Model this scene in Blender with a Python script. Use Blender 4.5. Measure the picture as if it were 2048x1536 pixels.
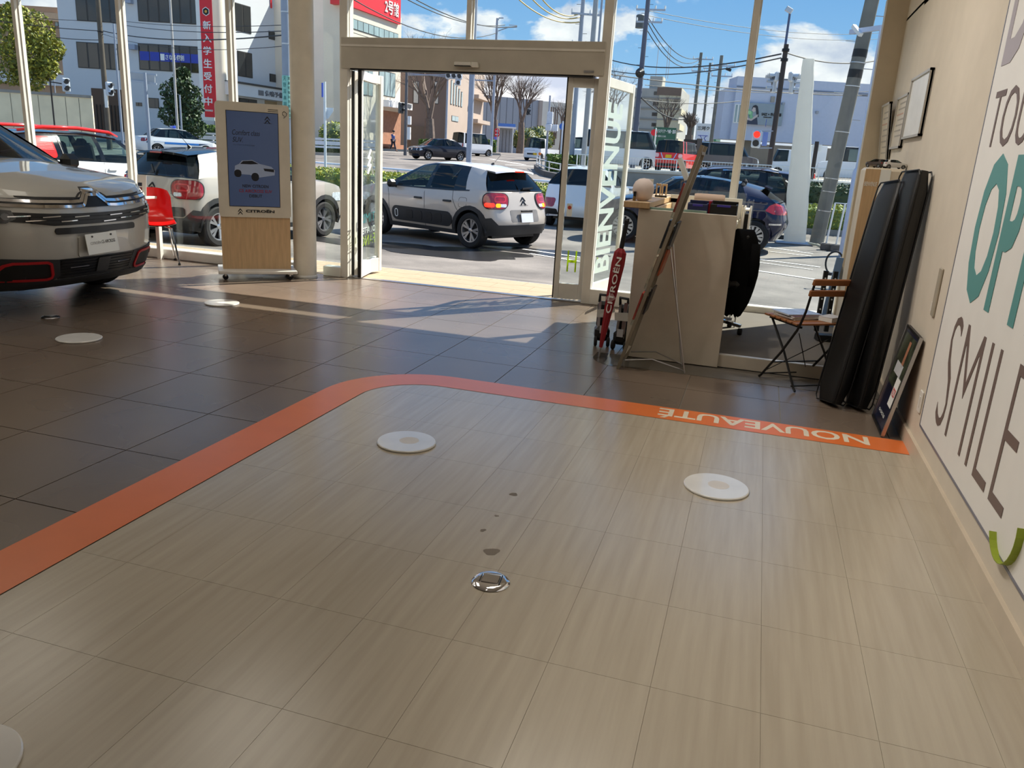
import bpy, math, random
from math import sin, cos, pi, sqrt, radians as RD
from mathutils import Vector as V, Matrix
from mathutils.bvhtree import BVHTree
random.seed(7)
SC = bpy.context.scene
COL = SC.collection
for o in list(bpy.data.objects): bpy.data.objects.remove(o)

# ------------------------------------------------------------------ camera
cam = bpy.data.cameras.new('camera'); camo = bpy.data.objects.new('camera', cam); COL.objects.link(camo)
cam.sensor_width = 36; cam.lens = 27.7734; cam.clip_end = 900; cam.clip_start = .05
camo.matrix_world = Matrix(((0.9535, -0.1349, 0.2693, 0.0), (0.2959, 0.2512, -0.9216, 0.0), (0.0567, 0.9585, 0.2794, 1.45), (0, 0, 0, 1)))
SC.camera = camo
SC.view_settings.view_transform = 'Standard'; SC.view_settings.look = 'None'
SC.view_settings.exposure = 0.0; SC.view_settings.gamma = 1; SC.view_settings.use_curve_mapping = False

# ------------------------------------------------------------------ world: blue sky with cumulus clouds
wd = bpy.data.worlds.new('sky'); SC.world = wd; wd.use_nodes = True
nt = wd.node_tree; nt.nodes.clear()
def N(t, tree=None, **kw):
    n = (tree or nt).nodes.new(t)
    for k, v in kw.items():
        if k in n.inputs: n.inputs[k].default_value = v
        else: setattr(n, k, v)
    return n
def LK(a, b, tree=None): (tree or nt).links.new(a, b)
def ramp(n, pts):
    e = n.color_ramp.elements
    while len(e) < len(pts): e.new(.5)
    for q, (p, c) in zip(e, pts): q.position = p; q.color = c
tc = N('ShaderNodeTexCoord'); sx = N('ShaderNodeSeparateXYZ'); LK(tc.outputs['Generated'], sx.inputs[0])
gr = N('ShaderNodeValToRGB'); LK(sx.outputs[2], gr.inputs[0])
ramp(gr, [(0, (.60, .78, .95, 1)), (.10, (.30, .56, .88, 1)), (.20, (.18, .42, .80, 1)), (.5, (.15, .38, .78, 1)), (1, (.10, .28, .66, 1))])
mp = N('ShaderNodeMapping'); mp.inputs['Scale'].default_value = (4.6, 4.6, 8.0); mp.inputs['Location'].default_value = (3.1, 2.2, .6); LK(tc.outputs['Generated'], mp.inputs[0])
n1 = N('ShaderNodeTexNoise', Scale=1.35, Detail=9, Roughness=.56, Distortion=.25); LK(mp.outputs[0], n1.inputs['Vector'])
# clouds bank up towards the horizon
cv = N('ShaderNodeMapRange'); cv.inputs[1].default_value = .07; cv.inputs[2].default_value = .175; cv.inputs[3].default_value = .16; cv.inputs[4].default_value = -.06; LK(sx.outputs[2], cv.inputs[0])
ad = N('ShaderNodeMath', operation='ADD'); LK(n1.outputs[0], ad.inputs[0]); LK(cv.outputs[0], ad.inputs[1])
cr = N('ShaderNodeValToRGB'); LK(ad.outputs[0], cr.inputs[0]); ramp(cr, [(.515, (0, 0, 0, 1)), (.575, (1, 1, 1, 1))])
n2 = N('ShaderNodeTexNoise', Scale=2.6, Detail=6, Roughness=.55); LK(mp.outputs[0], n2.inputs['Vector'])
cc = N('ShaderNodeValToRGB'); LK(n2.outputs[0], cc.inputs[0]); ramp(cc, [(.36, (.60, .66, .80, 1)), (.58, (1.05, 1.05, 1.06, 1))])
mx = N('ShaderNodeMixRGB'); LK(cr.outputs[0], mx.inputs[0]); LK(gr.outputs[0], mx.inputs[1]); LK(cc.outputs[0], mx.inputs[2])
bg = N('ShaderNodeBackground', Strength=1.12); LK(mx.outputs[0], bg.inputs[0])
wo = N('ShaderNodeOutputWorld'); LK(bg.outputs[0], wo.inputs[0])

# ------------------------------------------------------------------ sun, from ahead and to the right
sl = bpy.data.lights.new('sun', 'SUN'); sl.energy = 10.0; sl.angle = RD(.53); sl.color = (1, .94, .84)
so = bpy.data.objects.new('sun', sl); COL.objects.link(so)
so.rotation_euler = V((.59, .74, 1.0)).to_track_quat('Z', 'Y').to_euler(); so.location = (12, 20, 30)
# fill lights added on the unseen showroom ceiling (their frames are built with the room)
FILL_PANELS = [(-9.4, 5.2), (-6.6, 5.2), (-3.8, 5.2), (-1.0, 5.2), (-9.4, 3.5), (-6.6, 3.5), (-3.8, 3.5), (-1.0, 3.5)]
CEIL = 3.95
for (x, y) in FILL_PANELS:
    al = bpy.data.lights.new('fill_panel_light', 'AREA'); al.energy = 12; al.size = 1.2; al.shape = 'SQUARE'; al.color = (1, .93, .81)
    ao = bpy.data.objects.new('fill_panel_light', al); COL.objects.link(ao); ao.location = (x, y, CEIL - .05)

FILL_SPOTS = [(-1.3, 1.2), (-1.3, 2.8), (-1.3, 4.4), (-1.3, 6.0)]     # added fill spots that brighten the right wall
for (x, y) in FILL_SPOTS:
    al = bpy.data.lights.new('fill_spot_light', 'SPOT'); al.energy = 115; al.spot_size = RD(78); al.spot_blend = .8; al.shadow_soft_size = .06; al.color = (1, .94, .86)
    ao = bpy.data.objects.new('fill_spot_light', al); COL.objects.link(ao); ao.location = (x, y, CEIL-.16); ao.rotation_euler = V((-2.27, 0, 2.75)).to_track_quat('Z', 'Y').to_euler()

# ------------------------------------------------------------------ materials
def lin(c):
    return tuple(((v/255)/12.92 if v/255 <= .04045 else ((v/255+.055)/1.055)**2.4) for v in c)
MATS = {}
def M(name, c=(128, 128, 128), r=.5, m=0, var=.06, sc=6, coat=0, spec=.5, bump=0, bs=60, emit=0, al=1, stretch=None):
    if name in MATS: return MATS[name]
    mt = bpy.data.materials.new(name); mt.use_nodes = True; t = mt.node_tree; b = t.nodes['Principled BSDF']
    col = lin(c); b.inputs['Roughness'].default_value = r; b.inputs['Metallic'].default_value = m
    b.inputs['Specular IOR Level'].default_value = spec; b.inputs['Coat Weight'].default_value = coat; b.inputs['Coat Roughness'].default_value = .04
    if emit: b.inputs['Emission Color'].default_value = col+(1,); b.inputs['Emission Strength'].default_value = emit
    co = N('ShaderNodeTexCoord', t); mpg = N('ShaderNodeMapping', t); LK(co.outputs['Object'], mpg.inputs[0], t)
    if stretch: mpg.inputs['Scale'].default_value = stretch
    ns = N('ShaderNodeTexNoise', t, Scale=sc, Detail=5); LK(mpg.outputs[0], ns.inputs['Vector'], t)
    mr = N('ShaderNodeMapRange', t); mr.inputs[1].default_value = .3; mr.inputs[2].default_value = .7; mr.inputs[3].default_value = 1-var; mr.inputs[4].default_value = 1+var; LK(ns.outputs[0], mr.inputs[0], t)
    hv = N('ShaderNodeHueSaturation', t); hv.inputs['Color'].default_value = col+(1,); LK(mr.outputs[0], hv.inputs['Value'], t); LK(hv.outputs[0], b.inputs['Base Color'], t)
    if bump:
        n3 = N('ShaderNodeTexNoise', t, Scale=bs, Detail=4); LK(mpg.outputs[0], n3.inputs['Vector'], t)
        bp = N('ShaderNodeBump', t, Strength=bump, Distance=.02); LK(n3.outputs[0], bp.inputs['Height'], t); LK(bp.outputs[0], b.inputs['Normal'], t)
    MATS[name] = mt; return mt
def glass(name, tint=(.94, .97, .96), k=1.0, rough=0.0):
    if name in MATS: return MATS[name]
    mt = bpy.data.materials.new(name); mt.use_nodes = True; t = mt.node_tree; t.nodes.clear()
    tr = N('ShaderNodeBsdfTransparent', t); tr.inputs[0].default_value = tint+(1,)
    gl = N('ShaderNodeBsdfGlossy', t); gl.inputs['Roughness'].default_value = rough
    lw = N('ShaderNodeLayerWeight', t); lw.inputs[0].default_value = .5
    pw = N('ShaderNodeMath', t, operation='POWER'); pw.inputs[1].default_value = 5; LK(lw.outputs['Facing'], pw.inputs[0], t)
    mu = N('ShaderNodeMath', t, operation='MULTIPLY_ADD'); mu.inputs[1].default_value = .62*min(k, 1); mu.inputs[2].default_value = .032*k; LK(pw.outputs[0], mu.inputs[0], t)
    mi = N('ShaderNodeMixShader', t); LK(mu.outputs[0], mi.inputs[0], t); LK(tr.outputs[0], mi.inputs[1], t); LK(gl.outputs[0], mi.inputs[2], t)
    ou = N('ShaderNodeOutputMaterial', t); LK(mi.outputs[0], ou.inputs[0], t)
    MATS[name] = mt; return mt

# ------------------------------------------------------------------ mesh helpers
class MB:
    def __init__(s): s.v = []; s.f = []
    def add(s, vs, fs):
        n = len(s.v); s.v += [tuple(p) for p in vs]; s.f += [tuple(i+n for i in q) for q in fs]; return s
    def box(s, c, d, R=None, bev=0):
        x, y, z = d[0]/2, d[1]/2, d[2]/2
        if bev:
            b = min(bev, x*.9, y*.9, z*.9); vs = []; 
            for sx_ in (-1, 1):
                for sy in (-1, 1):
                    for sz in (-1, 1):
                        vs += [(sx_*x, sy*(y-b), sz*(z-b)), (sx_*(x-b), sy*y, sz*(z-b)), (sx_*(x-b), sy*(y-b), sz*z)]
            I = lambda a, b_, c_, k: (((a > 0)*4+(b_ > 0)*2+(c_ > 0))*3+k)
            fs = []
            for k in (-1, 1):
                fs.append([I(k, -1, -1, 0), I(k, 1, -1, 0), I(k, 1, 1, 0), I(k, -1, 1, 0)][::k])
                fs.append([I(-1, k, -1, 1), I(-1, k, 1, 1), I(1, k, 1, 1), I(1, k, -1, 1)][::k])
                fs.append([I(-1, -1, k, 2), I(1, -1, k, 2), I(1, 1, k, 2), I(-1, 1, k, 2)][::k])
            for a in (-1, 1):
                for b_ in (-1, 1):
                    fs.append([I(a, b_, -1, 0), I(a, b_, -1, 1), I(a, b_, 1, 1), I(a, b_, 1, 0)][::a*b_])
                    fs.append([I(a, -1, b_, 0), I(a, 1, b_, 0), I(a, 1, b_, 2), I(a, -1, b_, 2)][::a*b_])
                    fs.append([I(-1, a, b_, 1), I(-1, a, b_, 2), I(1, a, b_, 2), I(1, a, b_, 1)][::a*b_])
                    for c_ in (-1, 1): fs.append([I(a, b_, c_, 0), I(a, b_, c_, 1), I(a, b_, c_, 2)][::a*b_*c_])
        else:
            vs = [(-x, -y, -z), (x, -y, -z), (x, y, -z), (-x, y, -z), (-x, -y, z), (x, -y, z), (x, y, z), (-x, y, z)]
            fs = [(3, 2, 1, 0), (4, 5, 6, 7), (0, 1, 5, 4), (1, 2, 6, 5), (2, 3, 7, 6), (3, 0, 4, 7)]
        c = V(c)
        return s.add([c+(R @ V(p) if R else V(p)) for p in vs], fs)
    def bb(s, a, b, bev=0):
        return s.box([(p+q)/2 for p, q in zip(a, b)], [abs(q-p) for p, q in zip(a, b)], None, bev)
    def tube(s, pts, rad, n=8, cap=True):
        pts = [V(p) for p in pts]; rad = rad if isinstance(rad, (list, tuple)) else [rad]*len(pts)
        t = (pts[1]-pts[0]).normalized(); a = t.cross(V((0, 0, 1)))
        if a.length < .1: a = t.cross(V((1, 0, 0)))
        a.normalize(); vs = []; fs = []; m = len(pts)
        for i, p in enumerate(pts):
            t2 = ((pts[min(i+1, m-1)]-pts[max(i-1, 0)])).normalized()
            a = (a-t2*a.dot(t2)).normalized(); b = t2.cross(a)
            vs += [p+(a*cos(2*pi*k/n)+b*sin(2*pi*k/n))*rad[i] for k in range(n)]
        for i in range(m-1):
            for k in range(n): fs.append((i*n+k, i*n+(k+1) % n, (i+1)*n+(k+1) % n, (i+1)*n+k))
        if cap: fs += [tuple(range(n))[::-1], tuple(range((m-1)*n, m*n))]
        return s.add(vs, fs)
    def bar(s, p0, p1, w, h, up=(0, 0, 1)):
        p0, p1 = V(p0), V(p1); d = p1-p0; x = d.normalized(); y = V(up).cross(x)
        if y.length < .01: y = V((0, 1, 0)).cross(x)
        y.normalize(); z = x.cross(y); return s.box((p0+p1)/2, (d.length, w, h), Matrix((x, y, z)).transposed())
    def lathe(s, pr, n=24, c=(0, 0, 0), ax='z', cap=True):
        vs = []; fs = []; c = V(c)
        for (r_, h) in pr:
            for k in range(n):
                a = 2*pi*k/n; p = (r_*cos(a), r_*sin(a), h)
                if ax == 'y': p = (p[0], p[2], -p[1])
                if ax == 'x': p = (p[2], p[0], p[1])
                vs.append(c+V(p))
        for i in range(len(pr)-1):
            for k in range(n): fs.append((i*n+k, i*n+(k+1) % n, (i+1)*n+(k+1) % n, (i+1)*n+k))
        if cap: fs += [tuple(range(n))[::-1], tuple(range((len(pr)-1)*n, len(pr)*n))]
        return s.add(vs, fs)
    def prism(s, poly, o, x, y, t):          # 2D polygon in the plane (o; x, y), thickness t along x cross y
        o, x, y = V(o), V(x), V(y); z = x.cross(y).normalized()*t; n = len(poly)
        vs = [o+x*a+y*b for a, b in poly]; vs += [p+z for p in vs]
        fs = [tuple(range(n))[::-1], tuple(range(n, 2*n))]+[(k, (k+1) % n, n+(k+1) % n, n+k) for k in range(n)]
        return s.add(vs, fs)
    def build(s, name, mat, parent=None, smooth=False, loc=None):
        me = bpy.data.meshes.new(name); me.from_pydata(s.v, [], s.f); me.materials.append(mat)
        if smooth:
            me.shade_smooth() if smooth is True else me.set_sharp_from_angle(angle=RD(smooth))
            if smooth is not True:
                for p in me.polygons: p.use_smooth = True
        o = bpy.data.objects.new(name, me); COL.objects.link(o)
        if parent: o.parent = parent
        if loc: o.location = loc
        return o
def tag(o, label=None, cat=None, group=None, kind=None):
    if label: o['label'] = label
    if cat: o['category'] = cat
    if group: o['group'] = group
    if kind: o['kind'] = kind
    return o
def thing(name, loc=(0, 0, 0), rz=0, label=None, cat=None, group=None, kind=None, R=None):
    o = bpy.data.objects.new(name, None); COL.objects.link(o); o.location = loc
    o.rotation_euler = R.to_euler() if R else (0, 0, rz); o.empty_display_size = .1
    return tag(o, label, cat, group, kind)
def shared(name, me, parent=None, loc=(0, 0, 0), rz=0):
    o = bpy.data.objects.new(name, me); COL.objects.link(o); o.location = loc; o.rotation_euler = (0, 0, rz)
    if parent: o.parent = parent
    return o
def copy_tree(o, parent=None):
    c = o.copy(); COL.objects.link(c)
    if parent: c.parent = parent
    for ch in list(o.children): copy_tree(ch, c)
    return c
def rrect(w, h, r_, n=5, cx=0, cy=0):
    pts = []
    for (sx_, sy, a0) in ((1, 1, 0), (-1, 1, 90), (-1, -1, 180), (1, -1, 270)):
        for k in range(n+1):
            a = RD(a0+90*k/n); pts.append((cx+sx_*(w/2-r_)+r_*cos(a), cy+sy*(h/2-r_)+r_*sin(a)))
    return pts
TCACHE = {}
def text(name, body, size, mat, o, x, y, parent=None, ext=.002, bold=0, align='LEFT', sx_=1.0, shear=0, space=1.0, fit=None):
    """flat lettering lying in the plane (o; x, y): a mesh with a little depth"""
    cu = bpy.data.curves.new('lettering', 'FONT'); cu.body = body; cu.size = size; cu.offset = bold; cu.extrude = ext; cu.align_x = align
    cu.shear = shear; cu.space_character = space; cu.resolution_u = 3
    to = bpy.data.objects.new('lettering', cu); COL.objects.link(to)
    me = bpy.data.meshes.new_from_object(to); bpy.data.objects.remove(to); bpy.data.curves.remove(cu)
    xs = [v.co.x for v in me.vertices]; ys = [v.co.y for v in me.vertices]
    fy = 1.0
    if fit:
        x0, x1, y0, y1 = min(xs), max(xs), min(ys), max(ys)
        for v in me.vertices: v.co.x = (v.co.x-x0)/(x1-x0)*fit[0]; v.co.y = (v.co.y-y0)/(y1-y0)*fit[1]
    x, y = V(x).normalized(), V(y).normalized(); z = x.cross(y)
    R = Matrix((x*sx_, y, z)).transposed(); o = V(o)
    for v in me.vertices: v.co = o+R @ v.co
    me.materials.clear(); me.materials.append(mat); ob = bpy.data.objects.new(name, me); COL.objects.link(ob)
    if parent: ob.parent = parent
    return ob

WHITE = M('white_paint', (226, 222, 214), .45); CREAM = M('cream_paint', (214, 203, 184), .6, bump=.03); BLACK = M('black_plastic', (18, 18, 19), .45)
ALU = M('powder_coated_frame', (224, 219, 210), .35, spec=.4); STEEL = M('brushed_steel', (190, 190, 192), .3, 1); CHROME = M('chrome', (225, 225, 228), .08, 1)
DARK = M('dark_metal', (30, 30, 32), .4, .4); GALV = M('galvanised_steel', (168, 176, 188), .45, .35); RUBBER = M('tyre_rubber', (24, 24, 25), .8)
LETTER = M('white_lettering', (238, 240, 236), .5, var=.01); INK = M('black_ink', (22, 22, 24), .6, var=.01); RED = M('red_gloss', (205, 22, 24), .3, coat=.5)
PANE = glass('window_glass'); MIRROR = M('mirror', (200, 205, 210), .03, 1, var=0)

# ================================================================== THE ROOM
def floor_mat(name, base, dark, r0, r1, scl, streak, spec):
    mt = bpy.data.materials.new(name); mt.use_nodes = True; t = mt.node_tree; b = t.nodes['Principled BSDF']
    g_ = N('ShaderNodeNewGeometry', t); mpn = N('ShaderNodeMapping', t); LK(g_.outputs['Position'], mpn.inputs[0], t); mpn.inputs['Scale'].default_value = streak
    a = N('ShaderNodeTexNoise', t, Scale=scl, Detail=5, Roughness=.5); LK(mpn.outputs[0], a.inputs['Vector'], t)
    oi = N('ShaderNodeObjectInfo', t); sm = N('ShaderNodeMath', t, operation='MULTIPLY_ADD'); LK(oi.outputs['Random'], sm.inputs[0], t); sm.inputs[1].default_value = .12; LK(a.outputs[0], sm.inputs[2], t)
    cr_ = N('ShaderNodeValToRGB', t); ramp(cr_, [(.38, lin(dark)+(1,)), (.86, lin(base)+(1,))]); LK(sm.outputs[0], cr_.inputs[0], t); LK(cr_.outputs[0], b.inputs['Base Color'], t)
    w = N('ShaderNodeTexNoise', t, Scale=1.3, Detail=2); LK(g_.outputs['Position'], w.inputs['Vector'], t)
    mr = N('ShaderNodeMapRange', t); mr.inputs[1].default_value = .0; mr.inputs[2].default_value = 1; mr.inputs[3].default_value = r0; mr.inputs[4].default_value = r1; LK(w.outputs[0], mr.inputs[0], t); LK(mr.outputs[0], b.inputs['Roughness'], t)
    b.inputs['Specular IOR Level'].default_value = spec
    return mt
TILE = floor_mat('dark_porcelain', (124, 108, 94), (106, 93, 82), .25, .30, 1.2, (1, 1, 1), .6)
VINYL = floor_mat('pale_wood_vinyl', (192, 181, 162), (178, 166, 147), .21, .27, 3.2, (10, .5, 1), .95)
GROUT = M('grout', (150, 146, 138), .8); BAND = M('orange_vinyl_band', (228, 120, 60), .3, var=.03)
floor = tag(MB().bb((-14, -6, -.25), (.974, 8.05, -.006)).build('floor', GROUT), kind='structure')
T = .6; GAP = .0055
tile_me = MB().bb((GAP/2, GAP/2, -.006), (T-GAP/2, T-GAP/2, 0)).build('floor_tile', TILE).data
bpy.data.objects.remove(bpy.data.objects['floor_tile'])
strip_me = {}
X0, Y0 = -2.71, 2.83
for i in range(-14, 7):
    for j in range(-5, 9):
        x, y = X0+i*T, Y0+j*T; x1, y1 = x+T, min(y+T, 8.05)
        if x > .974 or y >= 8.05: continue
        if x > -2.39 and y1 < 4.7: continue            # under the vinyl
        if x < -9.6 or (x < -3.9 and y1 < .6): continue
        x1 = min(x1, .974)
        if x1-x < T-.01 or y1-y < T-.01:
            k = (round(x1-x, 3), round(y1-y, 3))
            if k not in strip_me:
                o = MB().bb((GAP/2, GAP/2, -.006), (k[0]-GAP/2, k[1]-GAP/2, 0)).build('floor_tile', TILE); strip_me[k] = o.data; bpy.data.objects.remove(o)
            shared('floor_tile', strip_me[k], floor, (x, y, 0))
        else: shared('floor_tile', tile_me, floor, (x, y, 0))
# far part of the dark floor, out of the frame or under the car: one slab
MB().bb((-14, -6, -.006), (-9.71, 8.05, 0)).build('floor_slab', TILE, floor); MB().bb((-9.71, -6, -.006), (-3.91, -.17, 0)).build('floor_slab', TILE, floor)
PW, PL = .305, .4572
pme = {}
for i in range(-8, 4):
    for j in range(-3, 11):
        x, y = .19+i*PW, 2.45+(j-5)*PL; x0, x1, y0, y1 = max(x, -2.15), min(x+PW, .974), max(y, -6), min(y+PL, 4.5)
        if x1-x0 < .01 or y1-y0 < .01: continue
        k = (round(x1-x0, 3), round(y1-y0, 3))
        if k not in pme:
            o = MB().bb((.0005, .0005, -.004), (k[0]-.0005, k[1]-.0005, .003)).build('vinyl_plank', VINYL); pme[k] = o.data; bpy.data.objects.remove(o)
        shared('vinyl_plank', pme[k], floor, (x0, y0, 0))
MB().bb((-2.16, -6, -.006), (.974, 4.51, .0005)).build('adhesive_bed', M('vinyl_joint', (150, 138, 118), .6), floor)
MB().bb((-2.15, -6, -.004), (.974, -1.2, .003)).build('vinyl_sheet', VINYL, floor)
# the orange border band with its rounded corner
Ro, Ri, w_ = .62, .38, .24
pts_o = [(-2.395, -6.0)]; pts_i = [(-2.150, -6.0)]
for k in range(0, 13):
    a = pi-k*pi/24
    pts_o.append((-2.395+Ro+Ro*cos(a), 4.74-Ro+Ro*sin(a))); pts_i.append((-2.395+Ro+Ri*cos(a), 4.74-Ro+Ri*sin(a)))
pts_o.append((.974, 4.735)); pts_i.append((.974, 4.497))
mb = MB(); n = len(pts_o)
mb.add([(x, y, .0046) for x, y in pts_o]+[(x, y, .0046) for x, y in pts_i], [(k, n+k, n+k+1, k+1) for k in range(n-1)])
mb.add([(x, y, .0046) for x, y in pts_o]+[(x, y, -.001) for x, y in pts_o], [(k, k+1, n+k+1, n+k) for k in range(n-1)])
band = mb.build('border_band', BAND, floor)
text('floor_lettering', 'NOUVEAUTÉ', .2, M('band_lettering', (226, 214, 192), .4), (.775, 4.66, .0046), (-1, 0, 0), (0, -1, 0), floor, .0006, fit=None, bold=.004, sx_=1.0, space=1.0)
fl = [c for c in floor.children if c.name.startswith('floor_lettering')][0]
xs = [v.co.x for v in fl.data.vertices]; ys = [v.co.y for v in fl.data.vertices]; ax, bx, ay, by = min(xs), max(xs), min(ys), max(ys)
for v in fl.data.vertices: v.co.x = -.42+(v.co.x-ax)/(bx-ax)*1.185; v.co.y = 4.525+(v.co.y-ay)/(by-ay)*.185
# wet stains on the vinyl: one wear mark, and three drips
STAIN = M('dried_drip_mark', (120, 108, 92), .6)
def blob(cx, cy, rx, ry, z, seed):
    rr = random.Random(seed); n = 18; ph = [rr.uniform(0, 6.3) for _ in range(3)]
    ps = []
    for k in range(n):
        a = 2*pi*k/n; q = 1+.16*sin(2*a+ph[0])+.12*sin(3*a+ph[1])+.08*sin(5*a+ph[2]); ps.append((cx+rx*q*cos(a), cy+ry*q*sin(a), z))
    return MB().add(ps, [tuple(range(n))])
for (cx, cy, rx, ry, s) in (-0.7926, 2.5704, .026, .032, 1), (-0.8805, 2.7244, .011, .014, 2), (-0.8706, 3.1063, .016, .02, 3), (-0.8721, 2.8707, .009, .01, 4): blob(cx, cy, rx, ry, .0034, s).build('drip_mark', STAIN, floor)

# walls, ceiling
WALLM = M('warm_white_wall', (214, 203, 186), .75, var=.03, bump=.04, bs=160)
tag(MB().bb((.974, -6, -.25), (1.22, 8.12, 2.74)).build('wall_right', WALLM), kind='structure')
tag(MB().bb((.974, -6, 2.70), (1.60, 7.14, 2.74)).bb((1.40, -6, 2.74), (1.62, 8.12, 4.1)).bb((.974, 7.14, 2.72), (1.45, 8.12, 4.1)).build('wall_right_upper', WALLM), kind='structure')
tag(MB().bb((-14, -6.2, -.25), (1.6, -6, 4.1)).build('wall_back', WALLM), kind='structure')
tag(MB().bb((-14.2, -6.2, -.25), (-14, 8.12, 4.1)).build('wall_left', WALLM), kind='structure')
cl = tag(MB().bb((-14.2, -6.2, CEIL), (1.62, 8.12, 4.15)).build('ceiling', WHITE), kind='structure')
for (x, y) in FILL_PANELS:  # frames around the added fill lights
    f_ = thing('fill_panel_frame', (x, y, CEIL), 0, 'square fill light panel added on the unseen showroom ceiling', 'ceiling light', 'added ceiling fill panels')
    MB().box((0, 0, -.02), (1.3, .05, .04)).build('frame', WHITE, f_, loc=(0, -.63, 0)); MB().box((0, 0, -.02), (1.3, .05, .04)).build('frame', WHITE, f_, loc=(0, .63, 0))
for (x, y) in FILL_SPOTS:  # housings for the added wall-brightening spots
    f_ = thing('fill_spot_housing', (x, y, CEIL), 0, 'white fill spot added out of view, aimed at the right wall', 'ceiling spot', 'added fill spots along the right wall')
    MB().lathe([(.05, -.03), (.05, 0)], 16).build('mount', WHITE, f_); R = V((-2.27, 0, 2.75)).to_track_quat('Z', 'Y').to_matrix(); o = MB().lathe([(.075, .02), (.08, .03), (.08, .16), (.05, .18)], 18, cap=False).build('shade', WHITE, f_); o.rotation_euler = R.to_euler(); o.location = (0, 0, -.17)
tag(MB().bb((.956, -6, 0), (.974, 4.95, .085)).bb((.956, 4.95, 0), (.974, 5.96, .085)).build('baseboard_right', M('baseboard', (206, 192, 172), .5)), kind='structure')
# end pier of the glazed front, and the lintel above it
tag(MB().bb((.80, 7.96, 0), (.974, 8.10, 2.9)).build('wall_front_pier', M('pier_panel', (205, 190, 165), .6)), kind='structure')
tag(MB().bb((-14, 8.0, 2.93), (1.62, 8.13, 4.1)).build('wall_front_lintel', ALU), kind='structure')

# glazed front: mullions, sills, panes
def mullion(x, z0=0, z1=2.93, w=.05, d=.11, n=1):
    return tag(MB().bb((x-w/2, 7.98, z0), (x+w/2, 7.98+d, z1), .004).bb((x-w/2-.012, 8.03, z0), (x+w/2+.012, 8.05, z1)).build('trim_mullion', ALU), kind='structure')
for x in (-11.65, -10.2, -8.75, -7.245, -5.79): mullion(x, .12)
mullion(-3.0, 2.51); mullion(-.262, .1)
for x in (-4.385, -1.60): tag(MB().bb((x-.045, 7.98, 0), (x+.045, 8.12, 2.93), .004).bb((x-.05, 8.03, 0), (x+.05, 8.06, 2.93)).build('trim_door_jamb', ALU), kind='structure')
tag(MB().bb((-14, 7.92, 0), (-4.86, 8.09, .115), .008).build('trim_sill_left', WHITE), kind='structure')
tag(MB().bb((-4.64, 7.96, 0), (-4.42, 8.09, .11), .006).build('trim_sill_column', WHITE), kind='structure')
tag(MB().bb((-1.56, 7.98, 0), (.80, 8.09, .16), .006).build('trim_sill_right', WHITE), kind='structure')
k = 1
for (xa, xb, za, zb) in [(-11.65, -10.2, .115, 2.93), (-10.2, -8.75, .115, 2.93), (-8.75, -7.245, .115, 2.93), (-7.245, -5.79, .115, 2.93), (-5.79, -4.86, .115, 2.93), (-4.65, -4.43, .11, 2.93), (-4.34, -3.0, 2.51, 2.93), (-3.0, -1.65, 2.51, 2.93), (-1.55, -.287, .16, 2.93), (-.237, .80, .16, 2.93)]:
    tag(MB().bb((xa, 8.035, za), (xb, 8.043, zb)).build('window_%d' % k, PANE), kind='structure'); k += 1
# round column
cm = M('column_paint', (222, 214, 198), .4)
tag(MB().lathe([(.125, 0), (.125, 3.95)], 40, (-4.745, 7.76, 0)).build('trim_column', cm, smooth=30), kind='structure')
MB().lathe([(.133, 0), (.133, .02), (.126, .03)], 40, (-4.745, 7.76, 0)).build('base_ring', WHITE, bpy.data.objects['trim_column'], smooth=30)

# ---- entrance: header box with sensor, jambs, swing-out leaves
hd = tag(MB().bb((-4.40, 7.955, 2.215), (-1.60, 8.12, 2.515), .004).build('trim_door_header', M('header_panel', (190, 183, 170), .5)), kind='structure')
MB().bb((-4.40, 7.945, 2.425), (-1.60, 7.956, 2.445)).build('cover_strip', ALU, hd)
MB().bb((-3.11, 7.90, 2.262), (-2.93, 7.956, 2.298), .006).build('sensor', WHITE, hd); MB().bb((-3.105, 7.898, 2.258), (-2.935, 7.93, 2.264)).build('sensor_lens', BLACK, hd); MB().bb((-2.93, 7.905, 2.255), (-2.86, 7.956, 2.30), .006).build('sensor_cover', WHITE, hd)
MB().bb((-1.79, 7.945, 2.235), (-1.69, 7.956, 2.255)).build('rating_plate', STEEL, hd)
MB().bb((-4.30, 7.97, 2.20), (-1.70, 8.09, 2.216)).build('track', DARK, hd)
tag(MB().bb((-4.34, 8.01, -.004), (-1.65, 8.09, .006)).build('trim_threshold', STEEL), kind='structure')
FROST = M('door_lettering', (246, 248, 244), .5, var=.01); LIME = M('lime_lettering', (204, 224, 60), .5, var=.01); TEALL = M('teal_lettering', (40, 176, 184), .5, var=.01)
def translucent(mt, c, f=.6):
    t = mt.node_tree; tl = N('ShaderNodeBsdfTranslucent', t); tl.inputs[0].default_value = lin(c)+(1,); ms = N('ShaderNodeMixShader', t); ms.inputs[0].default_value = f
    LK(t.nodes['Principled BSDF'].outputs[0], ms.inputs[1], t); LK(tl.outputs[0], ms.inputs[2], t); LK(ms.outputs[0], t.nodes['Material Output'].inputs[0], t)
for m_, c_ in ((LIME, (214, 232, 70)), (TEALL, (60, 196, 200))): translucent(m_, c_)
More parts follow.
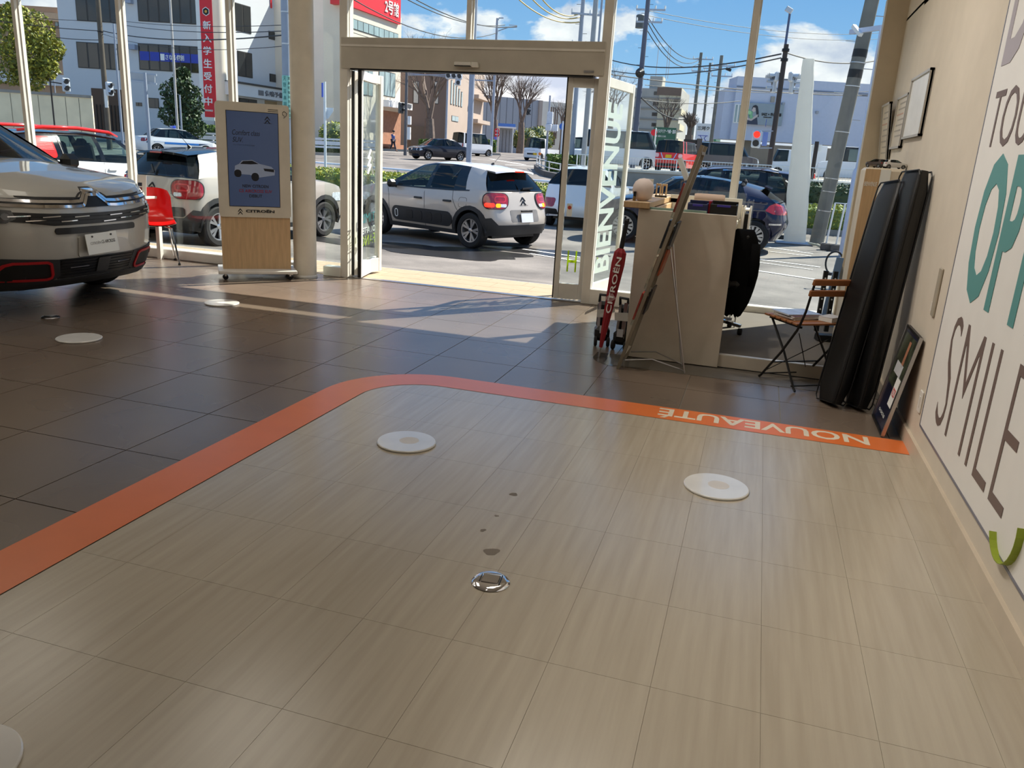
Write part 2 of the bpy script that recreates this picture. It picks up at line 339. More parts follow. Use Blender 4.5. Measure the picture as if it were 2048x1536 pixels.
def leaf(num, a, b, H=2.2, z0=.015, rail=.09):
    """framed glass door leaf from plan point a to plan point b"""
    a, b = V((a[0], a[1], 0)), V((b[0], b[1], 0)); L = (b-a).length; x = (b-a).normalized(); y = V((0, 0, 1)); ang = math.atan2(x.y, x.x)
    o = thing('door_%d' % num, (a.x, a.y, 0), ang, kind='structure')
    MB().bb((0, -.022, z0), (.055, .022, H), .004).build('stile', ALU, o); MB().bb((L-.055, -.022, z0), (L, .022, H), .004).build('stile', ALU, o)
    MB().bb((.055, -.02, z0), (L-.055, .02, z0+rail+.07), .003).build('bottom_rail', ALU, o); MB().bb((.055, -.02, H-rail), (L-.055, .02, H), .003).build('top_rail', ALU, o)
    MB().bb((-.012, -.018, z0), (0, .018, H)).build('edge_seal', BLACK, o)
    MB().bb((.05, -.004, z0+rail+.05), (L-.05, .004, H-rail+.01)).build('pane', PANE, o)
    return o, L
d1, L1 = leaf(1, (-4.335, 8.10), (-4.25, 8.62))
d2, L2 = leaf(2, (-4.20, 8.0), (-4.36, 8.76))
for (s, z, h, m_) in (('TIMIS', .66, .105, TEALL), ('OIL AFTER', .54, .07, FROST), ('FANG', .40, .12, LIME)):
    text('lettering', s, h*1.3, m_, (L2-.10, .006, z-.06), (-1, 0, 0), (0, 0, 1), d2, .0008, fit=(L2*.78, h))
for s in range(3): MB().tube([(.30, -.006, 1.30-.08*s), (.42, -.006, 1.40-.08*s), (.54, -.006, 1.30-.08*s)], .012, 4).build('chevron_decal', FROST, d2)
d3, L3 = leaf(3, (-1.965, 8.075), (-1.655, 8.12)); 
text('lettering', 'H', .3, LIME, (.12, -.006, .30), (1, 0, 0), (0, 0, 1), d3, .0008, fit=(.10, .22))
st = MB().prism(rrect(.055, .13, .006), (.105, -.006, .93), (1, 0, 0), (0, 0, 1), -.001).build('notice_sticker', LETTER, d3)
MB().lathe([(.019, 0), (.019, .001)], 16, (.105, -.0085, .955), 'y').build('sticker_ring', M('sticker_red', (190, 70, 50), .5), d3)
d4, L4 = leaf(4, (-1.625, 8.13), (-1.47, 9.02), 2.23)
bl = text('lettering', 'BIENVENUE', .2, FROST, (0, 0, 0), (0, 0, 1), (-1, 0, 0), d4, .001, bold=.006)
xs = [v.co.z for v in bl.data.vertices]; ys = [v.co.x for v in bl.data.vertices]; ax, bx, ay, by = min(xs), max(xs), min(ys), max(ys)
for v in bl.data.vertices: v.co.z = .27+(v.co.z-ax)/(bx-ax)*1.74; v.co.x = .20+(v.co.x-ay)/(by-ay)*.44; v.co.y = .006+v.co.y
MB().lathe([(.06, 0), (.06, .002)], 24, (.16, .008, .60), 'y').build('round_decal', TEALL, d4)
text('lettering', 'N', .2, LIME, (.12, .007, .30), (1, 0, 0), (0, 0, 1), d4, .0008, fit=(.16, .14))

# ---- printed panel on the right wall
WX = .974
pn = thing('wall_panel', (WX, 0, 0), 0, 'large white printed panel with tall teal and brown lettering on the right wall', 'wall panel')
MB().bb((-.008, -3.0, .19), (0, 4.46, 2.70)).build('board', M('print_vinyl', (238, 235, 230), .5, var=.02), pn)
MB().bb((-.0095, -3.0, .185), (0, 4.462, .197)).bb((-.0095, 4.455, .19), (0, 4.468, 2.70)).build('edge_strip', M('edge_strip', (120, 120, 132), .4), pn)
TEALW = M('teal_print', (92, 152, 150), .5, var=.02); BROWN = M('brown_print', (116, 98, 92), .5, var=.02); LAV = M('lavender_print', (176, 168, 174), .5, var=.02); GREENP = M('green_print', (142, 158, 34), .5, var=.02)
def wtext(s, y0, y1, z0, z1, mat, bold=0):
    o = text('lettering', s, .3, mat, (0, 0, 0), (0, -1, 0), (0, 0, 1), pn, .001, bold=bold)
    ys = [v.co.y for v in o.data.vertices]; zs = [v.co.z for v in o.data.vertices]; a, b, c, d = min(ys), max(ys), min(zs), max(zs)
    for v in o.data.vertices: v.co.y = y1+(v.co.y-a)/(b-a)*(y0-y1); v.co.z = z0+(v.co.z-c)/(d-c)*(z1-z0); v.co.x = -.0095+v.co.x
wtext('DE', 4.36, 3.78, 1.96, 2.62, LAV, .004); wtext('TOU', 4.33, 3.72, 1.60, 1.85, BROWN, -.002)
wtext('OPTI', 4.20, 3.12, .92, 1.57, TEALW, .008); wtext('SMILE', 4.19, 2.98, .30, .84, BROWN, -.006)
mb = MB(); pts = [(3.0+.14*cos(a), .33+.14*sin(a)) for a in [pi*.9+k*pi*.9/12 for k in range(13)]]
for (a, b) in zip(pts, pts[1:]): mb.bar((-.0095, a[0]-.12, a[1]), (-.0095, b[0]-.12, b[1]), .003, .045, (1, 0, 0))
mb.build('smile_arc', GREENP, pn)
# switch plate, socket
sw = thing('wall_switch', (WX, 4.71, .865), 0, 'tall grey cover plate on the right wall behind the leaning cushions', 'switch'); MB().box((-.006, 0, 0), (.012, .07, .26), None, .004).build('cover', M('grey_plate', (170, 160, 142), .5), sw); MB().box((-.013, .03, -.08), (.004, .02, .05)).build('latch', ALU, sw)
sk = thing('wall_socket', (WX, 4.57, .29), 0, 'small white socket plate on the right wall beside the printed panel', 'socket'); MB().box((-.005, 0, 0), (.01, .07, .12), None, .004).build('cover', WHITE, sk); MB().box((-.011, 0, .0), (.003, .03, .06)).build('outlet', WHITE, sk)
# notice frames high on the right wall
PAPER = M('notice_paper', (236, 236, 234), .35); TAPE = M('notice_print', (172, 162, 148), .6); PINK = M('notice_pink', (200, 160, 140), .6)
NFR = M('notice_frame_silver', (190, 186, 178), .35, .2)
def notice(yA, yB, z0, z1, tilt, label, lines, mat=PAPER, gloss=True):
    o = thing('notice_board', (WX, (yA+yB)/2, z0), 0, label, 'notice board'); w, h = yA-yB, z1-z0
    R = Matrix.Rotation(tilt, 3, 'Y'); 
    def bx(name, c, d, m): MB().box(R @ V(c), d, R).build(name, m, o)
    bx('backing', (-.012, 0, h/2), (.012, w, h), mat)
    for s in (-1, 1): bx('frame_bar', (-.016, s*(w/2-.008), h/2), (.026, .016, h), NFR)
    bx('frame_bar', (-.016, 0, .008), (.026, w, .016), NFR); bx('frame_bar', (-.016, 0, h-.008), (.026, w, .016), NFR)
    for k in range(lines): bx('printed_line', (-.0185, .04*((k*7) % 3-1), h*(.86-.72*k/max(1, lines))), (.001, w*.62, .012), PINK if k == 2 else TAPE)
notice(6.86, 6.12, 1.72, 2.15, 0, 'white notice in a steel frame flat on the right wall', 0)
notice(7.42, 6.90, 1.66, 2.06, 0, 'printed notice sheet on the right wall beside the white frame', 7, M('notice_aged', (214, 202, 182), .3))
notice(7.92, 7.46, 1.52, 2.04, -.10, 'printed notice board leaning in the corner above the model cars', 8, M('notice_cream', (216, 204, 184), .3))

# ================================================================== FURNITURE AND THINGS IN THE ROOM
OAK = M('oak_veneer', (198, 166, 126), .45, var=.10, sc=5, stretch=(14, 14, 1)); LAM = M('white_laminate', (206, 196, 180), .45); PEARL = M('pearl_frame', (208, 200, 184), .4)
# --- floor discs for the wheels and floor outlets
DISC = M('white_disc', (226, 224, 220), .18, coat=.3); SCUFF = M('tyre_scuff', (214, 208, 202), .4)
for (x, y, lab, d) in [(-1.56, 3.485, 'white round wheel disc on the pale vinyl, left of the pair nearest the middle', 1), (-.02, 3.575, 'shiny white round wheel disc on the pale vinyl nearest the right wall', 1), (-4.53, 4.385, 'white round wheel disc on dark tiles in front of the silver car, the nearer one', 0), (-4.53, 6.0, 'white round wheel disc on dark tiles standing half in the sun stripe', 0), (-1.6211, 1.0779, 'cream round wheel disc cut off at the lower left corner of the vinyl', 1)]:
    z = .003 if d else 0; o = thing('floor_disc', (x, y, z), 0, lab, 'floor disc', 'round wheel discs on the floor')
    MB().lathe([(.146, 0), (.15, .003), (.15, .009), (.146, .012)], 48).build('plate', DISC, o, smooth=15)
    if d: MB().lathe([(.05, .0118), (.05, .0123)], 20, (.01, .01, 0)).build('scuff', SCUFF, o)
for (x, y, z, lab) in [(-.725, 2.36, .003, 'chrome round floor outlet with square lid in the pale vinyl'), (-5.239, 4.8149, 0, 'dark metal floor outlet in the dark tiles before the silver car')]:
    o = thing('floor_outlet', (x, y, z), .1, lab, 'floor outlet'); mt_ = CHROME if z else STEEL
    MB().lathe([(.066, 0), (.068, .003), (.06, .011), (.048, .013)], 40).build('ring', mt_, o, smooth=40)
    MB().box((0, 0, .0145), (.062, .055, .004), None, .002).build('lid', mt_, o); MB().box((.036, 0, .0145), (.004, .06, .005)).build('hinge', BLACK, o); MB().box((-.036, 0, .0135), (.002, .05, .004)).build('lid_gap', BLACK, o)

# --- digital sign
def P2(o, x, y, z): return (x, y, z)
ks = thing('digital_sign', (-5.13, 7.42, 0), RD(38), 'upright white framed screen on a wheeled base with oak lower panel beside the column', 'sign')
MB().box((0, 0, .085), (.80, .46, .035), None, .006).build('base_board', WHITE, ks)
for (x, y) in ((-.33, -.17), (.33, -.17), (-.33, .17), (.33, .17)):
    c = MB().lathe([(.026, -.011), (.028, -.006), (.028, .006), (.026, .011)], 16, (x, y, .029), 'y').build('caster', RUBBER, ks, smooth=40); MB().box((x, y, .055), (.02, .034, .03)).build('caster_fork', STEEL, c)
MB().box((0, .0, .375), (.70, .16, .545)).build('lower_panel', OAK, ks)
fr = MB().prism(rrect(.72, 1.145, .03, 4, 0, 1.222), (0, -.095, 0), (1, 0, 0), (0, 0, 1), -.19).build('screen_frame', PEARL, ks, smooth=30)
MB().box((.0, .06, .65), (.66, .05, 1.0)).build('back_cover', BLACK, ks)
SCREEN = M('screen_face', (70, 88, 126), .15, emit=.13, var=.10, sc=1.5)
sc_ = MB().box((-.005, -.0965, 1.235), (.50, .004, .94)).build('screen', SCREEN, ks)
MB().box((-.005, -.0955, 1.235), (.512, .003, .952)).build('screen_bezel', BLACK, ks)
SI = M('screen_ink', (16, 20, 32), .4, var=.01); SR = M('screen_red', (120, 24, 44), .4, emit=.05, var=.01)
def kt(s, x, z, w, h, m=SI, par=sc_, **k): return text('lettering', s, .05, m, (x, -.0990, z), (1, 0, 0), (0, 0, 1), par, .0004, fit=(w, h), **k)
kt('Comfort class', -.205, 1.475, .27, .052, shear=.25); kt('SUV.', -.205, 1.405, .10, .05, shear=.25); kt('コンフォートクラス SUV', -.20, 1.372, .21, .014)
kt('NEW CITROEN', -.125, .955, .26, .032, bold=.001); kt('C5 AIRCROSS SUV', -.16, .905, .33, .032, SR, bold=.001); kt('DEBUT', -.06, .855, .13, .032, bold=.001); kt('CITROËN', .10, 1.60, .085, .013)
def chevrons(name, x, z, s, m, par, y=-.0990, t=.002, dz=.55, X=(1, 0, 0), Z=(0, 0, 1), o=(0, 0, 0)):
    mb = MB(); oo, X, Z = V(o), V(X), V(Z); nrm = X.cross(Z)
    for k in (0, 1):
        z0 = z-k*s*dz
        for sg in (-1, 1):
            pl = [(x+sg*s*.5, z0-s*.32), (x+sg*s*.33, z0-s*.32), (x, z0+s*.08), (x, z0+s*.34), (x+sg*s*.06, z0+s*.30)][::sg]
            mb.prism(pl, oo, X, Z, -t if 1 else t)
    return mb
cm_ = chevrons('c', .142, 1.655, .06, SI, sc_); mb = MB(); mb.v = [(x, -.0985+y*0+ (0 if y == 0 else -.001), z) for x, y, z in cm_.v]; mb.f = cm_.f; mb.build('chevron_emblem', SI, sc_)
kt('CITROËN', -.10, .70, .29, .034, M('frame_ink', (24, 26, 32), .4), ks, bold=.002)
mb = MB(); cm_ = chevrons('c', -.155, .722, .052, SI, ks); mb.v = [(x, -.0955+(0 if y == 0 else -.001), z) for x, y, z in cm_.v]; mb.f = cm_.f; mb.build('chevron_emblem', M('frame_ink', (24, 26, 32)), ks)
# car picture on the screen: a flat printed shape in pieces
pic = MB().prism([(-.20, 1.09), (-.19, 1.17), (-.15, 1.19), (-.12, 1.225), (-.02, 1.235), (.05, 1.20), (.17, 1.175), (.205, 1.14), (.20, 1.09), (.12, 1.075), (.04, 1.06), (-.05, 1.085)], (0, -.0990, 0), (1, 0, 0), (0, 0, 1), -.0006).build('car_picture', M('screen_car', (140, 152, 176), .3, emit=.10), sc_)
MB().prism([(-.14, 1.19), (-.11, 1.22), (-.02, 1.228), (.045, 1.197), (-.04, 1.19)], (0, -.0996, 0), (1, 0, 0), (0, 0, 1), -.0006).prism(rrect(.07, .075, .03, 4, -.165, 1.095), (0, -.0996, 0), (1, 0, 0), (0, 0, 1), -.0006).prism(rrect(.075, .085, .036, 4, .005, 1.065), (0, -.0996, 0), (1, 0, 0), (0, 0, 1), -.0006).prism([(.09, 1.155), (.195, 1.15), (.195, 1.12), (.10, 1.13)], (0, -.0996, 0), (1, 0, 0), (0, 0, 1), -.0006).build('car_picture_dark', SI, sc_)
stk = MB().prism(rrect(.19, .09, .04, 5, .215, 1.725), (0, -.0952, 0), (1, 0, 0), (0, 0, 1), -.0006).build('speech_bubble_sticker', M('bubble', (214, 204, 186), .5), ks)
for k in range(3): MB().box((.20, -.0962, 1.742-.017*k), (.10, .0005, .006)).build('sticker_line', INK, stk)
MB().tube([(.31, -.0965, 1.735), (.338, -.0965, 1.715), (.33, -.0965, 1.69), (.305, -.0965, 1.665), (.312, -.0965, 1.69), (.295, -.0965, 1.70), (.295, -.0965, 1.72), (.31, -.0965, 1.735)], .0028, 5).build('pointing_hand_outline', INK, stk)

# --- reception: platform, desk
CARPET = M('platform_carpet', (108, 101, 92), .9, bump=.2, bs=400)
pf = tag(MB().bb((-.84, 5.97, 0), (.974, 7.98, .094)).build('trim_platform', LAM), kind='structure')
MB().bb((-.84, 6.0, .094), (.974, 7.98, .1)).build('carpet', CARPET, pf); MB().bb((-.84, 5.955, .008), (.974, 5.975, .096)).build('fascia', LAM, pf); MB().bb((-.84, 5.955, .096), (.974, 6.0, .102)).build('nosing', ALU, pf); MB().bb((-.84, 5.95, 0), (.974, 5.98, .008)).build('shadow_gap', BLACK, pf)
tag(MB().bb((-.95, 5.62, -.001), (.974, 5.95, .0022)).build('trim_mat_strip', M('grey_tile_strip', (104, 98, 90), .5)), kind='structure')
dk = thing('reception_desk', (-.5, 6.8, .0), 0, 'cream reception desk with closed end panel and raised oak counter on its left', 'desk')
def db(n, a, b, m, bev=.003, par=None): return MB().bb((a[0]+.5, a[1]-6.8, a[2]), (b[0]+.5, b[1]-6.8, b[2]), bev).build(n, m, par or dk)
db('end_panel', (-.845, 5.915, .008), (-.145, 5.945, 1.118), LAM); db('end_panel', (-.845, 7.70, .0), (-.145, 7.73, 1.118), LAM)
db('front_panel', (-.845, 5.945, .0), (-.815, 7.70, 1.118), LAM); db('work_top', (-.815, 5.945, .99), (-.16, 7.70, 1.02), M('worktop_cream', (226, 214, 190), .4))
db('shelf_panel', (-.22, 6.3, .64), (-.19, 7.70, .99), LAM)
db('counter_top', (-.955, 5.89, 1.122), (-.765, 7.74, 1.168), OAK, .004); db('glass_edge', (-.765, 5.94, 1.118), (-.36, 5.95, 1.135), M('greenish_glass_edge', (150, 176, 166), .2), .001)
db('counter_plinth', (-.83, 7.2, 1.12), (-.62, 7.7, 1.16), OAK)
db('inner_rail', (-.765, 5.99, 1.02), (-.74, 7.7, 1.12), OAK)
# things on the desk
def simple(name, mb, mat, label, cat, loc=(0, 0, 0), group=None, smooth=False):
    o = mb.build(name, mat, None, smooth, loc); return tag(o, label, cat, group)
gl = thing('globe_lamp', (-.845, 6.06, 1.169), 0, 'matt white globe lamp standing on the oak counter', 'lamp')
MB().lathe([(.001, 0), (.03, 0), (.045, .006), (.066, .03), (.077, .06), (.08, .082), (.076, .11), (.062, .138), (.036, .157), (.001, .163)], 36).build('globe', M('opal_globe', (232, 216, 210), .6), gl, smooth=True)
MB().lathe([(.034, -.001), (.034, .004)], 24).build('foot', WHITE, gl)
bt = thing('perfume_bottle', (-.895, 5.99, 1.169), 0, 'tiny amber bottle with a black cap before the white globe lamp', 'bottle')
MB().lathe([(.011, 0), (.012, .003), (.012, .028), (.008, .033)], 16).build('body', M('amber_glass', (120, 92, 52), .15), bt, smooth=40); MB().lathe([(.0105, .032), (.0105, .066)], 16).build('cap', BLACK, bt, smooth=40)
cs = thing('card_stand', (-.875, 6.62, 1.169), .15, 'upright white card stand behind the globe lamp', 'card stand'); MB().box((0, 0, .075), (.055, .01, .15), Matrix.Rotation(.16, 3, 'X')).build('card', LETTER, cs); MB().box((-.02, .0, .135), (.015, .0105, .03), Matrix.Rotation(.16, 3, 'X')).build('printed_corner', M('card_brown', (140, 100, 80)), cs); MB().box((0, .0, .004), (.05, .05, .008)).build('foot', WHITE, cs)
for (x, y, l) in ((-.845, 6.98, 'first'), (-.79, 6.94, 'second')):
    o = thing('wooden_dispenser', (x, y, 1.169), .1, 'small oak upright holder on the counter, the %s from the globe lamp' % l, 'holder', 'oak holders on the counter')
    MB().box((-.016, 0, .055), (.012, .03, .11), None, .002).build('post', OAK, o); MB().box((.016, 0, .055), (.012, .03, .11), None, .002).build('post', OAK, o); MB().box((0, .005, .10), (.03, .024, .016)).build('top_bar', OAK, o); MB().box((0, 0, .006), (.05, .05, .012)).build('foot', BLACK, o)
simple('key_ring', MB().tube([(.02*cos(a), 0, .022+.02*sin(a)) for a in [RD(200)+k*RD(320)/10 for k in range(11)]], .004, 6), M('navy_plastic', (30, 38, 96), .4), 'small navy loop standing on the cream work top', 'loop', (-.62, 6.05, 1.06))
simple('tape_block', MB().box((0, 0, .02), (.10, .06, .04), None, .005), LETTER, 'pale low block on the work top under the navy loop', 'block', (-.62, 6.06, 1.02))
def fbox(x, y, m, lab, w, h):
    o = thing('file_box', (x, y, 1.021), 0, lab, 'file box', 'file boxes on the desk')
    MB().box((0, .09, h/2), (w, .012, h), None, .003).build('panel', m, o); MB().box((0, -.09, h/2-.01), (w, .012, h-.02), None, .003).build('panel', m, o); MB().box((0, 0, .006), (w, .18, .012)).build('bottom', m, o)
    for s in (-1, 1): MB().box((s*(w/2-.006), 0, h*.45), (.012, .17, h*.9)).build('side', m, o)
    MB().box((0, -.097, h-.03), (w*.5, .004, .016), None, .001).build('handle_slot', M('violet_tape', (64, 54, 150), .4), o)
fbox(-.452, 6.36, M('navy_card', (28, 36, 78), .5), 'navy file box behind the desk end panel', .15, .165); fbox(-.262, 6.40, BLACK, 'black file box with a violet slot at the right end of the desk', .20, .17)
simple('red_folder', MB().box((0, 0, .085), (.02, .2, .17), None, .002), M('red_folder', (150, 18, 36), .4), 'red folder standing between the navy and black file boxes', 'folder', (-.366, 6.42, 1.021))
simple('paper_roll', MB().lathe([(.03, -.12), (.034, -.10), (.034, .10), (.03, .12)], 16, (0, 0, .035), 'x'), M('pale_peach', (222, 196, 178), .7), 'pale rolled towel behind the file boxes on the desk', 'towel', (-.40, 6.75, 1.16), smooth=40)
db('back_screen', (-.76, 7.2, 1.02), (-.15, 7.22, 1.19), M('clear_white', (206, 204, 198), .4))
cart = thing('white_drawer_stand', (-.105, 7.25, .10), 0, 'tall white wire stand against the right side of the desk', 'stand')
for (x, y) in ((-.018, -.16), (.03, -.16), (-.018, .16), (.03, .16)): MB().tube([(x, y, 0), (x, y, 1.03)], .008, 8).build('post', WHITE, cart)
for z in (.25, .5, .75, 1.0): MB().bb((-.024, -.17, z), (.036, .17, z+.012)).build('shelf', WHITE, cart)
MB().bb((-.02, -.15, .762), (.034, .15, .97)).build('storage_bin', BLACK, cart)

# --- brochure easel
es = thing('brochure_easel', (-.60, 5.66, 0), 0, 'grey leaning brochure rack with wire back legs before the reception desk', 'rack')
B, Tt = V((-.225, -.12, .004)), V((.185, -.12, 1.575)); dirv = (Tt-B).normalized(); nv = V((dirv.z, 0, -dirv.x)); GREY = M('grey_rack', (128, 118, 102), .5)
for y in (-.12, .21):
    MB().bar(B+V((0, y+.12, 0)), Tt+V((0, y+.12, 0)), .022, .052, (0, 1, 0)).build('upright', GREY, es)
for t in (.06, .35, .65, .97): MB().bar(B+dirv*(1.62*t), B+dirv*(1.62*t)+V((0, .33, 0)), .03, .02, (0, 0, 1)).build('cross_bar', GREY, es)
for y in (-.03, .17): MB().tube([B+dirv*.93+nv*.03+V((0, y+.12, 0)), (.222+(.02 if y < .1 else -.02), y, .004)], .0055, 6).build('back_leg', STEEL, es)
MB().tube([B+V((.04, .02, .06)), (0, -.02, .075), (.2, -.02, .03), (.24, .0, .01), (.21, .16, .02), (0, .17, .09), B+V((.04, .30, .06))], .005, 6).build('floor_wire', STEEL, es)
MB().lathe([(.012, -.01), (.014, .0), (.012, .01)], 14, B+dirv*.93+nv*.035, 'y').build('hinge_knob', CHROME, es)
lc = [(176, 60, 50), (60, 96, 150), (200, 190, 170), (190, 120, 60), (40, 44, 52), (210, 206, 196), (150, 70, 60), (90, 104, 90)]
for k, t in enumerate((.25, .42, .58, .74)):
    c = B+dirv*(1.62*t)-nv*.022; pk = MB().bar(c+V((0, .02, 0)), c+V((0, .31, 0)), .16, .02, nv).build('pocket', glass('acrylic'), es)
    for j in range(2):
        q = c+V((0, .09+.15*j, 0))-nv*.004; MB().box(q+dirv*.06, (.012, .12, .20), Matrix((nv, V((0, 1, 0)), dirv)).transposed()).build('leaflet', M('leaflet_%d' % (k*2+j), lc[k*2+j], .35, var=.25, sc=20), es)
for k, t in enumerate((.32, .50, .62)):
    q = B+dirv*(1.62*t)+nv*.026+V((0, .16, 0)); MB().box(q, (.012, .24, .19), Matrix((nv, V((0, 1, 0)), dirv)).transposed()).build('leaflet', M('leafb_%d' % k, [(40, 40, 46), (170, 90, 60), (60, 66, 74)][k], .35, var=.25, sc=20), es)
MB().box(Tt+V((-.115, .1, -.16)), (.03, .10, .15), Matrix.Rotation(-.45, 3, 'Y')).build('pamphlet', LETTER, es)

# --- umbrella leaning on the desk
um = thing('umbrella', (-1.02, 5.80, 0), 0, 'closed red umbrella with white lettering leaning on the left end of the desk', 'umbrella')
a, b = V((0, 0, .004)), V((.10, .115, 1.04)); d = b-a; R = d.to_track_quat('Z', 'Y').to_matrix(); L = d.length
UM = M('red_umbrella', (152, 30, 40), .6, var=.15, sc=9)
def along(pr, n=14, flute=0):
    vs = []; fs = []
    for i, (rr, h) in enumerate(pr):
        for k in range(n):
            q = rr*(1+(flute if k % 2 else -flute)); vs.append(a+R @ V((q*cos(2*pi*k/n), q*sin(2*pi*k/n), h*L)))
    for i in range(len(pr)-1):
        for k in range(n): fs.append((i*n+k, i*n+(k+1) % n, (i+1)*n+(k+1) % n, (i+1)*n+k))
    fs += [tuple(range(n))[::-1], tuple(range((len(pr)-1)*n, len(pr)*n))]
    return MB().add(vs, fs)
along([(.006, 0), (.007, .08)], 8).build('tip', STEEL, um); along([(.012, .07), (.022, .2), (.035, .45), (.046, .68), (.042, .76), (.02, .79)], 16, .13).build('canopy', UM, um)
along([(.014, .78), (.018, .80), (.017, .96), (.02, .985), (.012, 1.0)], 12).build('handle', BLACK, um)
ud = R @ V((0, 0, 1)); uo = a+ud*(.33*L)+V((.026, -.050, 0)); ux_ = ud.cross(V((0, -1, 0))); text('lettering', 'CITROËN', .07, LETTER, uo, ud, ux_ if ux_.x < 0 else -ux_, um, .001, fit=(.42, .046), bold=.001)
MB().bar(a+ud*(.42*L)+V((-.02, -.038, 0)), a+ud*(.42*L)+V((.03, -.038, .04)), .006, .05).build('strap', M('umbrella_strap', (190, 150, 150)), um)
# --- two folded wheelchairs-like trolleys with paper tags
for k, (x, y, rz, lab) in enumerate(((-1.085, 6.22, .25, 'folded black and silver trolley with paper tags left of the red umbrella'), (-.915, 6.16, -.1, 'folded black and silver trolley squeezed between the red umbrella and the desk'))):
    o = thing('folded_trolley', (x, y, 0), rz, lab, 'trolley', 'folded trolleys by the desk')
    MB().box((0, .02, .10), (.12, .16, .12), None, .03).build('base', BLACK, o); MB().box((0, .05, .24), (.10, .07, .22), None, .025).build('padding', BLACK, o)
    MB().bar((.02, -.05, .10), (.02, -.02, .38), .03, .02, (0, 1, 0)).build('post', STEEL, o); MB().bar((-.035, -.02, .10), (-.035, .02, .36), .02, .02, (0, 1, 0)).build('post', STEEL, o)
    MB().tube([(-.04, .02, .35), (-.04, .0, .41), (.03, -.02, .41), (.03, -.02, .37)], .012, 8).build('handle', BLACK, o)
    for s in (-1, 1): MB().lathe([(.034, -.012), (.04, -.006), (.04, .006), (.034, .012)], 18, (s*.05, -.05, .04), 'x').build('wheel', RUBBER, o, smooth=40)
    MB().add([(-.06, -.06, .30), (.05, -.065, .31), (.05, -.05, .24), (-.055, -.05, .235)], [(0, 1, 2, 3)]).build('paper_tag', LETTER, o)
    MB().add([(-.06, -.06, .33), (-.15-.03*k, -.04, .27), (-.155-.03*k, -.035, .245), (-.06, -.05, .30)], [(0, 1, 2, 3)]).build('paper_tag', LETTER, o)
    MB().box((.0, -.06, .14), (.05, .01, .06)).build('plastic_clip', M('clip_white', (200, 200, 205), .3), o)
simple('clear_floor_mat', MB().prism([(-1.06+.22*cos(RD(180+k*9))+.22, 5.80+.22*sin(RD(180+k*9))) for k in range(11)]+[(-.62, 5.58), (-.62, 5.95), (-1.06, 5.95)], (0, 0, .001), (1, 0, 0), (0, 1, 0), .003), glass('clear_mat', (.86, .86, .84), 1.2, .1), 'clear rounded plastic floor mat under the umbrella tip and rack', 'mat')

# --- office chair with a black jacket
oc = thing('office_chair', (-.27, 6.86, .10), RD(178), 'office chair on casters behind the desk under a black jacket', 'chair')
for k in range(5):
    a_ = RD(72*k+20); ex, ey = .26*cos(a_), .26*sin(a_)
    leg = MB().bar((0, 0, .11), (ex, ey, .075), .035, .025).build('leg', CHROME, oc); MB().lathe([(.02, -.02), (.028, -.014), (.028, .014), (.02, .02)], 14, (ex, ey, .028), 'x').build('caster', RUBBER, leg, smooth=40)
MB().lathe([(.03, .10), (.028, .36), (.045, .40)], 16).build('column', STEEL, oc, smooth=40); MB().box((0, 0, .43), (.40, .40, .06), None, .025).build('seat', BLACK, oc); MB().box((-.21, 0, .66), (.04, .24, .34), None, .015).build('backrest', BLACK, oc); MB().bar((-.14, 0, .40), (-.23, 0, .56), .05, .015, (0, 1, 0)).build('back_bracket', DARK, oc)
jk = thing('black_jacket', (-.075, 6.80, .10), 0, 'black jacket with a small white emblem hung over the office chair back', 'jacket')
vs = []; fs = []; n, mm = 20, 12; rj = random.Random(4)
prof = [(.0, .06, .87), (.05, .075, .855), (.075, .10, .80), (.085, .12, .70), (.10, .13, .6), (.115, .13, .5), (.115, .12, .4), (.10, .11, .33), (.08, .10, .27), (.07, .085, .22), (.055, .07, .18), (.03, .05, .165)]
for i, (rx, ry, z) in enumerate(prof):
    for k in range(n):
        a_ = 2*pi*k/n; q = 1+(.10*sin(3*a_+1)+.07*sin(7*a_+i*.3))*min(1, i/4); vs.append((ry*1.05*q*cos(a_)-.02*(i/12)-.015, rx*q*sin(a_), z-.012*sin(5*a_)*(i > 8)*2))
for i in range(mm-1):
    for k in range(n): fs.append((i*n+k, i*n+(k+1) % n, (i+1)*n+(k+1) % n, (i+1)*n+k))
fs += [tuple(range((mm-1)*n, mm*n))]
JM = M('black_cloth', (12, 12, 14), .95, spec=.15); MB().add(vs, fs).build('body', JM, jk, smooth=True)
MB().tube([(-.09, -.04, .76), (-.115, -.06, .6), (-.12, -.06, .46), (-.10, -.06, .36)], [.05, .048, .04, .035], 10).build('sleeve', JM, jk, smooth=True); MB().tube([(.08, -.03, .76), (.09, -.05, .6), (.09, -.05, .5), (.08, -.05, .42)], [.04, .045, .04, .035], 10).build('sleeve', JM, jk, smooth=True)
for s in range(3): MB().tube([(-.135, -.105, .56-.018*s), (-.12, -.112, .572-.018*s), (-.105, -.112, .56-.018*s)], .0035, 4).build('emblem', LETTER, jk)

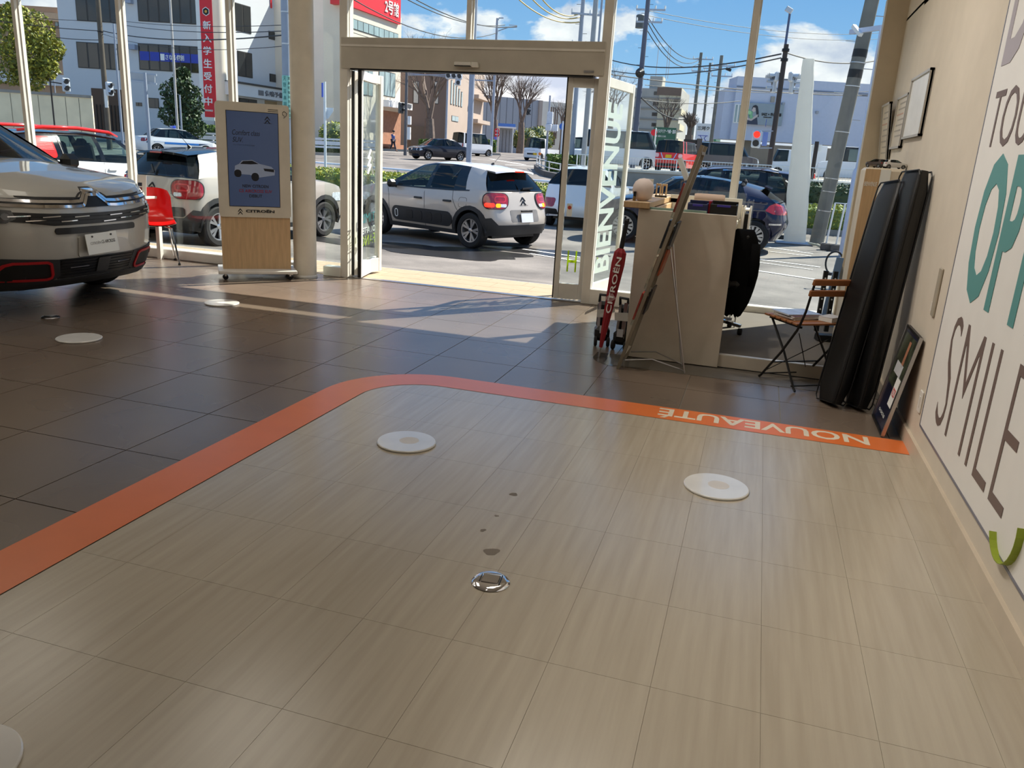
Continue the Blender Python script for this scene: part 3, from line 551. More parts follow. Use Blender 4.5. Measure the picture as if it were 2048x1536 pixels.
# --- folding chair with magazines
fc = thing('folding_chair', (.42, 5.77, .0022), math.atan2(.83, -.55), 'folding bistro chair with brown slats and black steel legs before the platform', 'chair')
SLAT = M('brown_slat', (148, 96, 58), .45, var=.15, sc=20, stretch=(1, 8, 8))
for s in (-1, 1):
    y = .19*s
    MB().tube([(.19, y, .006), (.17, y, .02), (-.02, y, .235), (-.155, y, .42), (-.18, y, .47), (-.215, y, .56), (-.262, y, .775)], .0085, 6).build('back_post', BLACK, fc)
    MB().tube([(-.20, y*.86, .006), (-.18, y*.86, .02), (-.02, y*.86, .235), (.175, y*.86, .44)], .0085, 6).build('leg', BLACK, fc)
    MB().box((.0, y*.93, .445), (.36, .012, .014)).build('seat_rail', BLACK, fc)
for (x, z) in ((.16, .035), (-.17, .035), (.06, .145)): MB().tube([(x, -.18, z), (x, .18, z)], .005, 6).build('stretcher', BLACK, fc)
for sg in (-1, 1): MB().tube([(.15, -.17*sg, .06), (-.155, .17*sg, .40)], .0035, 5).build('brace', BLACK, fc)
for k in range(6): MB().box((.195-.065*k, 0, .459), (.052, .40, .014), None, .003).build('seat_slat', SLAT, fc)
for (x, z) in ((-.246, .70), (-.268, .775)): MB().box((x, 0, z-.012), (.02, .42, .042), Matrix.Rotation(-.25, 3, 'Y'), .004).build('back_slat', SLAT, fc)
Mz = Matrix.Rotation(math.atan2(.83, -.55), 4, 'Z')
def onseat(x, y, z): q = Mz @ V((x, y, z)); return (q.x+.42, q.y+5.77, q.z+.0022)
for k, (x, y, r_, h, c, lab) in enumerate([(.06, .03, .1, .008, (120, 70, 64), 'dark red magazine at the bottom of the pile on the folding chair seat'), (.055, .035, .05, .008, (160, 150, 150), 'grey magazine second from the bottom on the folding chair seat'), (.06, .03, .12, .008, (112, 60, 60), 'maroon magazine third from the bottom on the folding chair seat'), (.08, .04, .0, .007, (170, 184, 214), 'pale blue magazine on top of the pile on the folding chair seat')]):
    z = .4665+.009*k; o = thing('magazine', onseat(x, y, z), math.atan2(.83, -.55)+r_, lab, 'magazine', 'magazines on the folding chair')
    MB().box((0, 0, h/2), (.205, .27, h), None, .001).build('pages', LETTER, o); MB().box((0, 0, h+.0003), (.207, .272, .0008)).build('cover', M('mag_cover_%d' % k, c, .3, var=.25, sc=14), o); MB().box((0, 0, .0004), (.207, .272, .0008)).build('cover', M('mag_cover_%d' % k, c), o)
o = thing('paperback', onseat(-.07, -.13, .4665), math.atan2(.83, -.55)+.4, 'thick white booklet beside the magazine pile on the folding chair', 'book'); MB().box((0, 0, .016), (.10, .14, .032), None, .001).build('pages', LETTER, o); MB().box((0, 0, .0325), (.102, .142, .001)).build('cover', M('booklet_cover', (196, 190, 184), .4, var=.2, sc=20), o)

# --- leaning bench cushions
LEATH = M('black_leather', (17, 17, 18), .36, spec=.5, bump=.08, bs=220)
def cushion(B, T_, u, w, t, lab):
    B, T_ = V(B), V(T_); z = (T_-B).normalized(); u = V(u); u = (u-z*u.dot(z)).normalized(); v = z.cross(u); L = (T_-B).length
    o = thing('bench_cushion', B, 0, lab, 'cushion', 'leaning bench cushions'); vs = []; fs = []; n = 28; nz = 12
    for i in range(nz+1):
        s = i/nz; e = min(1, min(s, 1-s)*14)**.5; h = s*L
        for k in range(n):
            a_ = 2*pi*k/n; c_, s_ = cos(a_), sin(a_); q = 4.5
            x = w/2*math.copysign(abs(c_)**(2/q), c_)*(.80+.20*e); y = t/2*math.copysign(abs(s_)**(2/q), s_)*(.62+.38*e); vs.append(u*x+v*y+z*h)
    for i in range(nz):
        for k in range(n): fs.append((i*n+k, i*n+(k+1) % n, (i+1)*n+(k+1) % n, (i+1)*n+k))
    fs += [tuple(range(n))[::-1], tuple(range(nz*n, nz*n+n))]
    MB().add(vs, fs).build('pad', LEATH, o, smooth=50)
    for sg in (-1, 1):
        ring = [u*(sg_*w*.497)+v*(sg*t*.40)+z*h for sg_, h in ((-.98, .11), (-.98, L-.11), (-.93, L-.03), (-.78, L-.002), (.78, L-.002), (.93, L-.03), (.98, L-.11), (.98, .11), (.93, .03), (.78, .004), (-.78, .004), (-.93, .03), (-.98, .11))]
        MB().tube(ring, .005, 6).build('piping', LEATH, o)
cushion((.605, 5.335, .012), (.80, 5.66, 1.41), (.42, -.90, 0), .235, .105, 'black bench cushion leaning on the right wall, the one nearer the folding chair')
cushion((.765, 5.33, .012), (.885, 5.52, 1.485), (.35, -.92, 0), .235, .10, 'black bench cushion against the right wall, the taller one at the back')
# --- framed poster leaning on the wall
pp = thing('framed_poster', (.857, 4.97, 0), 0, 'framed dark car poster leaning on the right wall above the orange band', 'poster')
PB, PT = V((0, 0, .004)), V((.098, 0, .60)); pz = (PT-PB).normalized(); PR = Matrix((V((0, -1, 0)), V((0, -1, 0)).cross(pz)*-1, pz)).transposed() if 0 else None
py = V((0, -1, 0)); pn_ = V((-pz.z, 0, pz.x)); PR = Matrix((py, pn_*-1, pz)).transposed(); PL_ = (PT-PB).length
def pb(n_, cx, cz, w, h, off, t, m): return MB().box(PB+py*cx+pz*cz+pn_*off, (w, t, h), PR).build(n_, m, pp)
pb('sheet', 0, PL_/2, .41, PL_-.02, .004, .006, M('poster_navy', (32, 34, 56), .25, var=.3, sc=6)); pb('picture', 0, PL_*.68, .37, PL_*.52, .008, .002, M('poster_photo', (60, 66, 52), .25, var=.8, sc=14))
pb('white_car_figure', -.02, PL_*.60, .20, .07, .0095, .001, M('poster_car', (206, 208, 212), .3)); pb('person_figure', .03, PL_*.76, .05, .16, .0095, .001, M('poster_skin', (176, 120, 92), .4, var=.3, sc=30)); pb('price_card', .10, PL_*.40, .11, .17, .011, .002, LETTER)
text('lettering', '¥220', .05, RED, PB+py*.055+pz*(PL_*.36)+pn_*.0125, py, pz, pp, .0005, fit=(.09, .05)); text('lettering', 'C4 CACTUS', .03, LETTER, PB+py*-.12+pz*(PL_*.12)+pn_*.0085, py, pz, pp, .0005, fit=(.2, .018))
for s in (-1, 1): pb('frame_bar', s*.205, PL_/2, .014, PL_, .006, .02, STEEL)
for z in (.007, PL_-.007): pb('frame_bar', 0, z, .41, .014, .006, .02, BLACK)
# --- pedestal box with model cars
bx_ = thing('display_pedestal', (.83, 6.60, .102), 0, 'cream display pedestal with an oak stripe in the right corner behind the cushions', 'pedestal')
MB().box((.0, 0, .70), (.27, .34, 1.40), None, .02).build('body', M('pedestal_cream', (214, 202, 182), .5), bx_); MB().box((-.085, -.171, .70), (.10, .006, 1.38)).build('oak_stripe', OAK, bx_); MB().box((.0, -.171, .70), (.07, .004, 1.38)).build('white_stripe', LETTER, bx_)
text('lettering', 'BIENVENUE', .03, LETTER, (-.13, -.1745, 1.27), (1, 0, 0), (0, 0, 1), bx_, .0006, fit=(.085, .03))

# ================================================================== CARS
def ip(tab, t):
    if t <= tab[0][0]: return tab[0][1]
    for (a, p), (b, q) in zip(tab, tab[1:]):
        if t <= b: return p+(q-p)*((t-a)/(b-a))
    return tab[-1][1]
def srt(tab): return sorted(tab)
TYRES = {}
def paint(name, c, metal=.0): return M(name, c, .4, metal, var=.01, coat=1.0, spec=.1)
GLOSSB = M('gloss_black_trim', (16, 16, 18), .08, spec=.5)
CARGLASS = glass('car_glass', (.30, .36, .36), 1.25); CARDARK = glass('privacy_glass', (.07, .08, .09), 1.25); CLEARG = glass('clear_car_glass', (.62, .74, .71), 1.2)
LAMPRED = M('tail_lamp_red', (150, 16, 28), .12, coat=1, var=.25, sc=18); LAMPLIT = M('tail_lamp_lit', (255, 50, 30), .2, emit=1.6); LAMPAMB = M('indicator_lit', (255, 150, 20), .2, emit=1.6); LAMPCLR = M('lamp_lens', (206, 214, 220), .08, coat=1, var=.3, sc=25); SEAT = M('seat_fabric', (34, 34, 38), .85); PLATEY = M('yellow_plate', (222, 180, 20), .5); PLATEW = M('blank_plate', (206, 210, 214), .4); SEAM = M('panel_gap', (40, 38, 36), .7)
class Car:
    def __init__(s, name, label, cat, loc, head, spec, cols, group=None, interior=False, lod=1):
        s.p = spec; s.root = thing(name, loc, head, label, cat, group); s.c = cols; s.bv = []; s.bf = []; s.lod = lod
        p = spec; s.top = srt(p['top']); s.xf = srt(p['xf']); s.xr = srt(p['xr']); s.hw = srt(p['hw']); s.wx = p.get('wx', [p['wb']/2, -p['wb']/2]); s.ra = p['r']+p.get('gap', .055)
        ks = 6 if lod else 4; col = [('f', k/ks) for k in range(ks)]
        xs = set(); x = p['xcf']
        while x > p['xcr']: xs.add(round(x, 3)); x -= .14 if lod else .22
        xs.add(p['xcr'])
        for w in s.wx:
            xs = {x for x in xs if abs(x-w) > s.ra+.03}; m = 8 if lod else 6
            for k in range(2*m+1): xs.add(round(w+s.ra*1.0001*math.cos(pi*k/(2*m)), 3))
        xs = [x for x in xs if p['xcr'] <= x <= p['xcf']]
        col += [('m', x) for x in sorted(xs, reverse=True)]+[('r', k/ks) for k in range(1, ks+1)]
        s.col = col; s.lower()
        if 'anch' in p: s.green()
        s.bvh = BVHTree.FromPolygons([V(v) for v in s.bv], s.bf)
        s.under(interior)
    def xy(s, c, z):
        p = s.p; w = ip(s.hw, z); k, t = c
        if k == 'm': return (t, w*(1-p.get('tp', .04)*abs(t/2)**4))
        if k == 'f': xc, e, n = p['xcf'], ip(s.xf, z), p.get('nf', 2.6); th = t*pi/2
        else: xc, e, n = p['xcr'], ip(s.xr, z), p.get('nr', 2.8); th = (1-t)*pi/2
        return (xc+(e-xc)*max(0, cos(th))**(2/n), w*(1-p.get('tp', .04)*abs(xc/2)**4)*max(0, sin(th))**(2/n))
    def zt(s, c): return ip(s.top, s.xy(c, s.p.get('ztest', .8))[0])
    def zb(s, c):
        x = c[1] if c[0] == 'm' else s.xy(c, .4)[0]; z = ip(srt(s.p['sill']), x)
        for w in s.wx:
            d = s.ra*s.ra-(x-w)**2
            if d > 0 and c[0] == 'm': z = max(z, s.p['r']*.98+sqrt(d))
        return z
    def S(s, c, z): x, y = s.xy(c, z); return (x, y, z)
    def reg(s, mb): n = len(s.bv); s.bv += mb.v; s.bf += [tuple(i+n for i in f) for f in mb.f]
    def lower(s):
        p = s.p; nv = 10 if s.lod else 6; mb = MB(); C = s.col; n = len(C)
        for sg in (1, -1):
            vs = []
            for c in C:
                a, b = s.zb(c), s.zt(c)
                for j in range(nv+1): x, y, z = s.S(c, a+(b-a)*j/nv); vs.append((x, sg*y, z))
            fs = [(i*(nv+1)+j, (i+1)*(nv+1)+j, (i+1)*(nv+1)+j+1, i*(nv+1)+j+1)[::-sg] for i in range(n-1) for j in range(nv)]
            mb.add(vs, fs)
        cw = p['cowl']; rc = p['deck']
        for sel, cr in ((lambda x: x >= cw-.01, p['hoodcrown']), (lambda x: x <= rc+.01, p.get('deckcrown', [(-9, .02), (9, .02)]))):
            cs = [c for c in C if sel(s.S(c, s.zt(c))[0])]; nt = 10; vs = []
            for c in cs:
                x, y, z = s.S(c, s.zt(c)); h = ip(srt(cr), x)
                for k in range(nt+1): t = 1-2*k/nt; vs.append((x, y*t, z+h*(1-abs(t)**2.4)))
            mb.add(vs, [(i*(nt+1)+k, (i+1)*(nt+1)+k, (i+1)*(nt+1)+k+1, i*(nt+1)+k+1)[::-1] for i in range(len(cs)-1) for k in range(nt)])
        s.reg(mb); s.body = mb.build('body', s.c['body'], s.root, smooth=38)
    def edge(s, x): z = ip(s.top, x); return V((x, ip(s.hw, z)*(1-s.p.get('tp', .04)*abs(x/2)**4)-.006, z-.004))
    def rp(s, x): return V((x, ip(srt(s.p['roofw']), x), ip(srt(s.p['roofz']), x)))
    def green(s):
        p = s.p; A = p['anch']; T = [0, .05, .35, .65, .92, 1]; bul = p.get('bulge', .035); fr = MB(); bd = MB()
        def pnt(b, r, t): q = b.lerp(r, t); q.y += bul*4*t*(1-t)*(1 if q.y > 0 else -1); return q
        m = 4
        for i in range(len(A)-1):
            (xb0, xr0, kind), (xb1, xr1, _) = A[i], A[i+1]
            for sg in (1, -1):
                g = []
                for k in range(m+1):
                    xb, xr = xb0+(xb1-xb0)*k/m, xr0+(xr1-xr0)*k/m; b, r = s.edge(xb), s.rp(xr)
                    g.append([V((q.x, q.y*sg, q.z)) for q in (pnt(b, r, t) for t in T)])
                vs = [q for row in g for q in row]; nt = len(T); F = lambda rows: [(k*nt+j, (k+1)*nt+j, (k+1)*nt+j+1, k*nt+j+1)[::-sg] for k in range(m) for j in rows]
                if kind in ('glass', 'dark'):
                    gm = {'glass': s.c.get('glass', CARGLASS), 'dark': CARDARK}[kind]
                    w = MB().add(vs, F((1, 2, 3))).build('side_window', gm, s.root, smooth=True); fr.add(vs, F((0, 4)))
                elif kind == 'body': q_ = MB().add(vs, F(range(nt-1))); s.reg(q_); q_.build('rear_pillar', s.c['body'], s.root, smooth=35)
                else: fr.add(vs, F(range(nt-1)))
        nW = 10
        def row(q, bow, cr): return [V((q.x+bow*(1-t*t), q.y*t, q.z+cr*(1-abs(t)**2.2))) for t in [1-2*k/nW for k in range(nW+1)]]
        cr, bwf, bwr = p.get('crown', .045), p.get('bowf', .14), p.get('bowr', .10)
        def screen(xb, xr, sgn, name, gm, cb, drop=0):
            b = s.edge(xb); b.z -= drop; r = s.rp(xr); R0 = row(b, sgn*(bwf if sgn > 0 else bwr)*1.3, cb); R1 = row(r, sgn*(bwf if sgn > 0 else bwr), cr); vs = []; TT = [0, .05, .3, .6, .94, 1]
            for t in TT: vs += [a.lerp(c, t) for a, c in zip(R0, R1)]
            n = nW+1; F = lambda rows, ks: [(j*n+k, j*n+k+1, (j+1)*n+k+1, (j+1)*n+k)[::sgn] for j in rows for k in ks]
            MB().add(vs, F((1, 2, 3), range(nW))).build(name, gm, s.root, smooth=True); fr.add(vs, F((0, 4), range(nW)))
            return R1
        s.ws = A[0]; s.rs = A[-1]
        R0 = screen(A[0][0], A[0][1], 1, 'windscreen', s.c.get('wglass', CARGLASS), p.get('wcrown', .03)); RN = screen(A[-1][0], A[-1][1], -1, 'rear_window', s.c.get('rglass', CARDARK), p.get('rcrown', .02))
        xs = [a[1] for a in A]; rows = [R0]
        for x in xs[1:-1]:
            f = (xs[0]-x)/(xs[0]-xs[-1]); rows.append(row(s.rp(x), bwf*(1-f)-bwr*f, cr))
        rows.append(RN); n = nW+1; vs = [q for r_ in rows for q in r_]
        rb = MB().add(vs, [(j*n+k, j*n+k+1, (j+1)*n+k+1, (j+1)*n+k)[::1] for j in range(len(rows)-1) for k in range(nW)])
        s.roof = rb.build('roof', s.c.get('roof', s.c['body']), s.root, smooth=True)
        if fr.f: fr.build('window_frame', s.c.get('pillar', GLOSSB), s.root, smooth=35)
        for q in (rb, fr): s.reg(q)
    def under(s, interior):
        p = s.p; r = p['r']; w = max(v for _, v in s.hw); iw = w-.27; x0, x1 = p['xcr']-.1, p['xcf']+.1
        mb = MB().bb((x0, -iw, r*.62), (x1, iw, r*1.6+.08))
        for x in s.wx:
            for sg in (1, -1):
                n = 10; vs = []
                for k in range(n+1):
                    a = pi*k/n-0; c_ = (x+(s.ra+.01)*cos(a), r*.98+(s.ra+.01)*sin(a)); vs += [(c_[0], sg*iw, c_[1]), (c_[0], sg*(w-.02), c_[1])]
                mb.add(vs, [(2*k, 2*k+1, 2*k+3, 2*k+2) for k in range(n)])
        mb.build('underbody', BLACK, s.root)
        key = (round(r, 3), p.get('spokes', 5), p.get('rim', .66), s.lod)
        if key not in TYRES:
            tw = p.get('tw', .205)/2; rr = r*p.get('rim', .66); n = 36 if s.lod else 20
            ty = MB().lathe([(rr, -tw*.8), (rr+.012, -tw*.95), (r*.9, -tw), (r*.975, -tw*.86), (r, -tw*.6), (r, tw*.6), (r*.975, tw*.86), (r*.9, tw), (rr+.012, tw*.95), (rr, tw*.8)], n, (0, 0, 0), 'y', cap=False)
            if s.lod:
                for k in (-.45, -.15, .15, .45): ty.lathe([(r+.001, tw*k-.004), (r+.003, tw*k), (r+.001, tw*k+.004)], n, (0, 0, 0), 'y', cap=False)
            t_ = ty.build('wheel', RUBBER, None, smooth=35)
            rm = MB().lathe([(rr, tw*.80), (rr*.93, tw*.78), (rr*.9, tw*.5), (rr*.9, -tw*.6)], n, (0, 0, 0), 'y', cap=False); ns = p.get('spokes', 5)
            for k in range(ns):
                a = 2*pi*k/ns
                for d in ((-.16, .16) if s.lod and ns < 8 else (0,)):
                    a1 = a+d*1.25; rm.add([(rr*q*cos(a2), tw*yy, rr*q*sin(a2)) for q, a2, yy in ((.16, a-.35, .62), (.16, a+.35, .62), (.92, a1+.13, .74), (.92, a1-.13, .74))]+[(rr*q*cos(a2), tw*(yy-.3), rr*q*sin(a2)) for q, a2, yy in ((.16, a-.35, .62), (.16, a+.35, .62), (.92, a1+.13, .74), (.92, a1-.13, .74))], [(0, 1, 2, 3), (4, 7, 6, 5), (0, 3, 7, 4), (1, 5, 6, 2)])
            rm.lathe([(rr*.2, tw*.5), (rr*.2, tw*.68), (rr*.1, tw*.74), (0, tw*.75)], 16, (0, 0, 0), 'y', cap=False)
            m_ = rm.build('rim', M('alloy_wheel', (196, 198, 202), .22, .85, var=.03), None, smooth=30); d_ = MB().lathe([(rr*.9, -tw*.1), (rr*.9, tw*.2), (.01, tw*.25)], n, (0, 0, 0), 'y', cap=False).build('brake_disc', M('brake_dark', (26, 26, 28), .5, .3), None)
            TYRES[key] = (t_.data, m_.data, d_.data)
            for o in (t_, m_, d_): bpy.data.objects.remove(o)
        for x in s.wx:
            for sg in (1, -1):
                o = shared('wheel', TYRES[key][0], s.root, (x, sg*p.get('tr', w-.115), r), 0 if sg < 0 else pi)
                shared('rim', TYRES[key][1], o, rz=0 if 1 else 0); shared('brake_disc', TYRES[key][2], o)
                for ch in o.children: ch.scale = (1, -1, 1)
        if interior:
            zf = r*1.6+.10; sx = p.get('seats', (.05, -.85))
            for x in sx:
                for y in (.36, -.36):
                    st = MB().box((x+.2, y, zf+.16), (.5, .46, .18), None, .05).box((x-.10, y, zf+.46), (.14, .46, .58), Matrix.Rotation(-.2, 3, 'Y'), .05).build('seat', SEAT, s.root); MB().box((x-.17, y, zf+.74), (.10, .26, .16), Matrix.Rotation(-.15, 3, 'Y'), .05).build('headrest', SEAT, st)
            MB().box((p['cowl']-.14, 0, zf+.24), (.34, 1.3, .26), None, .08).build('dashboard', BLACK, s.root); q = MB(); q.tube([(p['cowl']-.36-.05*sin(a), .36+.18*cos(a), zf+.36+.17*sin(a)) for a in [2*pi*k/16 for k in range(17)]], .014, 6); q.build('steering_wheel', BLACK, s.root)
    # ---- things laid on the skin
    def proj(s, o, n, X, u, v):
        q = o+X*u+V((0, 0, 1))*v; h = s.bvh.ray_cast(q+n*4, -n)
        if h[0] is None: h = s.bvh.find_nearest(q); 
        return h[0]
    def frame(s, face):
        n = {'L': V((0, 1, 0)), 'R': V((0, -1, 0)), 'F': V((1, 0, 0)), 'B': V((-1, 0, 0)), 'BL': V((-1, 1, 0)).normalized(), 'BR': V((-1, -1, 0)).normalized(), 'FL': V((1, 1, 0)).normalized(), 'FR': V((1, -1, 0)).normalized()}[face]
        X = V((0, 0, 1)).cross(n); o = V((0, 0, 0))
        if len(face) == 2: o = V((s.p['xf'][2][1] if face[0] == 'F' else s.p['xr'][2][1], (1 if face[1] == 'L' else -1)*max(v for _, v in s.hw), 0))
        f = {'L': -1, 'R': 1, 'F': 1, 'B': -1}.get(face, 1)
        return o, n, X, f
    def decal(s, name, mat, face, poly, off=.006, thick=.02, par=None, K=3):
        """a plate over an outline: columns of projected points, with a skirt down into the skin"""
        o, n, X, f = s.frame(face); us = [p[0] for p in poly]; vs_ = [p[1] for p in poly]; u0, u1 = min(us), max(us); st = .05 if s.lod else .25
        R = max(1, min(6, int((max(vs_)-min(vs_))/(.06 if s.lod else .3))+1)); cu = sorted(set([round(u, 4) for u in us]+[round(u0+(u1-u0)*k/max(1, int((u1-u0)/st)), 4) for k in range(max(1, int((u1-u0)/st))+1)])); cl_ = []
        for u in cu:
            if cl_ and u-cl_[-1] < .004: continue
            cl_.append(u)
        G_ = []
        for u in cl_:
            uu = min(max(u, u0+1e-4), u1-1e-4); hit = []
            for (a, c), (b, d) in zip(poly, poly[1:]+poly[:1]):
                if (a-uu)*(b-uu) <= 0 and a != b: hit.append(c+(d-c)*(uu-a)/(b-a))
            if not hit: continue
            lo, hi = min(hit), max(hit); G_.append([s.proj(o, n, X, f*u, lo+(hi-lo)*k/R)+n*off for k in range(R+1)])
        m = len(G_); w = R+1; vs = [p for c in G_ for p in c]; fs = [(i*w+k, (i+1)*w+k, (i+1)*w+k+1, i*w+k+1) for i in range(m-1) for k in range(R)]
        rim = [i*w for i in range(m)]+[(m-1)*w+k for k in range(1, w)]+[i*w+R for i in range(m-2, -1, -1)]+[k for k in range(R-1, 0, -1)]; q = len(vs)
        vs += [vs[i]-n*(off+thick) for i in rim]; k_ = len(rim); fs += [(rim[i], rim[(i+1) % k_], q+(i+1) % k_, q+i) for i in range(k_)]
        return MB().add(vs, fs).build(name, mat, par or s.root, smooth=40)
    def ribbon(s, name, mat, face, path, w, off=.003, thick=.006, par=None, sub=3, closed=False):
        o, n, X, f = s.frame(face); P = []
        pth = list(path)+([path[0]] if closed else [])
        for (a, b) in zip(pth, pth[1:]): P += [(a[0]+(b[0]-a[0])*k/sub, a[1]+(b[1]-a[1])*k/sub) for k in range(sub)]
        P.append(pth[-1]); vs = []
        for i, q in enumerate(P):
            a, b = P[max(0, i-1)], P[min(len(P)-1, i+1)]
            if closed and i in (0, len(P)-1): a, b = P[-2], P[1]
            d = V((b[0]-a[0], b[1]-a[1])); d = d.normalized() if d.length else V((1, 0)); nn = V((-d.y, d.x))*w/2
            for sg in (1, -1):
                h = s.proj(o, n, X, f*(q[0]+nn.x*sg), q[1]+nn.y*sg); vs += [h+n*off, h-n*thick]
        fs = []
        for i in range(len(P)-1): a, b = 4*i, 4*i+4; fs += [(a, b, b+2, a+2), (a, a+1, b+1, b), (a+2, b+2, b+3, a+3)]
        return MB().add(vs, fs).build(name, mat, par or s.root, smooth=40)
    def band(s, name, mat, z0, z1, off=.008, sel=None, nv=4):
        """a strip of skin between two heights all round the body, standing a little proud"""
        mb = MB(); C = [c for c in s.col if sel is None or sel(s.xy(c, .5)[0])]; n = len(C)
        for sg in (1, -1):
            vs = []
            for i, c in enumerate(C):
                x_ = s.xy(c, .5)[0]; lo = max(z0(x_), s.zb(c)); hi = max(z1(x_), lo+.002)
                for j in range(nv+1):
                    z = lo+(hi-lo)*j/nv; x, y, _ = s.S(c, z); th = {'f': c[1]*pi/2, 'm': pi/2, 'r': pi/2+c[1]*pi/2}[c[0]]
                    vs.append((x+off*cos(th), sg*(y+off*sin(th)), z))
            mb.add(vs, [(i*(nv+1)+j, (i+1)*(nv+1)+j, (i+1)*(nv+1)+j+1, i*(nv+1)+j+1)[::-sg] for i in range(n-1) for j in range(nv)])
        return mb.build(name, mat, s.root, smooth=40)
    def arches(s, mat, w=.07):
        for x in s.wx:
            for f in ('L', 'R'):
                s.ribbon('arch_trim', mat, f, [(x+(s.ra+w/2)*cos(a), s.p['r']*.98+(s.ra+w/2)*sin(a)) for a in [-.35+k*(pi+.7)/14 for k in range(15)]], w, .012, .02, sub=1)
    def mirror_(s, mat, x, y, z, side=1):
        o = MB().box((x, side*(y+.10), z+.03), (.13, .20, .15), None, .05).build('door_mirror', mat, s.root); MB().bar((x, side*(y-.02), z-.03), (x, side*(y+.05), z-.01), .06, .04).build('mirror_foot', BLACK, o); return o
    def handles(s, mat, xs, z, sides=('L', 'R')):
        for f in sides:
            for x in xs: s.decal('door_handle', mat, f, rrect(.2, .035, .017, 3, x, z), .028, .02, K=2)
C3S = dict(wb=2.54, r=.318, xcf=1.62, xcr=-1.50, nf=2.5, nr=2.7, xf=[(.2, 1.96), (.35, 2.05), (.55, 2.09), (.75, 2.06), (.9, 1.97), (1.05, 1.82)], xr=[(.25, -1.80), (.4, -1.88), (.52, -1.90), (.64, -1.85), (.8, -1.80), (1.0, -1.735), (1.1, -1.68)], hw=[(.2, .80), (.4, .855), (.6, .872), (.8, .862), (.95, .83), (1.08, .79)], sill=[(-1.9, .28), (-1.6, .24), (1.6, .21), (2.0, .22)], top=[(2.2, .70), (2.0, .78), (1.85, .87), (1.55, .945), (.98, 1.0), (.6, .975), (-.9, 1.005), (-1.45, 1.05), (-1.62, 1.03), (-1.9, 1.01)], cowl=.93, deck=-1.58, hoodcrown=[(2.1, .01), (1.9, .05), (.9, .09)], anch=[(.98, .26, 'p'), (.78, .14, 'glass'), (-.08, -.16, 'p'), (-.19, -.25, 'dark'), (-.80, -.80, 'p'), (-1.10, -1.0, 'body'), (-1.60, -1.36, 'x')], roofz=[(.26, 1.395), (-.1, 1.445), (-.6, 1.45), (-1.0, 1.425), (-1.36, 1.375)], roofw=[(.26, .54), (-.2, .585), (-.8, .575), (-1.36, .53)], tp=.03)
def G(Y): return 0 if Y < 9.05 else (-.03-.17*(Y-9.05)/1.45 if Y < 10.5 else (-.20-.04*(Y-10.5)/2.5 if Y < 13 else (-.24 if Y < 22 else -.24+.0302*(min(Y, 80)-22))))
BEIGE = paint('sand_paint', (186, 178, 168), .25); PEARLW = paint('pearl_white_paint', (226, 226, 226)); SILVER = paint('silver_paint', (180, 178, 172), .25); NAVY = paint('navy_paint', (12, 20, 54), .1); BLKP = paint('black_paint', (16, 17, 22)); WHT = paint('white_car_paint', (226, 228, 230)); CLAD = M('dark_cladding', (38, 39, 41), .6)
def chev(car, name, mat, face, cx, z, s, off=.012, dz=.5):
    for k in (0, 1): car.ribbon(name, mat, face, [(cx-s*.5, z-s*.22-k*s*dz), (cx-s*.03, z+s*.26-k*s*dz), (cx+s*.03, z+s*.26-k*s*dz), (cx+s*.5, z-s*.22-k*s*dz)], s*.14, off, .01)
def cartext(car, name, body, mat, face, a, z, w, h, par=None, off=.008):
    """lettering laid on the skin: every vertex projected"""
    o, n, X, f = car.frame(face); t = text(name, body, .1, mat, (0, 0, 0), (1, 0, 0), (0, 0, 1), car.root, .0001, fit=(w, h))
    for v in t.data.vertices: v.co = car.proj(o, n, X, f*a+v.co.x, z+v.co.z)+n*off
    return t
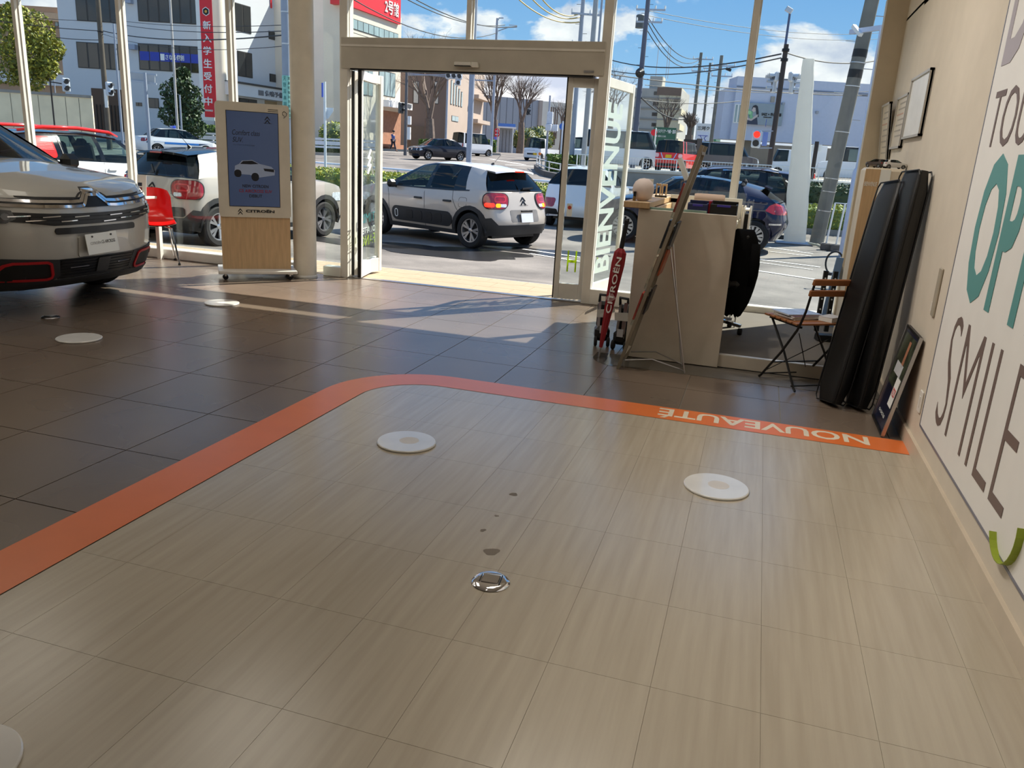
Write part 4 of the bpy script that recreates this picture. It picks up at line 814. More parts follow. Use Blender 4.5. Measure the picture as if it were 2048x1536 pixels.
# ---- 1. the sand coloured hatchback in the drive
def hatch(loc, head, label, roofm, glassm, lit, both):
    c = Car('hatchback', label, 'car', loc, head, C3S, dict(body=BEIGE, roof=roofm, glass=glassm, rglass=CARDARK if lit else CARGLASS, wglass=glassm), 'sand coloured hatchbacks outside', True)
    c.arches(CLAD, .075)
    c.band('sill_cladding', CLAD, lambda x: .18, lambda x: .30, .014, lambda x: -1.0 < x < 1.0)
    c.band('rear_bumper', CLAD, lambda x: .25, lambda x: .44+.14*max(0, min(1, (-1.52-x)/.14)) if x > -1.72 else (.58 if x > -1.80 else .455), .014, lambda x: x < -1.44)
    c.band('front_bumper', CLAD, lambda x: .18, lambda x: .40, .012, lambda x: x > 1.66)
    for f in ('L', 'R'):
        if f == 'R' and not both and 0: continue
        if lit:
            c.decal('side_bump_panel', M('airbump_black', (34, 36, 40), .55), f, rrect(1.62, .27, .125, 6, -.02, .475), .012)
            for k in range(5): c.decal('bump', M('airbump_cell', (26, 28, 32), .45), f, rrect(.2, .17, .05, 4, .30-.26*k, .475), .018, .004, K=2)
            c.ribbon('bump_outline', LETTER, f, rrect(.075, .14, .035, 4, .66, .475), .014, .015, .01, sub=1, closed=True)
        c.ribbon('door_gap', SEAM, f, [(-.06, .99), (-.10, .75), (-.12, .45), (-.12, .24)], .008, .002); c.ribbon('door_gap', SEAM, f, [(-.80, 1.0), (-.82, .85), (-.92, .70), (-1.0, .62)], .008, .002); c.ribbon('door_gap', SEAM, f, [(.98, .98), (.90, .8), (.87, .5), (.86, .24)], .008, .002)
        c.ribbon('fuel_flap' if f == 'R' else 'panel_line', SEAM, f, rrect(.19, .17, .04, 3, -1.08, .80), .006, .002, sub=1, closed=True)
        c.ribbon('waist_trim', BLACK, f, [(.9, .985), (0, .985), (-.8, 1.0), (-1.2, 1.02)], .022, .006)
        c.decal('headlamp', LAMPCLR, f, rrect(.30, .15, .06, 4, 1.62, .72), .008)
    c.handles(BLACK, (.07, -.70), .80)
    sg = {'L': 1, 'R': -1}
    for f in ('BL', 'BR'):
        k = -1 if f == 'BL' else 1
        lp = c.decal('tail_lamp', LAMPRED, f, rrect(.47, .27, .11, 6, -.01*k, .87), .020, .03); c.ribbon('lamp_rim', BLACK, f, rrect(.47, .27, .11, 6, -.01*k, .87), .014, .022, .01, lp, 1, True)
        c.ribbon('lamp_ring', LAMPLIT if 0 else M('lamp_ring_red', (196, 40, 50), .15, coat=1), f, rrect(.20, .09, .04, 4, -.09*k, .90), .020, .023, .004, lp, 1, True)
        if lit: c.decal('brake_light', LAMPLIT, f, rrect(.19, .07, .03, 3, .10*k, .80), .024, .006, lp); c.decal('indicator', LAMPAMB, f, rrect(.10, .07, .03, 3, -.06*k, .795), .025, .006, lp)
        c.decal('reverse_lamp', LAMPCLR, f, rrect(.12, .055, .02, 3, -.155*k, .795), .024, .006, lp)
    chev(c, 'chevron_emblem', M('emblem_dark', (50, 52, 58), .2, .8), 'B', 0, .90, .13)
    cartext(c, 'lettering', 'CITROËN', M('emblem_dark'), 'B', .12, .79, .24, .022); cartext(c, 'lettering', 'C3', M('emblem_dark'), 'B', -.40, .79, .06, .03)
    pr = c.decal('plate_recess', M('recess_grey', (110, 108, 106), .5), 'B', rrect(.78, .21, .04, 4, 0, .615), .004); 
    if lit: MB().box((-1.905, 0, .585), (.012, .33, .165), Matrix.Rotation(.22, 3, 'Y')).build('number_plate', PLATEW, pr); MB().box((-1.885, 0, .70), (.03, .30, .03)).build('plate_lamp', BLACK, pr)
    else: c.decal('bumper_cup', BLACK, 'BR', rrect(.22, .14, .05, 4, -.16, .54), .02)
    # roof spoiler, brake light, wiper, aerial
    vs = []; n = 10
    for (dx, dz, cw) in ((.06, .004, .56), (-.16, -.022, .54), (-.17, -.052, .53), (.0, -.03, .52)):
        for k in range(n+1): t = 1-2*k/n; vs.append((-1.39+dx-.09*(1-t*t), cw*t, 1.385+dz+.042*(1-abs(t)**2.2)))
    MB().add(vs, [(j*(n+1)+k, (j*(n+1)+k+1), ((j+1) % 4)*(n+1)+k+1, ((j+1) % 4)*(n+1)+k) for j in range(4) for k in range(n)]).build('roof_spoiler', roofm, c.root, smooth=30)
    MB().box((-1.665, 0, 1.382), (.02, .24, .026), None, .006).build('high_brake_light', LAMPLIT if lit else LAMPRED, c.root)
    MB().bar((-1.735, -.02, 1.085), (-1.71, -.34 if lit else .05, 1.10 if lit else 1.20), .03, .022, (1, 0, 0)).build('rear_wiper', BLACK, c.root)
    MB().tube([(-1.0, 0, 1.47), (-1.04, 0, 1.51)], [.035, .012], 8).tube([(-1.03, 0, 1.50), (-1.2, 0, 1.66)], .004, 5).build('aerial', BLACK, c.root)
    for s in (1, -1): c.mirror_(BLACK, .74, .84, .99, s)
    if not lit: c.decal('window_sticker', M('green_sticker', (70, 190, 120), .4), 'B', [( -.50+.06*cos(a), 1.13+.02*sin(a)) for a in [2*pi*k/14 for k in range(14)]], .035, .002, K=1); c.decal('rear_badge', CHROME, 'BR', rrect(.10, .035, .01, 2, -.42, .80), .008)
    for s_ in (.62, .4) if lit else (): pass
    return c
hatch((-5.78, 14.87, -.24), RD(157), 'sand coloured hatchback with white roof stopped outside the open entrance', paint('white_roof_paint', (232, 234, 240)), CARGLASS, True, True)
hatch((-8.63, 12.0, -.215), RD(81.4), 'sand coloured hatchback with black roof parked outside behind the digital sign', BLKP, CLEARG, False, True)

# ---- 2. the silver car indoors
S5 = dict(wb=2.73, r=.355, rim=.62, gap=.07, xcf=1.80, xcr=-1.95, nf=2.35, nr=2.8, ztest=.9, xf=[(.18, 2.08), (.26, 2.19), (.42, 2.255), (.62, 2.275), (.80, 2.265), (.90, 2.235), (.97, 2.17), (1.06, 2.0)], xr=[(.25, -2.1), (.45, -2.22), (.6, -2.23), (.8, -2.15), (1.0, -2.08), (1.15, -2.02)], hw=[(.18, .84), (.4, .905), (.65, .925), (.85, .92), (1.0, .88), (1.15, .84)], sill=[(-2.3, .28), (-1.8, .24), (1.75, .235), (2.1, .205)], top=[(2.4, .90), (2.24, .935), (2.1, .985), (1.8, 1.035), (1.15, 1.10), (.6, 1.04), (-1.2, 1.08), (-1.8, 1.12), (-2.3, 1.08)], cowl=1.10, deck=-1.95, hoodcrown=[(2.3, .0), (2.2, .022), (2.0, .05), (1.0, .085)], anch=[(1.12, .36, 'p'), (.82, .22, 'glass'), (-.05, -.08, 'p'), (-.15, -.18, 'glass'), (-1.0, -1.0, 'p'), (-1.2, -1.15, 'glass'), (-1.75, -1.5, 'p'), (-1.95, -1.7, 'x')], roofz=[(.36, 1.56), (-.2, 1.63), (-1.0, 1.635), (-1.7, 1.57)], roofw=[(.36, .58), (-.4, .63), (-1.7, .58)], tp=.02)
c = Car('display_suv', 'silver sport utility car indoors at the left edge with red framed fog lamps', 'car', (-7.475, 5.36, 0), 0, S5, dict(body=SILVER, roof=BLKP, glass=CARGLASS, wglass=glass('blue_windscreen', (.30, .40, .50), 1.6)), None, True)
c.arches(CLAD, .08)
c.band('lower_bumper', CLAD, lambda x: .20, lambda x: .275, .012, lambda x: x > 1.72)
GR = M('grille_black', (11, 11, 12), .35); GB = M('grille_bar', (20, 20, 21), .4)
fr_ = 'F'
up = c.decal('upper_grille', GR, fr_, [(-.87, .925), (-.87, .866), (-.2, .838), (.2, .838), (.87, .866), (.87, .925), (.5, .915), (.2, .905), (.1, .92), (0, .955), (-.1, .92), (-.2, .905), (-.5, .915)], .006)
for (z, yy) in ((.885, .0), (.848, 0)):
    c.ribbon('chrome_strip', CHROME, fr_, [(-.86, z+.03), (-.5, z+.008), (-.22, z), (-.13, z+.004), (-.05, z+.085), (.05, z+.085), (.13, z+.004), (.22, z), (.5, z+.008), (.86, z+.03)], .022, .012, .02, sub=4)
gr_ = c.decal('main_grille', GR, fr_, [(-.88, .828), (-.84, .758), (-.62, .735), (-.42, .706), (.42, .706), (.62, .735), (.84, .758), (.88, .828), (.4, .798), (0, .79), (-.4, .798)], .006)
for z in (.782, .755, .728): c.ribbon('grille_bar', GB, fr_, [(-.6+.3*(.775-z), z+.012), (-.2, z), (.2, z), (.6-.3*(.775-z), z+.012)], .022, .016, .012, gr_, 5)
for (a, z) in ((.18, .768), (.44, .775), (.66, .785), (.30, .738), (.56, .75), (-.18, .768), (-.44, .775), (-.66, .785), (-.30, .738), (-.56, .75), (.10, .722)): c.ribbon('chrome_dash', CHROME, fr_, [(a-.07, z), (a+.07, z+.004)], .008, .022, .004, gr_, 2)
for s in (1, -1):
    c.decal('headlamp', M('headlamp_dark', (40, 42, 46), .08, coat=1, var=.4, sc=18), fr_, [(s*q, z) for q, z in ((.70, .83), (.87, .85), (.90, .80), (.87, .745), (.74, .735), (.68, .77))], .012)
    for k in range(2): c.decal('lamp_unit', M('lamp_unit_dark', (96, 98, 102), .15, coat=1), fr_, [(s*(.74+.07*k)+.026*cos(a), .785+.026*sin(a)) for a in [2*pi*j/12 for j in range(12)]], .018, .01, K=1)
    fogp = c.decal('fog_housing', CLAD, fr_, [(s*q, z) for q, z in ((.40, .44), (.78, .47), (.93, .36), (.95, .25), (.5, .24), (.36, .30))], .012)
    oc_ = [(s*q, z) for q, z in ((.47, .41), (.50, .425), (.72, .43), (.77, .415), (.83, .34), (.83, .31), (.80, .295), (.48, .285), (.445, .295), (.44, .32))]
    c.ribbon('red_frame', M('red_trim', (176, 20, 30), .35), fr_, oc_, .02, .024, .01, fogp, 2, True); c.decal('fog_recess', M('fog_black', (6, 6, 7), .6), fr_, oc_, .014, .004, fogp)
    c.mirror_(BLACK, .98, .92, 1.10, s)
c.decal('lower_grille', GR, fr_, [(-.40, .44), (.40, .44), (.42, .38), (.38, .28), (-.38, .28), (-.42, .38)], .008)
for k in range(6): c.ribbon('grille_slat', GB, fr_, [(-.38, .42-.024*k), (.38, .42-.024*k)], .008, .014, .004, None, 5)
for (a, b) in ((-.30, -.12), (.20, .34)): c.ribbon('chrome_dash', CHROME, fr_, [(a, .365), (b, .365)], .006, .018, .004, None, 2)
c.decal('bumper_slot', GR, fr_, rrect(.84, .05, .022, 4, .0, .662), .010)
c.decal('plate_bracket', SILVER, fr_, rrect(.26, .16, .01, 2, -.10, .53), .012); c.decal('camera_block', M('grey_block', (52, 52, 54), .5), fr_, rrect(.13, .12, .005, 2, .03, .365), .02)
R20 = Matrix.Rotation(-.12, 3, 'Y') @ Matrix.Rotation(.03, 3, 'X')
np_ = MB().box((2.312, -.03, .55), (.006, .335, .165), R20, .001).build('name_plate', LETTER, c.root)
nl = R20 @ V((0, 1, 0)); nz_ = R20 @ V((0, 0, 1)); n0 = V((2.3165, -.03, .55))
text('lettering', 'CITROËN', .03, M('plate_grey', (150, 150, 152), .5), n0-nl*.128-nz_*.004, nl, nz_, np_, .0003, fit=(.108, .026)); text('lettering', 'C5 AIRCROSS', .03, INK, n0-nl*-.002-nl*.012-nz_*.004, nl, nz_, np_, .0003, fit=(.145, .026))
for y in (-.10, .10): MB().lathe([(.008, 0), (.008, .004)], 10, n0+nl*y+nz_*.06, 'x').build('plate_bolt', BLACK, np_)
c.ribbon('bonnet_gap', SEAM, fr_, [(-.85, .945), (-.5, .92), (-.16, .91), (-.05, .985), (.05, .985), (.16, .91), (.5, .92), (.85, .945)], .012, .003)
for a in (.2, -.5): MB().bar((1.06, a, 1.205), (.90, a+.4, 1.25), .02, .02).build('wiper', BLACK, c.root)

# ---- 3. white crossover with red roof rails
S3A = dict(wb=2.60, r=.34, xcf=1.66, xcr=-1.62, nf=2.5, nr=2.7, ztest=.9, xf=[(.2, 1.98), (.4, 2.08), (.6, 2.12), (.85, 2.08), (1.0, 1.95)], xr=[(.25, -1.92), (.5, -2.03), (.7, -2.0), (1.0, -1.9), (1.15, -1.84)], hw=[(.2, .82), (.45, .87), (.7, .885), (.95, .865), (1.12, .82)], sill=[(-2, .28), (2, .24)], top=[(2.2, .85), (1.95, .98), (1.5, 1.03), (1.0, 1.08), (.5, 1.04), (-1.2, 1.09), (-2, 1.10)], cowl=.98, deck=-1.70, hoodcrown=[(2.1, .01), (1.8, .06), (.9, .09)], anch=[(1.0, .45, 'p'), (.78, .33, 'glass'), (.0, -.02, 'p'), (-.10, -.12, 'glass'), (-.82, -.82, 'p'), (-.92, -.92, 'p'), (-1.5, -1.45, 'p'), (-1.76, -1.66, 'x')], roofz=[(.45, 1.50), (-.2, 1.555), (-1.2, 1.55), (-1.66, 1.50)], roofw=[(.45, .56), (-.4, .60), (-1.66, .57)], tp=.03)
c = Car('crossover', 'white crossover with red roof rails and red louvred rear quarter window parked outside', 'car', (-12.7682, 12.68, -.2), RD(84), S3A, dict(body=PEARLW, roof=BLKP, glass=CLEARG, rglass=CLEARG, wglass=CLEARG), None, True)
REDT = M('red_louvre', (236, 24, 20), .4, coat=1, spec=.05)
for s in (1, -1):
    MB().tube([(.50, s*.585, 1.53), (.30, s*.60, 1.60), (-.4, s*.625, 1.645), (-1.1, s*.615, 1.635), (-1.55, s*.59, 1.56)], [.02, .032, .034, .034, .02], 8).build('roof_rail', REDT, c.root, smooth=True)
    c.mirror_(REDT if 0 else BLACK, .80, .88, 1.08, s)
for f in ('R', 'L'):
    lv = c.decal('quarter_panel', REDT, f, rrect(.42, .36, .06, 4, -1.20, 1.30), .012)
    for k in range(12): c.ribbon('louvre_line', M('louvre_shadow', (150, 8, 12), .4), f, [(-1.39, 1.44-.025*k), (-1.02, 1.44-.025*k)], .006, .016, .004, lv, 3)
    c.ribbon('window_chrome', M('satin_trim', (150, 148, 142), .6), f, [(-.87, 1.10), (-.87, 1.47), (-.4, 1.50), (.3, 1.46)], .012, .012)
    c.ribbon('door_gap', SEAM, f, [(-.06, 1.05), (-.1, .6), (-.1, .26)], .008, .002); c.ribbon('door_gap', SEAM, f, [(-.86, 1.07), (-.95, .9), (-1.0, .7)], .008, .002)
    c.decal('tail_lamp', LAMPRED, 'BR' if f == 'R' else 'BL', rrect(.35, .22, .07, 4, 0, .93), .014)
c.handles(PEARLW, (.10, -.66), .93); c.arches(CLAD, .07)
MB().tube([(-1.4, .0, 1.57), (-1.46, .0, 1.62)], [.03, .01], 8).tube([(-1.45, 0, 1.61), (-1.62, .0, 1.82)], .004, 5).build('aerial', BLACK, c.root)

# ---- 4. navy hatch coupe on the right, dark crossover and a white car behind it
S4 = dict(wb=2.66, r=.33, xcf=1.70, xcr=-1.55, nf=2.2, nr=2.4, xf=[(.2, 2.1), (.4, 2.19), (.6, 2.2), (.75, 2.1), (.9, 1.9)], xr=[(.25, -1.82), (.45, -1.95), (.6, -2.0), (.7, -1.97), (.85, -1.94), (1.05, -1.84)], hw=[(.2, .81), (.45, .87), (.65, .885), (.85, .87), (1.0, .83)], sill=[(-2, .27), (2, .22)], top=[(2.3, .64), (2.1, .72), (1.8, .82), (1.3, .92), (.8, .93), (-.6, .98), (-1.2, 1.03), (-1.75, 1.02), (-2, .98)], cowl=1.08, deck=-1.60, hoodcrown=[(2.2, .01), (1.8, .05), (1.0, .09)], anch=[(1.10, .35, 'p'), (.86, .25, 'glass'), (-.10, -.20, 'p'), (-.18, -.28, 'glass'), (-1.02, -.92, 'p'), (-1.14, -1.0, 'body'), (-1.70, -1.35, 'x')], roofz=[(.35, 1.36), (-.1, 1.425), (-.6, 1.40), (-1.0, 1.33), (-1.35, 1.24)], roofw=[(.35, .55), (-.2, .59), (-1.35, .52)], tp=.04, bulge=.05, spokes=7, rim=.68)
c = Car('navy_hatchback', 'navy blue arched-roof car parked side-on outside the window right of the entrance', 'car', (-1.38, 17.86, -.22), RD(178), S4, dict(body=NAVY, glass=glass('teal_car_glass', (.45, .62, .64), 1.3)), None, True)
for f in ('L', 'R'):
    c.ribbon('door_gap', SEAM, f, [(-.12, .97), (-.2, .6), (-.2, .25)], .008, .002); c.ribbon('door_gap', SEAM, f, [(-1.05, .99), (-1.0, .75)], .008, .002)
    c.decal('tail_lamp', LAMPRED, 'B'+f, [(-.16, .96), (.17, .96), (.17, .86), (.10, .80), (-.16, .80)] if f == 'L' else [(.16, .96), (-.17, .96), (-.17, .86), (-.10, .80), (.16, .80)], .014)
    c.decal('tail_lamp', M('tail_lamp_bright', (214, 16, 30), .12, coat=1), f, [(-1.58, .96), (-1.70, 1.02), (-1.93, .92), (-1.95, .78), (-1.68, .80), (-1.52, .86)], .012)
    c.ribbon('lamp_strip', M('tail_lamp_bright'), f, [(-1.30, 1.36), (-1.50, 1.22), (-1.72, 1.02)], .055, .012); c.ribbon('lamp_lens', LETTER, f, [(-1.70, .865), (-1.92, .86)], .03, .016)
    c.ribbon('bumper_strip', CHROME, f, [(-1.62, .60), (-1.95, .605)], .035, .02); c.decal('headlamp', LAMPCLR, 'F'+f, [(-.24, .66), (.2, .70), (.24, .62), (-.1, .56)] if f == 'L' else [(.24, .66), (-.2, .70), (-.24, .62), (.1, .56)], .012)
c.handles(NAVY, (-.02, -.85), .78); c.ribbon('chrome_strip', CHROME, 'F', [(-.6, .52), (0, .5), (.6, .52)], .025, .012); c.decal('grille', GR, 'F', [(-.6, .48), (.6, .48), (.5, .28), (-.5, .28)], .006)
MB().box((-1.50, 0, 1.30), (.16, 1.0, .03), Matrix.Rotation(-.35, 3, 'Y'), .01).build('roof_spoiler', NAVY, c.root)
for s in (1, -1): c.mirror_(NAVY, .86, .84, .96, s)
S5b = dict(S5)
c = Car('dark_suv', 'black sport utility car with maroon roof rails parked behind the navy car', 'car', (-1.1, 21.95, -.22), RD(178), S5b, dict(body=BLKP, roof=paint('maroon_roof_paint', (66, 18, 28)), glass=CARGLASS), None, True, 1)
for s in (1, -1): MB().tube([(.30, s*.61, 1.60), (.15, s*.62, 1.665), (-1.2, s*.64, 1.68), (-1.45, s*.62, 1.62)], .02, 6).build('roof_rail', STEEL, c.root, smooth=True); c.mirror_(BLKP, .98, .92, 1.10, s)
for f in ('L', 'R'): c.ribbon('window_chrome', CHROME, f, [(.75, 1.18), (.15, 1.56), (-.6, 1.62), (-1.4, 1.56), (-1.75, 1.35)], .03, .012); c.decal('tail_lamp', LAMPRED, 'B'+f, rrect(.4, .14, .05, 4, 0, .98), .012)
c = Car('white_hatchback', 'white hatchback seen through the right door glass beyond the navy car', 'car', (-4.36, 21.2, -.235), RD(92), C3S, dict(body=WHT, roof=WHT, rglass=CARDARK), None, False)
for f in ('BL', 'BR'): c.decal('tail_lamp', LAMPRED, f, rrect(.36, .22, .06, 4, 0, .60), .014); c.decal('bumper_corner', BLACK, f, rrect(.5, .14, .04, 4, 0, .38), .014)
c.arches(CLAD)

# ---- 5. street traffic
def street(name, label, cat, loc, head, spec, cols, lamps='B', **k):
    return Car(name, label, cat, loc, RD(head), spec, cols, None, False, 0)
SED = dict(wb=2.7, r=.31, xcf=1.75, xcr=-1.75, nf=2.5, nr=2.6, xf=[(.2, 2.1), (.45, 2.2), (.65, 2.2), (.8, 2.1)], xr=[(.25, -2.1), (.5, -2.2), (.8, -2.2), (1.0, -2.12)], hw=[(.2, .80), (.5, .87), (.8, .86), (.95, .82)], sill=[(-2, .26), (2, .22)], top=[(2.3, .66), (2.0, .76), (1.5, .88), (1.0, .95), (-1.2, .98), (-1.5, 1.0), (-2.2, .96)], cowl=1.05, deck=-1.45, hoodcrown=[(2.2, .01), (1.8, .04), (1.0, .06)], deckcrown=[(-2.2, .02), (-1.4, .05)], anch=[(1.1, .4, 'p'), (.85, .3, 'glass'), (.0, -.05, 'p'), (-.1, -.12, 'glass'), (-.9, -.8, 'p'), (-1.5, -1.0, 'x')], roofz=[(.4, 1.38), (-.3, 1.45), (-1.0, 1.40)], roofw=[(.4, .56), (-.3, .6), (-1.0, .57)])
BOX = lambda L, W, H, belt, wb, hood, r=.28: dict(wb=wb, r=r, xcf=L/2-.22, xcr=-L/2+.16, nf=3.2, nr=4, ztest=.8, xf=[(.2, L/2-.05), (.5, L/2), (.8, L/2-.03), (belt, L/2-.12)], xr=[(.2, -L/2+.03), (.5, -L/2), (belt, -L/2+.05)], hw=[(.2, W/2-.06), (.5, W/2), (belt, W/2-.02)], sill=[(-3, .25), (3, .22)], top=[(L/2+.1, belt-.22), (L/2-.25, belt-.08), (L/2-hood, belt), (-L/2, belt)], cowl=L/2-hood-.03, deck=-L/2+.06, hoodcrown=[(9, .05), (-9, .05)], anch=[(L/2-hood, L/2-hood-.45, 'p'), (L/2-hood-.22, L/2-hood-.58, 'glass'), (.12, .08, 'p'), (.0, .0, 'glass'), (-L/4-.1, -L/4-.1, 'body'), (-L/4-.2, -L/4-.2, 'dark'), (-L/2+.22, -L/2+.28, 'body'), (-L/2+.08, -L/2+.16, 'x')], roofz=[(9, H-.06), (-9, H-.06)], roofw=[(9, W/2-.10), (-9, W/2-.10)], bowf=.10, bowr=.03, crown=.05, bulge=.01, tp=.01)
def lampsB(c, y, z, w=.12, h=.3, m=LAMPRED):
    for s in (1, -1): c.decal('tail_lamp', m, 'B', rrect(w, h, min(w, h)*.3, 2, s*y, z), .012, K=2)
def lampsF(c, y, z, w=.26, h=.14):
    for s in (1, -1): c.decal('headlamp', LAMPCLR, 'F', rrect(w, h, min(w, h)*.35, 3, s*y, z), .012, K=2)
t_ = gloc = None
c = street('taxi', 'white taxi with blue stripe and roof sign behind the black roofed hatchback', 'taxi', (-31.7616, 38.6662, 0.2452), 62, SED, dict(body=WHT, rglass=CARGLASS)); lampsB(c, .7, .82, .22, .18)
for f in ('R', 'L'): c.ribbon('blue_stripe', M('taxi_blue', (30, 110, 190), .4), f, [(1.9, .68), (-1.9, .70)], .10, .008, sub=8)
MB().box((-.1, 0, 1.56), (.16, .42, .13), None, .02).build('roof_sign', M('taxi_sign', (40, 70, 180), .4), c.root); text('lettering', 'TAXI', .1, LETTER, (-.185, .16, 1.525), (0, -1, 0), (0, 0, 1), c.root, .001, fit=(.32, .07))
c = street('navy_sedan', 'dark navy saloon turning in the junction beyond the white roofed hatchback', 'car', (-22.1928, 53.9638, 0.7253), 236, SED, dict(body=paint('dark_blue_paint', (14, 20, 36)), glass=CARGLASS)); lampsF(c, .66, .66, .32, .14); c.decal('grille', GR, 'F', rrect(.8, .12, .04, 3, 0, .42), .01); chrome_ = c.decal('front_emblem', CHROME, 'F', rrect(.14, .09, .04, 3, 0, .66), .012)
c = street('white_van', 'white boxy van on the road behind the grey steel pole', 'van', (-23.9877, 65.8928, 1.0856), 62, BOX(3.5, 1.55, 1.85, .98, 2.4, .50), dict(body=WHT)); lampsB(c, .66, .80, .12, .36); c.decal('rear_plate', PLATEW, 'B', rrect(.33, .16, .01, 1, .0, .55), .01)
c = street('red_small_car', 'red small car seen from behind beyond the white railing', 'car', (-4.5166, 44.5, 1.0), 78, BOX(3.4, 1.52, 1.6, .95, 2.45, .75), dict(body=paint('red_car_paint', (214, 44, 40)), rglass=CARDARK)); lampsB(c, .62, .82, .2, .2, M('ring_lamp', (236, 190, 190), .2)); c.decal('rear_plate', PLATEY, 'B', rrect(.33, .16, .01, 1, .0, .78), .012); c.ribbon('plate_frame', CHROME, 'B', [(-.42, .95), (-.28, .66), (.28, .66), (.42, .95)], .04, .014); c.decal('rear_valance', BLACK, 'B', rrect(1.2, .14, .05, 2, 0, .36), .012)
c = street('grey_wagon', 'grey boxy wagon side-on behind the white railing', 'car', (-2.2603, 50.2, 1.0), 2, BOX(3.7, 1.6, 1.78, 1.05, 2.5, .72, .30), dict(body=paint('grey_brown_paint', (92, 88, 88)), glass=CARGLASS)); lampsF(c, .6, .8)
c = street('white_wagon', 'white car cut off by the steel post at the far right of the upper lot', 'car', (4.7972, 47.5, 1.0), 178, BOX(4.4, 1.75, 1.85, 1.05, 2.8, .9, .33), dict(body=WHT)); lampsB(c, .7, .9)
c = street('delivery_van', 'white van beside the parking sign, behind the right door panel', 'van', (-8.0351, 47.5, 1.0), 8, BOX(4.6, 1.75, 2.1, 1.1, 2.8, .5, .33), dict(body=WHT)); lampsF(c, .7, .8)
c = street('silver_van', 'small white van waiting on the far road behind the right door leaf', 'van', (-14.3318, 66.5, 1.1039), 268, BOX(4.2, 1.7, 1.95, 1.05, 2.7, .6), dict(body=WHT)); lampsF(c, .65, .75)
def truck(label, loc, head, boxh, name='kei_truck'):
    sp = BOX(1.5, 1.46, 1.76, 1.02, 1.2, .22); sp.update(dict(wx=[.25, -1.65], wb=1.9, xcr=-.62)); sp['anch'] = [(.56, .34, 'p'), (.36, .20, 'glass'), (-.30, -.30, 'body'), (-.62, -.62, 'x')]; sp['deck'] = -.6; sp['xr'] = [(.2, -.7), (1.1, -.7)]
    c = Car(name, label, 'truck', loc, RD(head), sp, dict(body=WHT, wglass=CARGLASS, rglass=CARGLASS), None, False, 0); lampsF(c, .56, .72, .22, .18); c.decal('grille', BLACK, 'F', rrect(.62, .12, .03, 2, 0, .52), .01, K=2); c.decal('front_plate', PLATEY, 'F', rrect(.33, .165, .01, 1, .42, .52), .014, K=2)
    c.ribbon('vent_line', M('vent_grey', (150, 152, 156), .5), 'F', [(-.4, .80), (.4, .80)], .03, .006)
    bed = MB().bb((-2.55, -.72, .58), (-.78, .72, .66))
    if boxh: bed.bb((-2.6, -.8, .6), (-.8, .8, boxh), .03)
    else: bed.bb((-2.55, -.72, .66), (-2.5, .72, .95)).bb((-2.55, -.72, .66), (-.78, -.68, .95)).bb((-2.55, .68, .66), (-.78, .72, .95)); [bed.tube([(-.80, y, .66), (-.80, y, 1.55)], .02, 6) for y in (-.5, 0, .5)]; bed.tube([(-.80, -.66, 1.55), (-.80, .66, 1.55)], .02, 6)
    bed.build('cargo_box' if boxh else 'cargo_bed', WHT, c.root); MB().bb((-2.5, -.35, .35), (-.5, .35, .58)).build('chassis', BLACK, c.root)
    return c
truck('white flatbed mini truck driving towards the junction beyond the entrance', (-17.728, 63.3821, 1.0097), 254, 0, 'flatbed_truck')
truck('white box truck with a blue cab window under the blue grey building', (0.9985, 57, 1.0), 180, 2.05, 'box_truck')

# ================================================================== OUTSIDE
def Gz(Y): return G(min(Y, 80))
# ---- ground
mt = M('asphalt', (150, 143, 134), .85, var=.0); t = mt.node_tree; b = t.nodes['Principled BSDF']
gg = N('ShaderNodeNewGeometry', t); na = N('ShaderNodeTexNoise', t, Scale=70, Detail=3); nb = N('ShaderNodeTexNoise', t, Scale=.55, Detail=6, Roughness=.6); LK(gg.outputs['Position'], na.inputs['Vector'], t); LK(gg.outputs['Position'], nb.inputs['Vector'], t)
ra = N('ShaderNodeValToRGB', t); ramp(ra, [(.35, lin((92, 87, 82))+(1,)), (.62, lin((136, 129, 121))+(1,))]); LK(nb.outputs[0], ra.inputs[0], t)
rb = N('ShaderNodeMapRange', t); rb.inputs[1].default_value = .3; rb.inputs[2].default_value = .7; rb.inputs[3].default_value = .82; rb.inputs[4].default_value = 1.14; LK(na.outputs[0], rb.inputs[0], t)
mm_ = N('ShaderNodeMixRGB', t, blend_type='MULTIPLY'); mm_.inputs[0].default_value = 1; LK(ra.outputs[0], mm_.inputs[1], t); LK(rb.outputs[0], mm_.inputs[2], t); LK(mm_.outputs[0], b.inputs['Base Color'], t)
ASPH = mt
ys = [9.03, 9.6, 10.5, 11.7, 13, 17, 22]+[22+5*k for k in range(1, 12)]+[80, 110, 160, 300]; xs = [-160, -90, -50, -30, -20, -12, -6, 0, 6, 14, 30, 60]
vs = [(x, y, Gz(y)-.0) for y in ys for x in xs]; n = len(xs)
tag(MB().add(vs, [(j*n+i, j*n+i+1, (j+1)*n+i+1, (j+1)*n+i) for j in range(len(ys)-1) for i in range(n-1)]).build('ground', ASPH), kind='structure')
